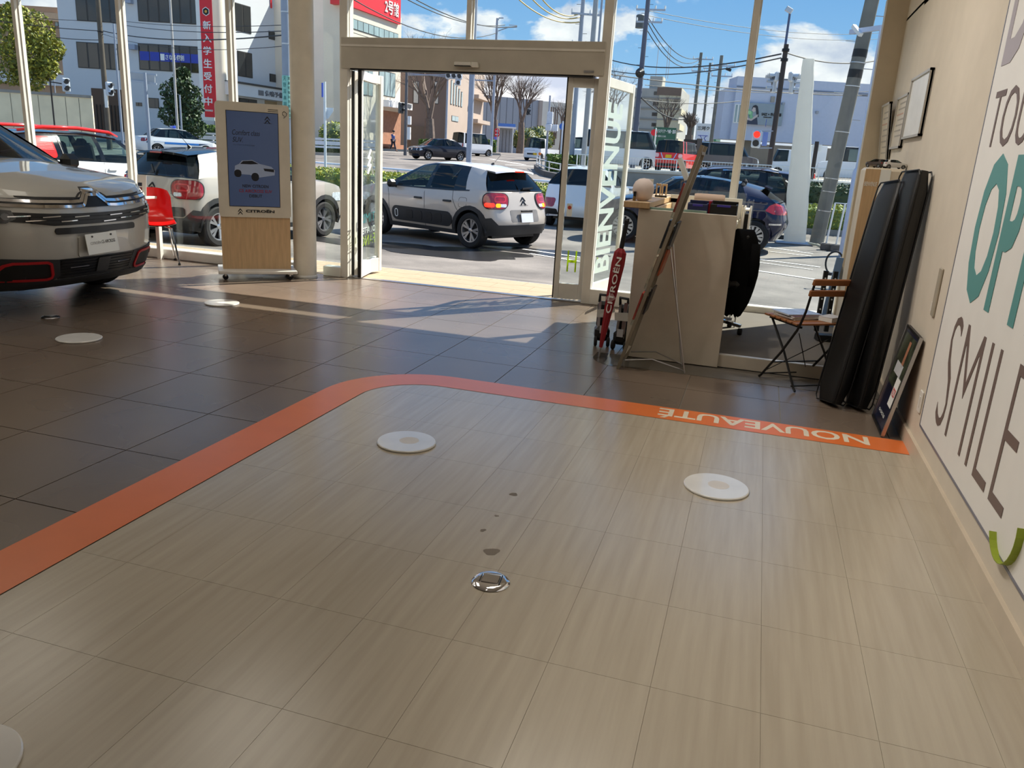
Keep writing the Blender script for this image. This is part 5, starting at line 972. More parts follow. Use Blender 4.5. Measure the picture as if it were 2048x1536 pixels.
# wet patch left by washing: smooth darker film with an outline of its own
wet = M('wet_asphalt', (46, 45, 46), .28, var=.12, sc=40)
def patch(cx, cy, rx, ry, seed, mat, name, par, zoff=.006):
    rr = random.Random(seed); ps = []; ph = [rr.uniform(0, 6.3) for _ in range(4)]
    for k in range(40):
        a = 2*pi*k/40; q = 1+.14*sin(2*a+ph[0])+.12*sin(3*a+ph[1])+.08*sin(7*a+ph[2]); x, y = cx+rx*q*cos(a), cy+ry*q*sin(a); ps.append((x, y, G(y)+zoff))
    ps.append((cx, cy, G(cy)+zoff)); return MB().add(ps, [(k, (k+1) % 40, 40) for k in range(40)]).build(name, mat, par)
gnd = bpy.data.objects['ground']
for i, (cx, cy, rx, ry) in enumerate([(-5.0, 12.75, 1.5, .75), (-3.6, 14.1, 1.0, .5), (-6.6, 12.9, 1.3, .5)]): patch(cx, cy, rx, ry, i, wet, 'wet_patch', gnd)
stripe = M('road_marking', (226, 224, 216), .7, var=.08, sc=8)
def mark(p, q, w, par=gnd):
    mb = MB(); p, q = V(p+(0,)), V(q+(0,)); d = (q-p); nn = V((-d.y, d.x, 0)).normalized()*w/2; vs = []
    for k in range(9):
        c = p+d*k/8
        for s in (1, -1): e = c+nn*s; vs.append((e.x, e.y, Gz(e.y)+.008))
    mb.add(vs, [(2*k, 2*k+1, 2*k+3, 2*k+2) for k in range(8)]).build('road_marking', stripe, par)
for p, q, w in [((-4.088, 14.191), (-2.916, 13.786), .09), ((-3.792, 13.628), (-2.782, 13.178), .09), ((-0.006, 16.093), (1.204, 15.668), .10), ((0.002, 15.579), (1.045, 15.138), .06), ((0.021, 14.253), (1.087, 13.724), .10), ((0.061, 18.955), (1.202, 18.16), .10), ((-0.086, 17.956), (1.143, 17.595), .08), ((-31.171, 62.966), (-25.88, 66.158), .4), ((-16.841, 52.826), (-14.782, 53.634), .4), ((-20.846, 61.415), (-15.987, 54.718), .3)]: mark(p, q, w)
# entrance apron of cream tiles
ap = tag(MB().bb((-14, 8.12, -.2), (3, 9.03, -.02)).build('floor_apron', GROUT), kind='structure')
APT = M('apron_tile', (174, 154, 126), .7, var=.06)
tm = MB().bb((.002, .002, -.02), (.448, .298, -.006)).build('paving_tile', APT); td = tm.data; bpy.data.objects.remove(tm)
for i in range(-12, 8):
    for j in range(3): shared('paving_tile', td, ap, (-1.6+i*.45+.15*(j % 2), 8.125+j*.302, 0))
MB().bb((-14, 8.12, -.02), (-7.0, 9.03, -.006)).bb((2.0, 8.12, -.02), (3, 9.03, -.006)).build('apron_slab', APT, ap)

# ---- planting
LEAFY = {}
def leafmat(name, c1, c2):
    if name in MATS: return MATS[name]
    mt = M(name, c1, .6, var=.2, sc=3); t = mt.node_tree; b = t.nodes['Principled BSDF']; gg = N('ShaderNodeNewGeometry', t); r_ = N('ShaderNodeValToRGB', t); ramp(r_, [(0, lin(c2)+(1,)), (1, lin(c1)+(1,))]); LK(gg.outputs['Random Per Island'], r_.inputs[0], t); LK(r_.outputs[0], b.inputs['Base Color'], t); return mt
YG = leafmat('yellow_green_leaf', (196, 196, 78), (96, 112, 38)); MG = leafmat('mid_green_leaf', (120, 146, 60), (50, 74, 30)); DG = leafmat('dark_green_leaf', (70, 96, 50), (24, 42, 22)); OG = leafmat('olive_leaf', (168, 164, 52), (66, 84, 26)); TWIG = M('bark', (112, 98, 88), .9, var=.2, sc=4); CONC = M('concrete', (150, 146, 138), .85, var=.12, sc=2, bump=.1)
def leaves(mb, blobs, n, size, rr):
    for _ in range(n):
        (cx, cy, cz, rx, ry, rz) = rr.choice(blobs); d = V((rr.gauss(0, 1), rr.gauss(0, 1), rr.gauss(0, 1))).normalized()*(rr.random()**.25)
        p = V((cx+rx*d.x, cy+ry*d.y, cz+rz*d.z)); a = V((rr.uniform(-1, 1), rr.uniform(-1, 1), rr.uniform(-1, 1))).normalized(); c = a.cross(V((rr.uniform(-1, 1), rr.uniform(-1, 1), rr.uniform(-1, 1)))).normalized(); s = size*rr.uniform(.6, 1.3)
        mb.add([p-a*s, p+c*s*.5, p+a*s, p-c*s*.5], [(0, 1, 2, 3)])
def hedge(A, B, h, w, mat, label, n=2600, size=.06, seed=1, name='hedge', curb=True, z=None):
    A, B = V(A+(0,)), V(B+(0,)); d = B-A; L = d.length; x = d.normalized(); y = V((-x.y, x.x, 0)); rr = random.Random(seed); g0 = Gz(A.y) if z is None else z; g1 = Gz(B.y) if z is None else z
    o = thing(name, (A.x, A.y, g0), 0, label, 'hedge'); core = MB(); m = max(4, int(L/.5)); vs = []; prof = [(-.42, .08), (-.45, .5), (-.38, .85), (0, .93), (.38, .85), (.45, .5), (.42, .08)]
    for i in range(m+1):
        c = d*i/m; zz = (g1-g0)*i/m
        for (a, b_) in prof: q = 1+rr.uniform(-.06, .06); v = c+y*a*w*q; vs.append((v.x, v.y, zz+b_*h*q))
    k = len(prof); core.add(vs, [(i*k+j, i*k+j+1, (i+1)*k+j+1, (i+1)*k+j) for i in range(m) for j in range(k-1)]+[tuple(range(k)), tuple(range(m*k, m*k+k))]).build('core', DG if mat is not YG else MG, o)
    lf = MB()
    for _ in range(n):
        s = rr.random(); a = rr.uniform(-.5, .5)*w; e = abs(a)/(w*.5); zz = h*(1.0-.12*e**3)+rr.uniform(-.05, .06) if rr.random() < .45 else rr.uniform(.08, 1)*h
        if zz < h*.9: a = math.copysign(w*.47, -1 if rr.random() < .75 else 1)+rr.uniform(-.06, .06)
        p = d*s+y*a+V((0, 0, zz+(g1-g0)*s)); u_ = V((rr.uniform(-1, 1), rr.uniform(-1, 1), rr.uniform(-.6, 1))).normalized(); c = u_.cross(V((rr.uniform(-1, 1), rr.uniform(-1, 1), rr.uniform(-1, 1)))).normalized(); q = size*rr.uniform(.6, 1.3)
        lf.add([p-u_*q, p+c*q*.5, p+u_*q, p-c*q*.5], [(0, 1, 2, 3)])
    tag(lf.build('foliage', mat, o), kind='stuff')
    if curb: c0 = MB(); c0.bar((0, 0, .03)+y*0 if 0 else V((0, 0, .03))-y*w*.56, V((d.x, d.y, .03+g1-g0))-y*w*.56, .12, .18); c0.build('kerb', CONC, o)
    return o
hedge((-15.5, 23.1), (-5.25, 22.5), .86, 1.0, YG, 'yellow green clipped hedge along the street behind the hatchback by the entrance', 6500, .05, 1)
hedge((.95, 24.0), (5.2, 24.6), .72, .9, YG, 'low yellow green hedge between the white column banner and the steel post', 2600, .05, 2)
hedge((.6, 34.4), (6, 34.8), .85, 1.2, DG, 'dark green hedge at the foot of the retaining wall on the right', 1500, .07, 3)
hedge((-30.352, 69.206), (-28.868, 69.653), 1.0, 1.2, MG, 'clipped green hedge at the foot of the first bare tree', 700, .12, 4, curb=False)
hedge((-26.239, 74.807), (-24.948, 75.194), 1.2, 1.6, MG, 'rounded green hedge behind the white boxy van', 700, .12, 5, curb=False)
hedge((-12.183, 46.11), (-9.72, 46.831), 1.0, 3.0, MG, 'green traffic island planting behind the white curved fence', 2600, .09, 6)
hedge((-30.704, 51.625), (-28.527, 52.269), .7, 1.0, DG, 'dark low hedge under the far guard rail left of the entrance', 900, .09, 7)
hedge((-40.99, 50.961), (-34.28, 52.914), 1.5, 1.2, MG, 'green hedge in front of the white school building', 2500, .10, 8, curb=False)
def bush(px, cz, r_, label, mat, seed, n=1200, size=.1, zb=None):
    o = thing('round_bush', (px[0], px[1], Gz(px[1])), 0, label, 'bush'); rr = random.Random(seed); h = cz-Gz(px[1]); mb = MB()
    MB().lathe([(r_*.5, h-r_*.7), (r_*.85, h-r_*.3), (r_*.85, h+r_*.2), (r_*.5, h+r_*.6), (.02, h+r_*.72)], 14).build('core', DG, o); MB().tube([(0, 0, 0), (0, 0, h)], .07, 6).build('stem', TWIG, o)
    leaves(mb, [(0, 0, h, r_, r_, r_*.8)], n, size, rr); tag(mb.build('foliage', mat, o), kind='stuff')
bush((-31.613, 56.067), 2.117, 1.15, 'round clipped yellow green bush behind the far guard rail', YG, 11)
bush((-27.058, 92.408), 3.071, 1.7, 'yellow flowering bush left of the mini truck cab top', OG, 12, 1000, .16); bush((-26.466, 95.914), 3.328, 1.9, 'yellow green bush behind the mini truck', OG, 13, 1000, .16)
def leafy(base, parts, label, mat, seed, n, size, name='leafy_tree', trunk=.16):
    o = thing(name, base, 0, label, 'tree'); rr = random.Random(seed); mb = MB(); top = max(p[2] for p in parts)
    MB().tube([(0, 0, 0), (.05, .03, top*.4), (-.03, 0, top*.8)], [trunk, trunk*.8, trunk*.4], 8).build('trunk', TWIG, o); br = MB()
    for (x, y, z, rx, ry, rz) in parts: br.tube([(0, 0, z*.7), (x*.6, y*.6, z*.9), (x, y, z)], [trunk*.35, trunk*.25, .02], 5)
    br.build('branch', TWIG, o); leaves(mb, parts, n, size, rr); tag(mb.build('foliage', mat, o), kind='stuff')
def rel(base, pts): return [tuple(a-b for a, b in zip(p[:3], base))+tuple(p[3:]) for p in pts]
leafy((-44.335, 40.796, 0.328), rel((-44.335, 40.796, 0.328), [(-44.729, 40.585, 6.642, 1.458, 1.458, 1.312), (-43.756, 40.976, 6.993, 1.367, 1.367, 1.23), (-42.598, 41.023, 6.034, 0.972, 0.972, 0.875), (-43.53, 40.556, 5.392, 1.519, 1.519, 1.367), (-44.628, 40.082, 4.886, 1.367, 1.367, 1.23), (-42.579, 40.673, 4.861, 0.79, 0.79, 0.711), (-43.387, 40.289, 4.373, 1.094, 1.094, 0.985), (-44.748, 40.935, 7.815, 0.79, 0.79, 0.711)]), 'large olive green leafy tree over the concrete wall at the far left', OG, 21, 7000, .13)
leafy((-35.868, 44.398, 0.436), rel((-35.868, 44.398, 0.436), [(-35.969, 44.849, 5.104, 0.443, 0.443, 0.399), (-36.005, 44.652, 4.49, 0.696, 0.696, 0.626), (-36.445, 44.358, 3.944, 0.823, 0.823, 0.741), (-35.376, 44.662, 3.916, 0.696, 0.696, 0.626), (-36.127, 44.225, 3.198, 0.759, 0.759, 0.683), (-35.11, 44.494, 3.106, 0.696, 0.696, 0.626), (-36.335, 43.956, 2.513, 0.759, 0.759, 0.683), (-35.305, 44.202, 2.33, 0.886, 0.886, 0.797), (-34.849, 44.204, 1.898, 0.759, 0.759, 0.683)]), 'dark pruned evergreen tree before the white school building', DG, 22, 5000, .12)
def bare(base, top, spread, fork, label, seed, r0=.22, depth=5, name='bare_tree', pollard=False):
    o = thing(name, base, 0, label, 'tree'); rr = random.Random(seed); H = top-base[2]; fk = fork-base[2]
    MB().tube([(0, 0, 0), (.06, 0, fk*.5), (0, .0, fk)], [r0*1.15, r0*.95, r0*.75], 9).build('trunk', TWIG, o); mb = MB()
    def grow(p, d, L, r_, k):
        q = p+d*L*.5+V((rr.uniform(-.06, .06), rr.uniform(-.06, .06), .02))*L; e = q+(d+V((0, 0, .12))).normalized()*L*.5; mb.tube([p, q, e], [r_, r_*.75, r_*.5], 5 if k < 2 else 3, cap=False)
        if k >= depth: return
        m = (3 if k else 5) if not (pollard and k == 2) else 6
        for i in range(m):
            a = 2*pi*(i+rr.random()*.6)/m; t_ = rr.uniform(.3, .65) if k else rr.uniform(.25, .5); x = d.orthogonal().normalized(); y = d.cross(x); nd = (d+(x*cos(a)+y*sin(a))*t_*spread).normalized()
            st = e if i == 0 or k == 0 else p.lerp(e, rr.uniform(.45, 1)); grow(st, nd, L*rr.uniform(.62, .82), r_*.5, k+1)
    for i in range(4):
        a = 2*pi*i/4+rr.random(); grow(V((0, 0, fk*.97)), V((cos(a)*.35*spread, sin(a)*.35*spread, 1)).normalized(), (H-fk)*.36, r0*.45, 1)
    mb.build('branches', TWIG, o)
bare((-30.334, 71.368, 1.251), 11.42, .9, 4.121, 'bare street tree left of the hanging traffic signal', 31, .55, 5)
bare((-27.222, 81.051, 1.512), 10.686, .75, 4.69, 'bare pollarded street tree before the grey building, the left of two', 32, .42, 5, pollard=True)
bare((-26.368, 87.913, 1.512), 10.169, .8, 4.831, 'bare pollarded street tree before the grey building, the right of two', 33, .40, 5, pollard=True)
bare((-52.123, 118.204, 1.512), 19.386, 1.3, 10.65, 'large bare tree rising behind the entrance header', 34, .5, 5)
bare((-18.67, 99.707, 1.512), 12.934, 1.3, 6.595, 'bare bushy tree behind the right door leaf', 35, .4, 5)
bare((-9.862, 82.115, 1.512), 8.089, .9, 4.635, 'bare broom-shaped tree before the grey apartment block', 36, .35, 5)
bare((-6.635, 71.944, 1.268), 6.018, .8, 3.841, 'bare knotted tree right of the apartment block', 37, .4, 4, pollard=True)
bare((-21.336, 86.356, 1.512), 7.811, .9, 4.708, 'small bare tree by the cream building', 38, .25, 4)

# ---- buildings
BW = M('shaded_white_render', (206, 208, 210), .7, var=.04, sc=.4); CRM = M('cream_tile', (222, 212, 194), .6, var=.05, sc=.6); TAN = M('tan_render', (172, 140, 112), .7, var=.06, sc=.5); DBR = M('dark_brown_render', (124, 104, 90), .75, var=.05, sc=.5); LBR = M('light_brown_render', (176, 160, 146), .75, var=.05, sc=.5); GRY = M('grey_panel', (160, 162, 166), .6, var=.03); BGR = M('blue_grey_cladding', (184, 192, 210), .55, var=.03); GLZ = M('dark_glazing', (34, 36, 38), .12, var=.25, sc=.8, coat=.6); GLP = M('pale_glazing', (150, 170, 172), .15, var=.2, sc=.6); BRK = M('orange_brick', (160, 116, 90), .8, var=.15, sc=3); WFR = M('window_frame_dark', (58, 56, 54), .5); SIGNR = M('sign_red', (222, 34, 48), .5, var=.02); SIGNW = M('sign_white', (232, 232, 228), .5, var=.02); SIGNG = M('sign_green', (30, 140, 90), .5, var=.02); DGRN = M('sign_dark_green', (44, 92, 72), .5, var=.1); SKYB = M('sign_blue', (44, 66, 170), .5, var=.05)
class Bld:
    def __init__(s, label, A, B, z0, z1, dp, mat, name='building', cat='building', of=None):
        s.A, s.B = V(A+(0,)), V(B+(0,)); s.x = (s.B-s.A).normalized(); s.n = V((s.x.y, -s.x.x, 0)); s.L = (s.B-s.A).length; s.z0 = of.z0 if of else z0
        s.o = of.o if of else thing(name, (A[0], A[1], z0), 0, label, cat); s.d = s.A-of.A if of else V((0, 0, 0))
        s.boxp('wall', 0, z0, s.L, z1, -dp, 0, mat)
    def boxp(s, name, u0, z0, u1, z1, d0, d1, mat, par=None):
        c = s.d+s.x*((u0+u1)/2)+s.n*((d0+d1)/2)+V((0, 0, (z0+z1)/2-s.z0)); return MB().box(c, (abs(u1-u0), abs(d1-d0), abs(z1-z0)), Matrix((s.x, -s.n, V((0, 0, 1)))).transposed()).build(name, mat, par or s.o)
    def win(s, r, k=1, gm=None, rows=1, fm=None):
        u0, z0, u1, z1 = r; w = s.boxp('window', u0, z0, u1, z1, -.05, .04, fm or WFR)
        f = .06*min(1, (z1-z0))
        for j in range(rows):
            for i in range(k):
                a, b_ = u0+(u1-u0)*i/k+f, u0+(u1-u0)*(i+1)/k-f; c, d = z0+(z1-z0)*j/rows+f, z0+(z1-z0)*(j+1)/rows-f; s.boxp('pane', a, c, b_, d, -.04, .06, gm or GLZ, w)
    def txt(s, body, u, z, w, h, mat, off=.08, par=None, vertical=False): return text('lettering', body, .5, mat, s.d+s.x*u+s.n*off+V((0, 0, z-s.z0)), s.x, (0, 0, 1), par or s.o, .02, fit=(w, h), bold=.008)
# white school building
b = Bld('white school building with dark ribbon windows, a blue band sign and a lettered canopy', (-52.811, 52.122), (-41.848, 55.524), .5, 22, 9, BW)
for r_, k in (((1.42, 9.269, 4.848, 12.869), 4), ((6.089, 9.506, 10.912, 13.171), 6), ((1.201, 5.916, 4.543, 7.787), 4), ((5.914, 6.044, 10.681, 7.952), 6), ((6.41, 3.289, 7.23, 4.031), 1), ((5.428, 3.372, 5.896, 3.632), 2)): b.win(r_, k)
u0, z0, u1, z1 = (5.995, 6.734, 10.684, 7.382)
for i in range(6): bnd = b.boxp('blue_band_panel', u0+(u1-u0)*i/6+.03, z0, u0+(u1-u0)*(i+1)/6-.03, z1, .07, .09, SKYB)
r_ = (7.992, 6.863, 9.414, 7.259); b.txt('さなる個別', r_[0], r_[1], r_[2]-r_[0], r_[3]-r_[1], LETTER, .10); r_ = (7.61, 6.809, 7.917, 7.277); b.boxp('crest_mark', r_[0], r_[1], r_[2], r_[3], .09, .11, LETTER)
for r_ in ((5.384, 10.671, 5.799, 11.018), (5.358, 7.439, 5.856, 7.796)): b.boxp('vent_hood', r_[0], r_[1], r_[2], r_[3], 0, .5, M('hood_grey', (150, 160, 180), .5))
r_ = (2.032, 1.36, 4.417, 4.493); b.boxp('entrance_recess', r_[0], r_[1], r_[2], r_[3], -.02, .03, M('recess_brown', (96, 74, 58), .8))
for k in range(9): b.boxp('gate_bar', r_[0]+.3+k*.28, r_[1], r_[0]+.36+k*.28, r_[1]+(r_[3]-r_[1])*.62, .03, .1, DARK)
pc = (-41.185, 55.53, 5.994); MB().lathe([(.50, 0), (.50, 21.5)], 24, (pc[0]-b.A.x, pc[1]-b.A.y, 0)).build('round_corner_pier', CRM, b.o, smooth=40)
b2 = Bld('white school wing with an entrance canopy lettered in grey', (-41.148, 56.072), (-40.48, 69.208), .5, 22, 4, BW, of=b)
for r_, k in (((1.406, 9.486, 3.421, 11.502), 2), ((1.616, 6.153, 3.418, 8.04), 2), ((5.689, 9.459, 6.502, 10.081), 1), ((5.668, 6.123, 6.492, 6.761), 1), ((7.403, 9.692, 8.111, 10.287), 1), ((1.58, 2.479, 3.865, 4.504), 2)): b2.win(r_, k)
u0, z0, u1, z1 = (-0.584, 4.601, 8.152, 5.573); cn = b2.boxp('canopy', u0, z0, u1, z1, 0, 1.2, BW); b2.boxp('canopy_edge', u0, z1-.1, u1, z1+.05, -.02, 1.3, WFR, cn)
r_ = (3.356, 4.826, 6.435, 5.262); b2.txt('佐鳴予備校', r_[0], r_[1], r_[2]-r_[0], r_[3]-r_[1], M('letter_grey', (110, 112, 118), .4, .3), 1.24, cn); r_ = (2.538, 4.818, 3.172, 5.204); b2.boxp('crest_mark', r_[0], r_[1], r_[2], r_[3], 1.2, 1.25, M('letter_grey'), cn)
r_ = (4.924, 2.648, 7.146, 4.561); b2.boxp('porch_wall', r_[0], r_[1], r_[2], r_[3], 0, .06, M('porch_tan', (170, 150, 120), .8))
r_ = (6.001, 11.776, 7.783, 12.777); b2.txt('1号', r_[0], r_[1], r_[2]-r_[0], r_[3]-r_[1], SIGNR, .06)
# vertical red banner
bn = Bld('tall red vertical banner with white characters on the school building', (-41.094, 52.995), (-40.125, 53.296), 2.549, 12.857, .12, SIGNW, 'vertical_banner', 'banner')
r_ = (0.319, 2.8, 1.182, 12.791); bn.boxp('red_face', r_[0]-.02, r_[1], r_[2]+.02, r_[3], 0, .02, SIGNR)
for ch, rr_ in zip('新入学生受付中', [(0.477, 8.899, 1.061, 9.474), (0.431, 8.016, 1.054, 8.595), (0.423, 7.159, 1.012, 7.743), (0.396, 6.262, 1.005, 6.885), (0.368, 5.39, 0.962, 5.984), (0.341, 4.512, 0.956, 5.111), (0.314, 3.626, 0.913, 4.23)]): bn.txt(ch, rr_[0], rr_[1], rr_[2]-rr_[0], rr_[3]-rr_[1], LETTER, .04)
r_ = (0.317, 3.2, 0.918, 3.343); bn.txt('SANARU', r_[0], r_[1], r_[2]-r_[0], r_[3]-r_[1], LETTER, .04)
r_ = (0.453, 9.772, 1.034, 10.442); cu_, cz_, rr0 = (r_[0]+r_[2])/2, (r_[1]+r_[3])/2, (r_[3]-r_[1])*.42
for q, off, m_ in ((1, .025, LETTER), (.82, .035, INK), (.35, .045, M('gold_mark', (220, 170, 70), .5))): MB().prism([(rr0*q*cos(RD(60*k+30)), rr0*q*1.1*sin(RD(60*k+30))) for k in range(6)], bn.x*cu_+bn.n*off+V((0, 0, cz_-bn.z0)), bn.x, (0, 0, 1), .008).build('crest', m_, bn.o)
# second school building
b3 = Bld('cream school annex with a big red roof sign, ribbon windows and a grey wing', (-34.112, 62.344), (-33.785, 72.39), .6, 12.827, 12, CRM)
u0, z0, u1, z1 = (0.043, 12.163, 9.363, 15.643); sg = b3.boxp('roof_sign', u0-.6, z0, u1, z1, -1, .25, SIGNR)
r_ = (6.191, 12.287, 9.225, 13.509); b3.txt('2号館', u1-3.1, z0+.5, 2.6, 1.15, LETTER, .30, sg); b3.txt('備校', u1-3.1, z0+2.0, 2.6, 1.15, LETTER, .30, sg)
b3.win((1.061, 10.578, 9.379, 11.377), 9, GLP); b3.win((5.761, 5.807, 8.936, 7.936), 3, GLP); b3.win((1.143, 5.568, 4.661, 7.981), 4, GLP)
r_ = (5.372, 1.034, 10.106, 4.57); b3.boxp('brick_base', r_[0], .6, r_[2], r_[3], 0, .08, BRK); b3.win((6.793, 1.483, 8.668, 4.137), 2, M('door_glass', (150, 134, 100), .2))
r_ = (5.332, 4.831, 10.018, 5.395); cn = b3.boxp('canopy', r_[0], r_[1], r_[2], r_[3], 0, 1.3, SIGNW); b3.txt('SANARU', r_[0]+2.2, r_[1]+.12, 2.2, .4, M('letter_grey'), 1.34, cn)
for k in range(3): b3.boxp('step', r_[0]+1, .6, r_[2], 1.0+.22*k+.2, .1, 1.6-.4*k, BRK)
b3b = Bld('grey recessed wing of the cream annex with a black window strip', (-39.052, 65.231), (-36.696, 67.067), .6, 12.943, 3, M('wing_grey', (176, 172, 164), .7, var=.03), of=b3)
b3b.win((0.22, 2.82, 0.584, 11.517), 1, GLZ, 9); r_ = (0.62, 2.717, 0.962, 13.915); b3b.boxp('pier', r_[0], r_[1], r_[2], r_[3], 0, .5, CRM)
for r_ in ((1.076, 10.881, 1.374, 11.678), (1.038, 6.734, 1.34, 8.172)): b3b.win(r_, 1)
r_ = (1.094, 12.955, 3.009, 13.27); b3b.boxp('red_sign_return', r_[0], r_[1], r_[2], r_[3]+4, 0, .3, SIGNR)
# left: brown hall behind a concrete wall
b4 = Bld('brown tiled hall with a cornice behind the leafy tree', (-70.849, 59.785), (-62.944, 62.238), .8, 11.792, 12, TAN)
r_ = (1.119, 10.572, 9.129, 11.243); b4.boxp('cornice', r_[0], r_[1], r_[2], r_[3], 0, .5, M('cornice_tan', (214, 176, 140), .7)); r_ = (0.422, 5.079, 8.598, 6.04); b4.boxp('white_band', r_[0], r_[1], r_[2], r_[3], 0, .3, BW); b4.win((7.848, 10.202, 8.483, 10.833), 2, GLP)
for r_ in ((8.265, 8.733, 8.356, 9.837), (8.584, 8.751, 8.675, 9.855)): b4.boxp('wall_slit', r_[0], r_[1], r_[2], r_[3], 0, .05, CRM)
r_ = (7.208, 6.593, 7.806, 7.414); b4.boxp('notice', r_[0], r_[1], r_[2], r_[3], 0, .06, SIGNW)
bw_ = Bld('long stained concrete retaining wall under the leafy tree', (-45.566, 37.796), (-40.23, 41.661), .2, 3.376, .4, M('stained_concrete', (244, 228, 192), .9, var=.14, sc=.8), 'concrete_wall', 'wall'); bw_.boxp('coping', 0, 3.376-.12, bw_.L, 3.376+.04, -.45, .05, CONC)
for k in range(9): bw_.boxp('joint', bw_.L*k/9, .2, bw_.L*k/9+.03, 3.376-.15, 0, .006, M('joint_grey', (120, 112, 96), .9))
# middle: brown building, grey building, cream building
b5 = Bld('brown building with pale slit windows and five tall narrow ones behind the first bare tree', (-34.477, 75.49), (-31.499, 78.624), .8, 10.321, 6, DBR)
for r_ in ((0.585, 5.667, 1.167, 7.751), (2.828, 5.791, 3.316, 7.901)): b5.win(r_, 1, M('pale_screen', (206, 200, 184), .6))
r_ = (0.253, 1.738, 1.702, 3.551); b5.boxp('gate_panel', r_[0], r_[1], r_[2], r_[3], .4, .5, M('gate_brown', (110, 92, 74), .7))
b6 = Bld('side wall in a sunlit light brown with five tall narrow windows', (-31.499, 78.624), (-33.277, 94.647), .8, 11.009, 4, LBR, of=b5)  # sunlit side of the brown building: sunlight put into a lighter brown
for k in range(5): b6.win((1.071+k*1.05, 5.931, 1.071+k*1.05+.55, 8.292-.2*k), 1, GLP)
b6.win((1.782, 4.354, 4.416, 4.899), 2, GLP); r_ = (9.35, 7.155, 15.746, 7.424)
for k in range(3): b6.boxp('balcony', r_[0], r_[1]-2.6*k, r_[2], r_[1]-2.6*k+.4, 0, 1.0, LBR)
b7 = Bld('grey panel building with black characters on its side', (-36.429, 103.614), (-30.269, 109.945), .8, 8.597, 10, GRY)
for k in range(9): b7.boxp('panel_joint', b7.L*(k+.5)/9, 1, b7.L*(k+.5)/9+.06, 8.597, 0, .02, M('joint_dark', (90, 92, 96), .7))
for ch, r_ in (('泉', (6.394, 7.496, 7.09, 8.258)), ('家', (6.379, 6.6, 7.156, 7.366))): b7.txt(ch, r_[0], r_[1], r_[2]-r_[0], r_[3]-r_[1], INK)
b7.boxp('corner_pier', b7.L-.5, .8, b7.L, 8.597, 0, .3, LBR)
b8 = Bld('cream low building behind the round blue sign', (-33.072, 120.125), (-28.708, 123.689), .8, 9.208, 10, CRM)
for k in range(4): b8.boxp('pipe', b8.L*.28+k*.35, 4, b8.L*.28+k*.35+.1, 8.5, 0, .1, M('pipe_brown', (110, 80, 60), .7))
b8.win((1.569, 3.06, 2.567, 4.863), 1, M('gate_brown'))
sh = Bld('grey panelled bus shelter with a blue roof edge', (-27.7, 84.223), (-26.28, 84.663), 1.1, 4.134, .2, M('shelter_panel', (140, 146, 154), .5), 'bus_shelter', 'shelter')
r_ = (-0.107, 4.151, 1.704, 4.556); sh.boxp('roof', r_[0], r_[1], r_[2], r_[3]-.1, -1, 1.2, M('shelter_blue', (80, 130, 210), .4)); sh.boxp('fascia', r_[0]-.1, r_[1]-.15, r_[2]+.1, r_[1], -1, 1.25, SIGNW)
for u in (.0, sh.L): sh.boxp('post', u-.06, 1.1, u+.06, r_[1], .9, 1.05, SIGNW)
for k in range(3): sh.boxp('panel_joint', sh.L*(k+1)/4, 1.1, sh.L*(k+1)/4+.04, r_[1]-.3, 0, .02, WFR)
# right: apartments, blue grey building
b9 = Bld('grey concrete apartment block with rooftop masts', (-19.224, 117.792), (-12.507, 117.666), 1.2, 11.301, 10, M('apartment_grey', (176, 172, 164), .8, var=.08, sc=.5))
for k, y_ in enumerate((186, 207, 228, 249)):
    for r_ in ([(2.942, 10.451, 3.915, 10.909), (2.95, 9.065, 3.926, 9.526), (2.958, 7.669, 3.937, 8.134), (3.037, 6.267, 4.019, 6.735)][k],): b9.win(r_, 2); b9.boxp('floor_band', 0, r_[1]-.5, b9.L, r_[1]-.3, 0, .12, M('apartment_band', (150, 146, 138), .8))
b9.boxp('upper_brown_part', b9.L*.5, 10.438, b9.L, 11.381+.1, 0, .1, DBR)
z9 = 11.301; b9.boxp('roof_house', 2.04, z9, 3.776, z9+1.7, -4, -1, M('apartment_grey'))
for (u, h) in ((2.6, 4.4), (4.0, 4.2), (4.3, 4.3)): b9.boxp('mast', u, z9+1.5, u+.08, z9+1.6+h, -2, -1.9, STEEL)
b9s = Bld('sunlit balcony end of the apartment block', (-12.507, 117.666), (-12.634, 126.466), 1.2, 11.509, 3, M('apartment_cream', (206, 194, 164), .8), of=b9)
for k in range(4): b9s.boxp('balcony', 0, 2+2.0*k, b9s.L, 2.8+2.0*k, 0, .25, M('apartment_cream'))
b10 = Bld('blue grey clad building overhanging a parking level', (-3.008, 67.574), (9.489, 71.452), 3.529, 8.206, 2.5, BGR)
zb_ = b10.z0; zt_ = 8.206
b10.boxp('side_wing', -.75, zb_, 0, 7.275, -2.4, -.4, BGR); b10.boxp('cable_band', 0, 7.41, b10.L, 7.41+.1, 0, .06, M('band_slate', (110, 122, 140), .6))
b10.win((0.063, 4.771, 0.611, 6.174), 2, GLP, 1, SIGNW); b10.boxp('back_wall', 0, 1.0, b10.L, zb_, -9, -8.5, M('under_croft', (130, 124, 112), .8))
for u in (1.5, 6, 11): b10.boxp('pier', u, 1.0, u+.5, zb_, -1.5, -.9, M('under_croft'))
for r_ in ((3.673, 6.302, 3.907, 6.485), (6.43, 5.827, 6.626, 6.011)): b10.boxp('vent', r_[0], r_[1], r_[2], r_[3], 0, .15, GRY)
for r_ in ((2.765, 6.475, 3.077, 6.877),): b10.boxp('vent', r_[0], r_[1], r_[2], r_[3], 0, .12, M('apartment_band'))
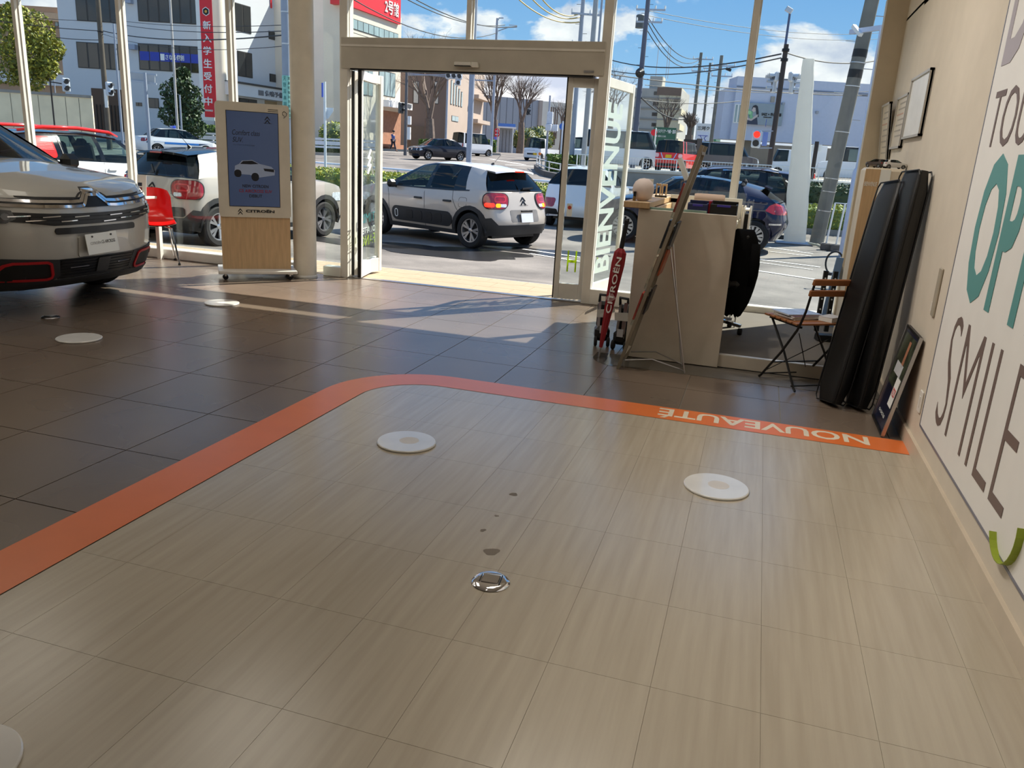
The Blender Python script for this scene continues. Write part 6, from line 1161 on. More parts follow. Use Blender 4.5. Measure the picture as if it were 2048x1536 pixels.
ps = Bld('billboard of a person hugging greenery on the blue grey building', (-2.249, 67.479), (0.73, 68.403), 4.72, 6.3, .1, M('poster_grey', (138, 152, 160), .5), 'billboard', 'billboard')
def psp(name, pts, mat, off): MB().prism([(a*ps.L, b_*(6.3-ps.z0)) for a, b_ in pts], ps.n*off, ps.x, (0, 0, 1), -.004).build(name, mat, ps.o)
psp('person_hair', [(.20, .70), (.22, .86), (.28, .92), (.34, .86), (.38, .6), (.40, .35), (.34, .4), (.30, .72), (.24, .62)], M('poster_hair', (28, 34, 46), .5), .02); psp('person_face', [(.20, .66), (.23, .80), (.29, .78), (.30, .62), (.25, .56)], M('poster_face', (190, 178, 172), .5), .03)
psp('person_dress', [(.02, .0), (.06, .18), (.22, .30), (.36, .34), (.40, .0)], M('poster_dress', (44, 56, 78), .5), .012); psp('person_arm', [(.06, .22), (.22, .16), (.36, .36), (.38, .48), (.33, .46), (.22, .26), (.08, .32)], M('poster_face'), .024)
rr = random.Random(3)
for k in range(9): psp('green_leaf', [(.12+.09*sin(k*2.4)+.045*cos(a), .46+.16*cos(k*1.7)+.10*sin(a)) for a in [2*pi*j/7 for j in range(7)]], M('poster_green_%d' % (k % 3), [(120, 176, 132), (90, 150, 110), (150, 200, 150)][k % 3], .5), .034+.002*k)
ps.txt('SAIZ = 外構工事', ps.L*.46, ps.z0+.68, ps.L*.50, .26, INK, .02); ps.txt('EXTERIOR DESIGN', ps.L*.52, ps.z0+.55, ps.L*.2, .07, INK, .02)
# upper parking lot, retaining wall, railing
up_ = tag(MB().add([(-8.2, 37.0, 1.0), (40, 38.5, 1.0), (40, 85, 1.0), (-14, 85, 1.0), (-11, 55, 1.0), (-8.2, 37.0, -.3), (40, 38.5, -.3), (40, 85, -.3), (-14, 85, -.3), (-11, 55, -.3)], [(0, 1, 2, 3, 4), (0, 5, 6, 1), (4, 9, 5, 0), (3, 8, 9, 4)]).build('floor_upper_lot', M('upper_asphalt', (176, 168, 156), .9, var=.08)), kind='structure')
rw = thing('retaining_wall', (-8.3, 36.85, .1), 0, 'pale concrete retaining wall carrying the white railing on the right', 'wall')
MB().bar((0, 0, .45), (26, .8, .45), .3, .95).build('wall', CONC, rw); MB().bar((0, -.02, .92), (26, .78, .92), .36, .10).build('coping', M('pale_coping', (206, 198, 182), .8), rw); MB().bar((9, .08, .30), (26, .60, .30), .1, .62).build('mesh_panel', M('mesh_grey', (128, 132, 122), .8, var=.2, sc=14), rw)
rl = thing('railing', (-8.3, 36.85, 1.02), 0, 'long white tubular railing on the retaining wall on the right', 'railing'); pk = MB()
for z in (.08, .58): MB().tube([(0, 0, z), (26, .8, z)], .022, 6).build('rail', SIGNW, rl)
for k in range(18): MB().tube([(k*1.5, k*1.5*.0308, -.05), (k*1.5, k*1.5*.0308, .60)], .028, 6).build('post', SIGNW, rl)
for k in range(210): pk.bar((k*.122, k*.122*.0308, .08), (k*.122, k*.122*.0308, .58), .010, .010)
tag(pk.build('picket', SIGNW, rl), kind='stuff')
CONE = M('cone_red', (214, 60, 50), .5)
for k, p in enumerate(((0.404, 57.784, 1.973), (1.093, 57.959, 1.884), (2.738, 58.44, 1.885), (3.118, 58.567, 1.94))):
    o = thing('traffic_cone', (p[0], p[1], 1.0), 0, ['red cone nearest the dark signal pole under the blue grey building', 'red cone left of the white column banner', 'red cone just right of the white column banner', 'red cone left of the leaning concrete pole'][k], 'cone', 'red cones on the upper lot'); MB().box((0, 0, .02), (.36, .36, .04)).build('base', CONE, o); MB().lathe([(.15, .04), (.03, .72)], 12).build('body', CONE, o, smooth=40); MB().lathe([(.108, .30), (.078, .44)], 12, cap=False).build('white_band', SIGNW, o)

# ---- poles, signs, signals
PGR = M('pole_grey_blue', (150, 158, 172), .5, .1, var=.05); PCON = M('pole_concrete', (118, 116, 108), .85, var=.18, sc=3, bump=.1); PBRN = M('pole_dark_brown', (60, 50, 46), .6); SGB = M('signal_body', (196, 202, 210), .5); SGL = M('signal_lens_off', (26, 30, 40), .2)
def pole(label, p, ztop, r_, mat, name='pole', taper=.8, z0=None, cat='pole', n=12):
    g0 = Gz(p[1]) if z0 is None else z0; o = thing(name, (p[0], p[1], g0), 0, label, cat); MB().lathe([(r_, 0), (r_*taper, ztop-g0)], n).build('shaft', mat, o, smooth=40); o['h'] = ztop-g0; return o
def rel_(o, p): return (p[0]-o.location.x, p[1]-o.location.y, p[2]-o.location.z)
def signal(o, c, horiz=True, n=3, s=.32, face=(0, -1, 0), lit=None, mat=None):
    c = V(c); f = V(face); f.normalize(); x = V((0, 0, 1)).cross(f); ax = x if horiz else V((0, 0, 1)); R = Matrix((x, -f, V((0, 0, 1)))).transposed()
    d = (s*1.12*n, .2, s*1.2) if horiz else (s*1.2, .2, s*1.12*n); h = MB().box(c, d, R, .05).build('signal_head', mat or SGB, o)
    for k in range(n):
        q = c+ax*((k-(n-1)/2)*s*1.1)*(1 if horiz else -1); m_ = lit if (lit and k == 0) else SGL
        vs = [q+f*.115+(x*cos(2*pi*j/14)+V((0, 0, 1))*sin(2*pi*j/14))*s*.42 for j in range(14)]; MB().add(vs, [tuple(range(14))]).build('lens', m_, h)
        vo = []
        for j in range(9):
            a = pi*j/8; e = (x*cos(a)+V((0, 0, 1))*sin(a))*s*.46; vo += [q+f*.1+e, q+f*.34+e]
        MB().add(vo, [(2*j, 2*j+1, 2*j+3, 2*j+2) for j in range(8)]).build('visor', mat or SGB, h)
    return h
o = pole('dark weathered concrete pole in front of the white school building', (-37.604, 40.014), 14, .155, M('pole_weathered', (92, 84, 74), .9, var=.15, sc=2), 'utility_pole')
for z in (2.5, 6.5, 9): MB().lathe([(.16, z), (.16, z+.06)], 12).build('band', DARK, o)
MB().box(rel_(o, (-36.932, 39.318, 3.179)), (.22, .03, 1.0)).build('notice_strip', SIGNW, o); sgn = signal(o, rel_(o, (-36.652, 39.343, 3.707)), False, 2, .34, (1, -.3, 0))
o = pole('slim grey pole right of the weathered concrete pole', (-33.528, 36.629), 6.786, .065, PGR)
o = pole('thin pale pole before the blue band windows', (-32.996, 40.404), 14, .075, M('pole_pale', (176, 172, 168), .5))
o = pole('short thin grey pole beside the dark evergreen', (-33.664, 41.576), 3.677, .06, PGR)
o = pole('grey pole carrying two direction boards seen from behind', (-31.119, 35.876), 4.377, .10, PGR, 'direction_sign', cat='sign')
for y_ in (147, 163):
    p, q = rel_(o, ((-32.153, 35.974, 4.364), (-32.097, 35.87, 3.966))[y_ > 150]), rel_(o, ((-30.799, 36.356, 4.319), (-30.736, 36.239, 3.871))[y_ > 150]); MB().bar(p, q, .08, .10).build('board_beam', GALV, o)
MB().bar(rel_(o, (-32.051, 35.945, 4.169)), rel_(o, (-30.842, 36.274, 4.09)), .04, .42).build('board_back', M('board_back', (176, 178, 180), .5), o)
o = pole('dark square post with signal boxes before the concrete wall', (-40.161, 38.624), 4.12, .06, PBRN, 'signal_post', 1, n=4); signal(o, rel_(o, (-39.502, 39.084, 3.812)), False, 2, .34, (1, -.6, 0)); MB().bar((0, 0, o['h']-.2), rel_(o, (-39.621, 39.064, 3.861)), .06, .06).build('arm', DARK, o)
o = pole('lamp post with a small white globe behind the concrete wall', (-47.042, 45.573), 4.833, .05, PGR, 'lamp_post', cat='lamp'); MB().lathe([(.02, -.25), (.2, -.12), (.26, .05), (.2, .2), (.02, .28)], 14, (0, 0, o['h'])).build('globe', SIGNW, o, smooth=True)
o = pole('thick grey steel pole with a green poster just left of the round column', (-16.224, 25.552), 9, .155, PGR, 'steel_pole', .95)
p1, p2 = 3.591, 2.203; gp = MB().lathe([(.165, p1-o.location.z), (.165, p2-o.location.z)], 24, cap=False).build('wrap_poster', M('poster_mint', (150, 206, 190), .6), o, smooth=True)
cx_ = V((o.location.x, o.location.y, 0)); fd = V((-cx_.x, -cx_.y, 0)).normalized(); rx_ = V((0, 0, 1)).cross(fd); tealk = M('poster_ink', (20, 110, 110), .6)
for i, ch in enumerate('天野耳鼻咽喉科'): text('lettering', ch, .2, tealk, fd*.168-rx_*.13+V((0, 0, p1-o.location.z-.17-.21*i)), rx_, (0, 0, 1), o, .001, fit=(.10, .14))
for i, ch in enumerate('耳鼻咽喉科気管食道'): text('lettering', ch, .2, INK, fd*.172+rx_*.03+V((0, 0, p1-o.location.z-.15-.15*i)), rx_, (0, 0, 1), o, .001, fit=(.075, .10))
for z in (1.0, 2.0): MB().lathe([(.158, p1-o.location.z+z), (.158, p1-o.location.z+z+.04)], 20).build('band', STEEL, o)
o = pole('thin white road sign pole with a pale triangular sign right of the column', (-14.561, 25.216), 3.416, .045, M('pole_white', (214, 220, 228), .4), 'road_sign', 1, cat='sign')
MB().prism([(-.02, .0), (.28, 0), (.27, -.12), (.10, -.36), (.04, -.36)], rel_(o, (-14.587, 25.273, 2.597)), (.96, .28, 0), (0, 0, 1), -.02).build('triangle_plate', M('sign_back', (190, 206, 226), .4), o); MB().box(rel_(o, (-14.749, 25.397, 3.163)), (.06, .03, .46)).build('blue_plate', M('sign_blue2', (60, 90, 190), .4), o)
o = pole('slender lattice signal pole with cables at the street corner', (-26.644, 58.142), 6.983, .13, M('pole_dark_grey', (98, 98, 100), .6, .2), 'signal_pole'); signal(o, rel_(o, (-27.027, 58.068, 4.298)), False, 2, .36, (1, -.8, 0), mat=M('signal_dark', (90, 92, 88), .5))
for (x_, y_) in ((0, 0), (0, 1)): MB().box(rel_(o, ((-26.064, 57.537, 3.409), (-25.968, 57.28, 2.468))[y_]), (.24, .2, (.6, .9)[y_]), None, .02).build('control_box', SIGNW, o)
MB().tube([rel_(o, (-26.931, 58.832, 6.726)), rel_(o, (-22.901, 56.723, 6.622))], .05, 6).build('arm', PGR, o); MB().tube([rel_(o, (-26.915, 58.882, 6.874)), rel_(o, (-22.881, 56.687, 6.484))], .03, 6).build('arm', PGR, o)
sg_ = signal(o, rel_(o, (-22.145, 56.377, 6.541)), True, 3, .36, (.25, -1, 0)); MB().box(rel_(o, (-21.848, 56.445, 6.12)), (.42, .2, .42), None, .05).build('arrow_signal', SGB, o); MB().lathe([(.14, 0), (.14, .01)], 14, V(rel_(o, (-21.771, 56.245, 6.103))), 'y').build('arrow_lens', SGL, o)
o = pole('thick grey blue steel pole rising behind the centre of the entrance', (-14.615, 39.664), 13, .145, PGR, 'steel_pole', .92); MB().tube([rel_(o, (-14.781, 40.132, 4.912)), rel_(o, (-13.761, 40.434, 4.923))], .035, 6).build('arm', PGR, o)
o = pole('thin grey pole at the corner of the brown buildings', (-28.392, 70.748), 7.639, .11, PGR)
o = pole('pole with a blue round cycle sign left of the right door leaf', (-11.507, 46.661), 3.415, .045, M('pole_white'), 'road_sign', 1, cat='sign'); MB().lathe([(.19, -.01), (.19, .01)], 24, V(rel_(o, (-11.583, 46.928, 3.131))), 'y').build('blue_disc', SKYB if 0 else M('sign_blue3', (36, 100, 190), .4), o); MB().box(V(rel_(o, (-11.571, 46.877, 3.129))), (.05, .01, .2)).build('white_figure', SIGNW, o)
o = pole('red and white no entry sign before the bus shelter', (-26.329, 79.486), 3.758, .05, PGR, 'road_sign', 1, cat='sign')
for k in range(2): MB().lathe([(.26, -.01), (.26, .01)], 18, V(rel_(o, ((-26.419, 79.616, 3.564), (-26.371, 79.527, 3.225))[k])), 'y').build('red_disc', SIGNR, o); MB().box(V(rel_(o, ((-26.402, 79.566, 3.562), (-26.355, 79.477, 3.223))[k])), (.34, .01, .08)).build('white_bar', SIGNW, o)
MB().box(V(rel_(o, (-26.422, 79.164, 2.436))), (.3, .04, 1.1)).build('violet_notice', M('notice_violet', (110, 110, 200), .5), o)
o = pole('grey pole hung with meter boxes before the cream building', (-16.763, 63.192), 5.957, .09, PGR, 'utility_pole')
for k, p in enumerate(((-16.618, 63.062, 4.295), (-16.629, 62.841, 3.576), (-16.192, 63.185, 3.574))): MB().box(rel_(o, p), (.45, .3, (.9, .5, .5)[k]), None, .03).build('meter_box', SGB, o)
def upole(label, p, zt, r_, arms, mat=PCON, z0=None):
    o = pole(label, p, zt, r_, mat, 'utility_pole', .72, z0); h = o['h']
    for (dz, w, a) in arms:
        MB().box((w*.12, 0, h-dz), (w, .1, .1), Matrix.Rotation(a, 3, 'Z')).build('cross_arm', GALV, o); ins = MB()
        for k in range(4): ins.lathe([(.05, 0), (.06, .08), (.04, .2)], 8, Matrix.Rotation(a, 3, 'Z') @ V((w*(-.36+.32*k), 0, h-dz+.05)))
        ins.build('insulators', SIGNW, o)
    st_ = MB()
    for k in range(int(h/1.1)): st_.tube([(-.35 if k % 2 else .0, 0, h-.6-k*.5), (.0 if k % 2 else .35, 0, h-.6-k*.5)], .012, 4)
    st_.build('step_bolts', DARK, o); return o
o = upole('grey utility pole with yellow sleeved wires above the entrance header', (-10.846, 46.641), 10.678, .15, ((1.6, 1.6, .4), (3.2, 1.2, .4)), PGR)
o = pole('pale grey twin tube pole just left of the right door jamb', (-8.34, 38.393), 14, .13, M('pole_tube', (158, 160, 162), .4, .3)); o = pole('slim grey pole beside the right door jamb', (-8.528, 40.611), 14, .06, PGR)
o = upole('tall utility pole with a transformer and horn speaker before the apartment block', (-8.333, 53.498), 11.39, .19, ((.9, 1.8, .1), (1.6, 1.6, .1)), M('pole_bluegrey', (88, 94, 110), .8, var=.1, sc=2)); MB().lathe([(.02, -.4), (.27, -.38), (.27, .34), (.2, .4), (.02, .4)], 14, rel_(o, (-8.837, 54.24, 9.929))).build('transformer', M('transformer_grey', (84, 90, 92), .5), o); MB().lathe([(.06, -.2), (.12, 0), (.3, .22)], 12, rel_(o, (-8.364, 52.993, 6.79)), 'y').build('horn_speaker', DARK, o); MB().tube([rel_(o, (-8.392, 54.592, 10.659)), rel_(o, (-8.485, 55.027, 12.182))], .03, 5).build('top_rod', DARK, o)
o = upole('left one of three far utility poles right of the apartments', (-7.507, 84.581), 11.942, .2, ((.6, 1.9, .1), (1.7, 1.9, .1))); o = upole('middle and farthest of three utility poles right of the apartments', (-7.721, 99.944), 12.772, .17, ((.6, 1.9, .1),)); o = upole('right one of three far utility poles right of the apartments', (-4.703, 71.958), 10.194, .19, ((.8, 1.9, .1), (1.6, 1.7, .1))); MB().bar(rel_(o, (-4.271, 72.516, 9.262)), rel_(o, (-3.852, 72.598, 9.126)), .2, .2).build('junction_box', DARK, o)
o = pole('street light pole with a lattice arm above the entrance header', (-22.945, 67.767), 12.172, .13, PGR, 'street_light', .7, cat='lamp'); MB().tube([rel_(o, (-22.954, 68.131, 12.092)), rel_(o, (-22.937, 68.186, 12.254)), rel_(o, (-22.579, 68.297, 12.276))], .05, 6).build('lamp_arm', PGR, o); MB().tube([rel_(o, (-22.91, 67.962, 11.489)), rel_(o, (-21.402, 68.442, 11.619))], .05, 6).build('lattice_arm', PGR, o); MB().tube([rel_(o, (-22.87, 67.888, 11.208)), rel_(o, (-22.113, 68.209, 11.536))], .04, 6).build('brace', PGR, o); la = MB(); [la.tube([rel_(o, (-22.062, 68.286, 11.741)), rel_(o, (-21.419, 68.473, 11.739))], .03, 4) for k in (0,)]; la.build('lattice_arm', PGR, o)
o = pole('dark brown pole with clustered traffic signals left of the white column banner', (0.14, 39.689), 6.791, .13, PBRN, 'signal_pole', .8)
for p, f in (((-0.152, 40.232, 5.457), (-1, -.2, 0)), ((0.611, 40.462, 5.481), (1, -.2, 0))): signal(o, rel_(o, p), True, 3, .34, f)
for p, f in (((-0.144, 40.121, 5.084), (-1, -.3, 0)), ((0.645, 40.353, 5.086), (1, -.3, 0))): signal(o, rel_(o, p), False, 2, .26, f)
for z in (.3, .7): MB().lathe([(.16, o['h']-z), (.16, o['h']-z+.12)], 10).build('clamp', DARK, o)
MB().bar(rel_(o, (-0.36, 40.148, 5.379)), rel_(o, (0.776, 40.487, 5.402)), .07, .07).build('arm', PGR, o); MB().bar(rel_(o, (-0.581, 39.378, 3.054)), rel_(o, (0.09, 39.593, 3.115)), .05, .05).build('arm', PGR, o); MB().bar(rel_(o, (-0.479, 39.189, 2.333)), rel_(o, (0.151, 39.385, 2.37)), .05, .05).build('arm', PGR, o)
signal(o, rel_(o, (-0.575, 39.061, 2.716)), False, 2, .34, (-.05, -1, 0), M('red_signal_lit', (255, 40, 24), .4, emit=2.2)); MB().box(rel_(o, (-0.208, 39.284, 2.742)), (.22, .04, .6)).build('blue_notice', M('notice_blue', (120, 140, 200), .5), o); nd = MB().lathe([(.17, -.01), (.17, .01)], 20, V(rel_(o, (-0.263, 39.48, 3.441))), 'x').build('round_sign', SKYB, o)
o2 = pole('slim floodlight pole standing behind the dark signal pole', (0.104, 43.219), 8.653, .06, M('pole_slate', (70, 84, 118), .5), 'floodlight', .9, z0=6.743, cat='lamp'); MB().box((-.06, -.1, o2['h']+.12), (.34, .1, .24), Matrix.Rotation(.5, 3, 'Y'), .02).build('lamp_head', STEEL, o2)
# concrete pole near the glass
o = pole('thick leaning-looking concrete pole beside the right pier, banded black', (1.411, 20.622), 8.2, .165, PCON, 'utility_pole', .86, n=24)
o.rotation_euler = (0, .062, 0)
hh = lambda p: p[2]-o.location.z
for z0_, z1_ in ((3.988, 4.153), (3.55, 3.727)): MB().lathe([(.158, z0_-o.location.z), (.156, z1_-o.location.z)], 24).build('black_band', BLACK, o, smooth=40)
for z in (.8, 1.25, 1.55, 2.6, 3.6, 4.1): MB().lathe([(.17, z), (.17, z+.02)], 20).build('steel_strap', STEEL, o)
for k in range(7): MB().tube([(-.15 if k % 2 else .13, 0, 2.9+.55*k), (-.36 if k % 2 else .34, 0, 2.9+.55*k)], .010, 5).build('step_bolt', STEEL, o)
o = pole('white blue steel post with a small floodlight arm beside the right pier', (1.836, 18.266), 4.288, .075, M('post_white_blue', (196, 204, 224), .35), 'lamp_post', .85, cat='lamp', n=16)
MB().lathe([(.11, 0), (.11, 1.72), (.085, 1.80)], 16).build('sleeve', M('post_white_blue'), o, smooth=40); MB().bar((.06, 0, o['h']-.03), rel_(o, (1.324, 19.264, 4.305)), .09, .09).build('arm', M('post_white_blue'), o); MB().bar(rel_(o, (1.34, 19.079, 4.393)), rel_(o, (1.495, 18.845, 4.189)), .08, .07).build('lamp_head', SIGNW, o)
# column banner: a white fabric sleeve, wider below
o = thing('column_banner', (0.892, 20.285, -0.241), 0, 'tall white fabric column banner tapering upwards beside the navy car', 'banner')
vs = []; fs = []; nz, nk = 22, 20; Hb = 4.122; rr = random.Random(5)
for i in range(nz+1):
    s = i/nz; rw2 = .25 if s < .35 else .25-.125*(s-.35)/.65; rd = rw2*.72; jit = rr.uniform(-.008, .008)-.30*s
    for k in range(nk):
        a = 2*pi*k/nk+.5; q = 3.0; c_, s_ = cos(a), sin(a); vs.append((rw2*math.copysign(abs(c_)**(2/q), c_)+jit, rd*math.copysign(abs(s_)**(2/q), s_), s*Hb+(.06 if i == 0 else 0)))
for i in range(nz):
    for k in range(nk): fs.append((i*nk+k, i*nk+(k+1) % nk, (i+1)*nk+(k+1) % nk, (i+1)*nk+k))
fs.append(tuple(range(nz*nk, nz*nk+nk))); fab = M('white_fabric', (226, 226, 222), .7, var=.03); translucent(fab, (230, 228, 220), .45); MB().add(vs, fs).build('sleeve', fab, o, smooth=40)
MB().box((0, 0, .03), (.85, .5, .06), None, .02).build('base_plate', GALV, o); MB().tube([(.3, -.2, .06), (.5, -.3, .05), (.62, -.42, .01)], .03, 6).build('strap', M('strap_cream', (200, 190, 160), .7), o)
o = pole('short black post with a small round sign between the banner and the concrete pole', (2.059, 39.75), 2.759, .09, M('post_black', (40, 32, 32), .6), 'sign_post', 1); MB().box(rel_(o, (2.094, 39.769, 2.481)), (.42, .05, .3)).build('sign_back', SIGNW, o)
o = thing('barrier_stand', (1.59, 19.43, -0.241), 0, 'pair of slim white barrier posts in grey concrete feet by the concrete pole', 'barrier')
for k, dx in enumerate((-.06, .14)): MB().box((dx, -.1-.1*k, .08), (.22, .22, .16), None, .02).build('concrete_foot', M('foot_grey', (88, 84, 80), .8), o); MB().tube([(dx, -.1-.1*k, .1), (dx+.05, -.1-.1*k, 1.05)], .02, 8).build('post', SIGNW, o)
MB().tube([(-.01, -.1, 1.05), (.19, -.2, 1.05), (.6, -.1, 1.1)], .012, 5).build('rail', SIGNW, o)
# roadside billboards on the right
def board(label, f, r_, mat, name='billboard', posts=True, z0=1.0):
    o = Bld(label, f[0], f[1], r_[1], r_[3], .15, mat, name, 'billboard')
    if posts:
        for u in (o.L*.1, o.L*.9): o.boxp('post', u-.06, z0, u+.06, r_[1], -.12, 0, DARK)
    return o
bb_ = board('white and green parking signboard for a clinic behind the door panel', ((-11.166, 58.413), (-9.003, 59.085)), (0.131, 2.604, 2.413, 3.554), SIGNW); r_ = (0.166, 2.604, 2.451, 2.808); bb_.boxp('green_strip', 0, r_[1], bb_.L, r_[3], 0, .02, SIGNG)
bb_.txt('野整形外科', bb_.L*.06, r_[3]+.14, bb_.L*.66, .42, SIGNG, .02); bb_.boxp('parking_mark', bb_.L*.82, r_[3]+.10, bb_.L*.94, r_[3]+.66, 0, .02, SIGNG); bb_.txt('P', bb_.L*.845, r_[3]+.2, bb_.L*.07, .36, SIGNW, .04)
bb_ = board('dark green exterior works billboard above the red small car', ((-8.524, 63.653), (-6.895, 64.159)), (0.189, 2.323, 1.909, 4.034), DGRN); H_ = 4.034; bb_.txt('エクステリア・外構・造園', .1, H_-.42, bb_.L*.92, .28, SIGNW, .02); bb_.txt('SAIZ  お庭のことなら', .1, H_-.72, bb_.L*.5, .14, SIGNW, .02)
bb_.boxp('photo_patch', bb_.L*.5, H_-1.3, bb_.L*.95, H_-.85, 0, .02, M('board_photo', (150, 150, 140), .5, var=.5, sc=4)); bb_.boxp('white_strip', bb_.L*.2, H_-1.75, bb_.L*.98, H_-1.5, 0, .02, M('strip_pink', (190, 170, 180), .5)); bb_.boxp('lower_sheet', 0, H_-1.8, bb_.L*.18, H_-1.3, 0, .02, SIGNW)
bb_ = board('pale clinic billboard with a small street map, left half', ((-6.898, 81.837), (-5.568, 82.25)), (0.207, 3.463, 1.609, 5.299), SIGNW); r_ = (0.207, 3.463, 1.609, 5.299); bb_.txt('三河ク', .08, r_[3]-.62, bb_.L*.86, .36, INK, .02)
bb_.boxp('map_sheet', .06, r_[1]+.1, bb_.L-.1, r_[3]-.75, 0, .015, M('map_white', (222, 226, 236), .5)); mpx = MB()
for a, c_ in (((.15, .75), (.85, .75)), ((.3, .75), (.45, .45)), ((.45, .45), (.3, .2)), ((.3, .2), (.8, .15)), ((.8, .15), (.6, .5)), ((.6, .5), (.75, .75))): mpx.bar(bb_.x*(a[0]*bb_.L)+bb_.n*.03+V((0, 0, a[1]*.95)), bb_.x*(c_[0]*bb_.L)+bb_.n*.03+V((0, 0, c_[1]*.95)), .02, .05)
mpx.build('map_lines', SKYB, bb_.o)
bb_ = board('pale clinic billboard with green text lines, right half', ((-5.545, 82.257), (-4.559, 82.563)), (0.234, 3.395, 1.274, 5.233), M('board_mint', (186, 216, 180), .5)); r_ = (0.234, 3.395, 1.274, 5.233); bb_.txt('ニック', .08, r_[3]-.58, bb_.L*.86, .30, INK, .02)
for k, s in enumerate(('内科', '泌尿器科', '人工透析', '駐車場')): bb_.txt(s, .1, r_[3]-.95-.27*k, bb_.L*.5, .16, SIGNG, .02)
o = pole('red round stop disc on a pole beside the green billboard', (-7.875, 59.905), 3.812, .05, SIGNW, 'road_sign', 1, z0=1.0, cat='sign'); MB().lathe([(.22, -.01), (.22, .01)], 18, V(rel_(o, (-8.003, 59.91, 3.489))), 'y').build('red_disc', SIGNR, o)
o = Bld('tall black two-panel board behind the leaning brochure rack', (-4.682, 48.271), (-3.976, 48.49), 1.0, 2.813, .1, BLACK, 'notice_board', 'board'); o.boxp('divider', 0, 2.512, o.L, 2.512+.05, 0, .03, SIGNW); o.boxp('side_post', o.L, 1.0, o.L+.28, 2.887, -.1, .1, M('board_dark', (70, 68, 66), .6))
# ---- guard rails and street fence
def rails(label, pts, zs, r_, mat, name='guard_rail', post=1.2, beam=False):
    o = thing(name, (pts[0][0], pts[0][1], Gz(pts[0][1])), 0, label, 'guard rail'); P = [V((p[0]-pts[0][0], p[1]-pts[0][1], Gz(p[1])-Gz(pts[0][1]))) for p in pts]
    for z in zs:
        if beam:
            for a, c_ in zip(P, P[1:]):
                for dz in (-.1, .1): MB().bar(a+V((0, 0, z+dz)), c_+V((0, 0, z+dz)), .05, .13).build('beam', mat, o)
        else: MB().tube([p+V((0, 0, z)) for p in P], r_, 8).build('rail', mat, o)
    for a, c_ in zip(P, P[1:]):
        m = max(1, int((c_-a).length/post))
        for k in range(m+1): q = a.lerp(c_, k/m); MB().tube([q+V((0, .05, 0)), q+V((0, .05, zs[-1]+.02))], r_*1.3, 8).build('post', mat, o)
    return o
PIPE = M('rail_pale_blue', (206, 214, 228), .4)
rails('pale pipe guard rail behind the clipped hedge along the street', [(-20, 27.4), (-12, 25.6), (-3.2, 24.2)], (.62, .84), .035, PIPE, post=2.9)
rails('double beam guard rail across the far side of the junction', [(-39.467, 47.042), (-33.243, 48.903), (-26.291, 53.098)], (.62, .95), .05, M('rail_white', (222, 224, 226), .4), post=2.6, beam=True)
rails('curved white street fence around the traffic island', [(-13.905, 50.174), (-12.775, 47.168), (-11.531, 44.225), (-10.428, 42.347), (-9.176, 41.62)], (.38, .70), .03, SIGNW, 'street_fence', post=1.2)
o = thing('reflector_post', (-14.029, 51.291, 0.645), 0, 'orange reflector post at the tip of the white curved fence', 'reflector'); MB().lathe([(.05, 0), (.05, .8)], 10).build('post', SIGNW, o); MB().lathe([(.09, -.02), (.09, .02)], 12, (0, -.05, .9), 'y').build('reflector', M('reflector_orange', (240, 130, 30), .3), o)
kb = MB(); kp = [(-13.888, 50.012), (-12.571, 45.989), (-11.22, 42.534), (-10.028, 40.678), (-8.833, 40.263)]
for a, c_ in zip(kp, kp[1:]): kb.bar((a[0], a[1], Gz(a[1])+.1), (c_[0], c_[1], Gz(c_[1])+.1), .25, .35)
tag(kb.build('island_kerb', M('kerb_dark', (84, 80, 78), .8)), 'dark kerb stones curving round the traffic island', 'kerb')
kb = MB()
for a, c_ in (((-29.78, 49.677), (-27.724, 51.365)), ((-34.277, 63.506), (-23.269, 71.31))): kb.bar((a[0], a[1], Gz(a[1])+.05), (c_[0], c_[1], Gz(c_[1])+.05), .3, .25)
tag(kb.build('street_kerb', CONC), 'pale kerb along the far side of the junction', 'kerb')
# ---- overhead wires
WIRE = M('wire_black', (34, 34, 38), .6); WYEL = M('wire_yellow_sleeve', (190, 166, 104), .6)
def wire(p, q, sag, r_, label, mat=WIRE, group='overhead wires'):
    p, q = V(p), V(q); pts = [p.lerp(q, k/14)-V((0, 0, sag*4*(k/14)*(1-k/14))) for k in range(15)]; o = MB().tube(pts, r_, 5).build('overhead_wire', mat); tag(o, label, 'wire', group)
LW = 'black overhead wire crossing before the white school building'; RWL = 'black overhead wire crossing the clouds on the right'; SK = 'thin overhead wire against the blue sky'
wn = -1
for a, c_, s, r_ in (((-44.803, 38.583, 7.267), (-37.872, 40.511, 6.947), .1, .022), ((-37.872, 40.511, 6.947), (-16.263, 25.589, 4.899), .3, .025), ((-44.866, 38.7, 7.714), (-37.95, 40.658, 7.506), .15, .015), ((-37.95, 40.658, 7.506), (-16.281, 25.624, 5.03), .25, .015), ((-37.848, 40.468, 6.78), (-16.212, 25.495, 4.539), .4, .012), ((-40.628, 39.554, 6.446), (-37.801, 40.38, 6.445), .05, .02), ((-37.974, 40.702, 7.673), (-16.309, 25.675, 5.227), .2, .012)): wn += 1; wire(a, c_, s, r_, 'black overhead wire %s before the white school building' % ('left of the weathered pole, thicker one', 'thick one right of the weathered pole', 'left of the weathered pole, thinner one', 'second from top right of it', 'lowest one right of the weathered pole', 'shortest, low at far left', 'topmost one right of the weathered pole')[wn])
wn = -1
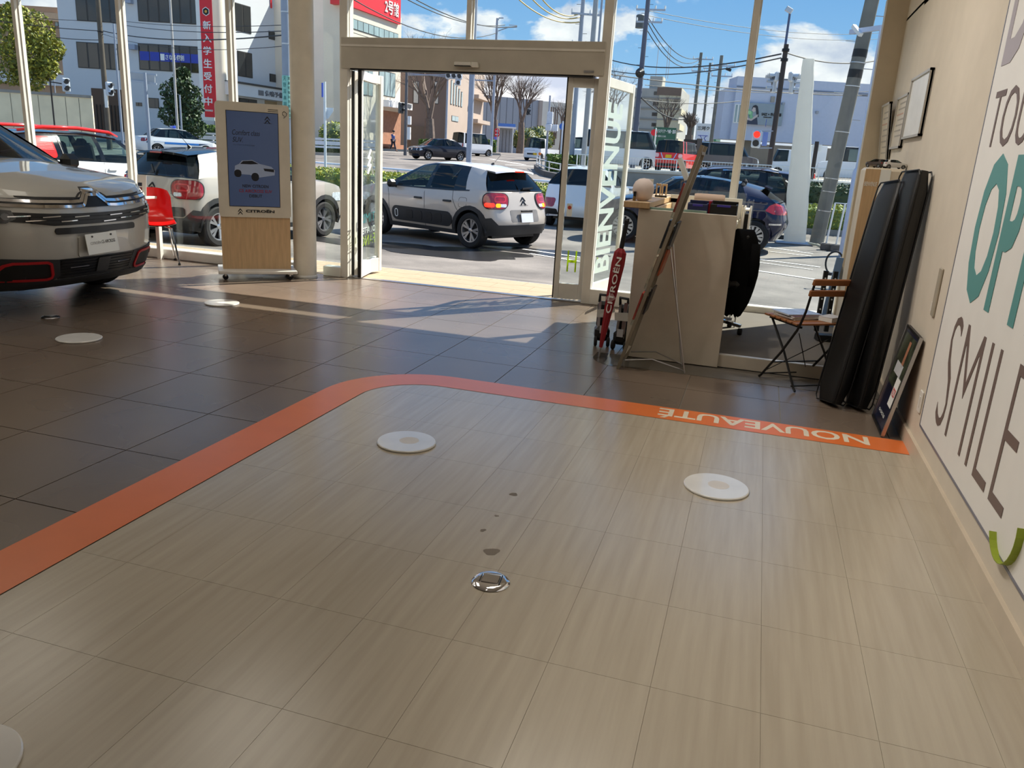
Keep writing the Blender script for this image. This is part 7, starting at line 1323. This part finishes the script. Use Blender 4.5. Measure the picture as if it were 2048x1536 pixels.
for a, c_, s, r_ in (((-21.235, 39.353, 8.565), (-22.967, 67.809, 11.041), 1.0, .03), ((-19.355, 40.048, 9.044), (-22.38, 68.187, 11.722), .6, .03), ((-18.476, 40.247, 8.852), (-21.413, 68.463, 11.699), .6, .03), ((-23.911, 43.723, 7.664), (-24.705, 71.37, 10.146), .6, .02)): wn += 1; wire(a, c_, s, r_, 'thin overhead wire against the sky above the entrance header, %s' % ('nearest the red sign corner', 'second from the red sign', 'ending at the lattice arm', 'lowest, passing behind the header')[wn])
wn = -1
for a, c_, s, r_ in (((-12.574, 63.643, 8.754), (-0.036, 40.582, 6.499), .6, .035), ((-12.461, 63.433, 7.954), (-0.012, 40.536, 6.325), .5, .03), ((-10.35, 52.797, 6.627), (7.54, 69.06, 7.234), .3, .035), ((-7.993, 53.325, 6.094), (7.489, 69.156, 7.598), .3, .02), ((-8.591, 54.437, 10.341), (9.274, 93.53, 14.695), .6, .02), ((-8.634, 54.517, 10.644), (9.192, 93.683, 15.277), .6, .02), ((-8.093, 53.052, 5.293), (-7.174, 83.961, 6.147), .8, .05), ((-8.393, 54.462, 10.23), (-7.57, 85.517, 11.658), 1.0, .03), ((-8.342, 54.366, 9.866), (-7.638, 85.438, 11.464), 1.2, .03), ((-8.342, 54.236, 9.438), (-7.504, 85.393, 11.185), 1.2, .03), ((0.082, 40.645, 6.594), (4.781, 46.498, 7.053), .3, .03), ((-7.926, 53.067, 5.181), (-2.548, 65.819, 6.268), .2, .03)): wn += 1; wire(a, c_, s, r_, 'black overhead wire over the clouds, %s' % ('upper one reaching the signal pole', 'lower one reaching the signal pole', 'upper one across the blue grey building', 'lower one across the blue grey building', 'lower of two high in the blue', 'upper of two high in the blue', 'thick sagging one before the apartments', 'uppermost from transformer pole to far pole', 'middle from transformer pole to far pole', 'lowest from transformer pole to far pole', 'right of the signal pole', 'level with the apartment windows')[wn])
wn = -1
for a, c_ in (((-13.555, 41.833, 9.34), (-10.96, 46.736, 8.695)), ((-12.775, 42.06, 9.337), (-10.997, 46.806, 8.962)), ((-12.213, 42.219, 9.322), (-10.974, 46.878, 9.179))): wn += 1; wire(a, c_, .5, .035, 'yellow sleeved overhead wire sloping to the grey utility pole, %s' % ('lowest', 'middle', 'topmost')[wn], WYEL, 'yellow sleeved wires')
# ---- two walkers across the street
def walker(base, rz, label, top, legs, hair, H=1.70):
    o = thing('person', base, rz, label, 'person'); k = H/1.7
    J = [(0, 0, .92), (0, 0, 1.12), (.02, 0, 1.36), (.03, 0, 1.47), (.05, 0, 1.60), (.0, .10, .88), (.10, .10, .48), (.26, .10, .08), (.38, .10, .04), (.0, -.10, .88), (-.06, -.10, .48), (-.26, -.10, .10), (-.16, -.10, .03), (.02, .19, 1.36), (-.08, .23, 1.10), (.02, .24, .86), (.06, .24, .78), (.02, -.19, 1.36), (.06, -.23, 1.10), (.16, -.24, .88), (.20, -.24, .80)]
    E_ = [(0, 1), (1, 2), (2, 3), (3, 4), (0, 5), (5, 6), (6, 7), (7, 8), (0, 9), (9, 10), (10, 11), (11, 12), (2, 13), (13, 14), (14, 15), (15, 16), (2, 17), (17, 18), (18, 19), (19, 20)]
    Rr = [.14, .14, .15, .055, .10, .10, .07, .045, .04, .10, .07, .045, .04, .065, .05, .04, .04, .065, .05, .04, .04]
    def skin(name, idx, mat, grow=1.0, rad=None):
        me = bpy.data.meshes.new(name); mp_ = {j: i for i, j in enumerate(idx)}; me.from_pydata([tuple(c_*k for c_ in J[j]) for j in idx], [(mp_[a], mp_[b_]) for a, b_ in E_ if a in mp_ and b_ in mp_], [])
        ob = bpy.data.objects.new(name, me); COL.objects.link(ob); md = ob.modifiers.new('skin', 'SKIN'); md.use_smooth_shade = True
        for i, j in enumerate(idx): q = (rad or {}).get(j, Rr[j])*grow*k; me.skin_vertices[0].data[i].radius = (q, q)
        me.skin_vertices[0].data[0].use_root = True; sb = ob.modifiers.new('sub', 'SUBSURF'); sb.levels = 1; sb.render_levels = 1
        dg = bpy.context.evaluated_depsgraph_get(); m2 = bpy.data.meshes.new_from_object(ob.evaluated_get(dg)); bpy.data.objects.remove(ob)
        m2.materials.clear(); m2.materials.append(mat); ob = bpy.data.objects.new(name, m2); COL.objects.link(ob); ob.parent = o; return ob
    SKN = M('skin', (198, 150, 120), .6); skin('body', list(range(21)), SKN)
    skin('jacket', [0, 1, 2, 13, 14, 15, 17, 18, 19], top, 1.14); skin('trousers', [0, 5, 6, 7, 9, 10, 11], legs, 1.12)
    MB().lathe([(.02, .13), (.09, .115), (.125, .05), (.122, -.01), (.10, -.03)], 14, V((.03, 0, 1.62))*k).build('hair', hair, o, smooth=True); nz_ = MB().box(V((.155, 0, 1.60))*k, (.03, .02, .03)).build('nose', SKN, o)
    for s in (1, -1): MB().box(V((.14, s*.035, 1.625))*k, (.012, .02, .012)).build('eye', INK, o); MB().box(V((.04+(.3 if s > 0 else -.24), s*.10, .03))*k, (.26, .10, .07), None, .03).build('shoe', BLACK, o)
walker((-31.241, 65.628, 1.078), RD(-10), 'person walking right across the street in a blue jacket and dark trousers', M('jacket_blue', (40, 70, 130), .8), M('trousers_navy', (28, 32, 52), .8), M('hair_black', (20, 18, 18), .7))
walker((-31.89, 64.322, 1.038), RD(170), 'person across the street in a pale pink top and cap beside the door leaf edge', M('top_pink', (214, 190, 180), .8), M('trousers_navy'), M('hair_black'), 1.66)
# ---- table, chair and stand in the showroom window
RC = M('red_shell', (226, 22, 22), .22, coat=.8); ch = thing('red_chair', (-6.60, 7.62, 0), RD(136), 'red plastic shell chair with chrome legs at the small white table', 'chair')
def shell(x0):
    vs = []; prof = [(-.24, .45), (-.10, .432), (.06, .43), (.16, .45), (.205, .52), (.225, .62), (.235, .74), (.24, .84)]; n = 10
    for i, (x, z) in enumerate(prof):
        w = [.19, .215, .22, .215, .205, .20, .195, .165][i]
        for k in range(n+1): t = 1-2*k/n; e = abs(t)**2.6; vs.append((x-.05*e*(i > 3)+.0, w*t, z+.035*e*(i <= 3)-(.03*e if i == 7 else 0)))
    return vs, [(i*(n+1)+k, i*(n+1)+k+1, (i+1)*(n+1)+k+1, (i+1)*(n+1)+k) for i in range(7) for k in range(n)]
vs, fs = shell(0); m1 = len(vs); mb = MB().add(vs, fs).add([(x+.012, y, z-.012) for x, y, z in vs], [f[::-1] for f in fs]); mb.build('shell', RC, ch, smooth=True)
for (x, y) in ((-.17, .15), (-.17, -.15), (.13, .15), (.13, -.15)): lg = MB().tube([(x*.5, y*.6, .425), (x, y, .41), (x*1.35, y*1.35, .01)], .010, 8).build('leg', CHROME, ch); MB().lathe([(.014, 0), (.016, .012), (.012, .026)], 10, (x*1.35, y*1.35, 0)).build('foot', BLACK, lg)
tb = thing('white_table', (-7.08, 7.60, 0), 0, 'small white table with square white legs in the window behind the silver car', 'table'); MB().box((0, 0, .725), (.70, .60, .03), None, .004).build('table_top', WHITE, tb)
for (x, y) in ((-.31, .26), (.31, .26), (-.31, -.26), (.31, -.26)): MB().box((x, y, .355), (.05, .05, .71)).build('leg', WHITE, tb)
ACR = glass('acrylic'); 
for k, (x, y, rz, w, h, lab, col) in enumerate(((-7.12, 7.46, .15, .21, .15, 'low brochure stand with a dark car picture on the white table', (196, 188, 176)), (-6.92, 7.54, .5, .15, .13, 'clear low card stand with a small car picture on the white table', (206, 206, 204)), (-6.80, 7.66, .4, .10, .24, 'tall narrow leaflet stand behind the red chair', (222, 216, 208)))):
    o = thing('brochure_stand', (x, y, .741), rz, lab, 'brochure stand', 'stands on the white table'); R = Matrix.Rotation(-.2, 3, 'X'); MB().box(R @ V((0, 0, h/2)), (w, .006, h), R).build('sheet', M('stand_sheet_%d' % k, col, .3), o); MB().box((0, .02, .003), (w, .08, .006)).build('foot', ACR, o)
    for j in range(2): MB().box(R @ V((-.02, -.0045, h*(.55-.22*j))), (w*.45, .002, h*.16), R, .0).build('car_picture', M('stand_print_%d' % j, [(40, 44, 60), (120, 40, 44)][j], .4), o)
# leaning grey window-side stands by the folding chair: a blue hose reel stand outside
o = thing('steel_rack', (.68, 6.95, .1), RD(15), 'black perforated steel rack behind the folding chair on the platform', 'rack')
for x in (-.10, -.02, .06, .14): ps_ = MB().box((x, 0, .33), (.035, .02, .50)).build('perforated_bar', BLACK, o); [MB().lathe([(.007, -.011), (.007, .011)], 8, (x, -.001, .18+.085*k), 'y').build('hole', LETTER, ps_) for k in range(5)]
MB().box((.02, 0, .03), (.22, .10, .05)).build('base', BLACK, o)
o = thing('metal_stand', (.70, 7.72, .1), 0, 'pale blue metal stand behind the folding chair slats', 'stand'); MB().bar((0, 0, .05), (.05, 0, .62), .06, .04, (0, 1, 0)).build('post', M('pale_blue_metal', (120, 150, 190), .4, .3), o); MB().box((0, 0, .02), (.2, .16, .04)).build('foot', M('pale_blue_metal'), o); MB().bar((.05, .02, .56), (.14, .02, .30), .05, .03, (0, 1, 0)).build('arm', STEEL, o)
o = thing('garden_hose', (1.1776, 12.8652, -.04), 0, 'black hose loop lying outside beside the right pier', 'hose'); MB().tube([(.12*cos(a), .02*sin(3*a), .19+.17*sin(a)) for a in [2*pi*k/24 for k in range(25)]], .014, 8).build('loop', RUBBER, o); MB().box((0, 0, .02), (.2, .1, .04)).build('foot', DARK, o)
# model cars on the pedestal
for k, (x, y, rz, c_, sc_2, lab) in enumerate(((.775, 6.55, 2.2, (70, 60, 56), .042, 'bronze and black model car on the pedestal, the left one'), (.885, 6.50, .3, (222, 220, 216), .042, 'white model car on the pedestal, at the right'), (.84, 6.68, 1.2, (120, 30, 36), .042, 'dark red model car on the pedestal, behind the other two'))):
    c = Car('model_car', lab, 'model car', (x, y, 1.503), rz, C3S, dict(body=paint('model_paint_%d' % k, c_), roof=BLKP if k == 0 else paint('model_paint_%d' % k, c_)), 'model cars on the pedestal', False, 0); lampsB(c, .6, .85, .25, .2); c.root.scale = (sc_2,)*3
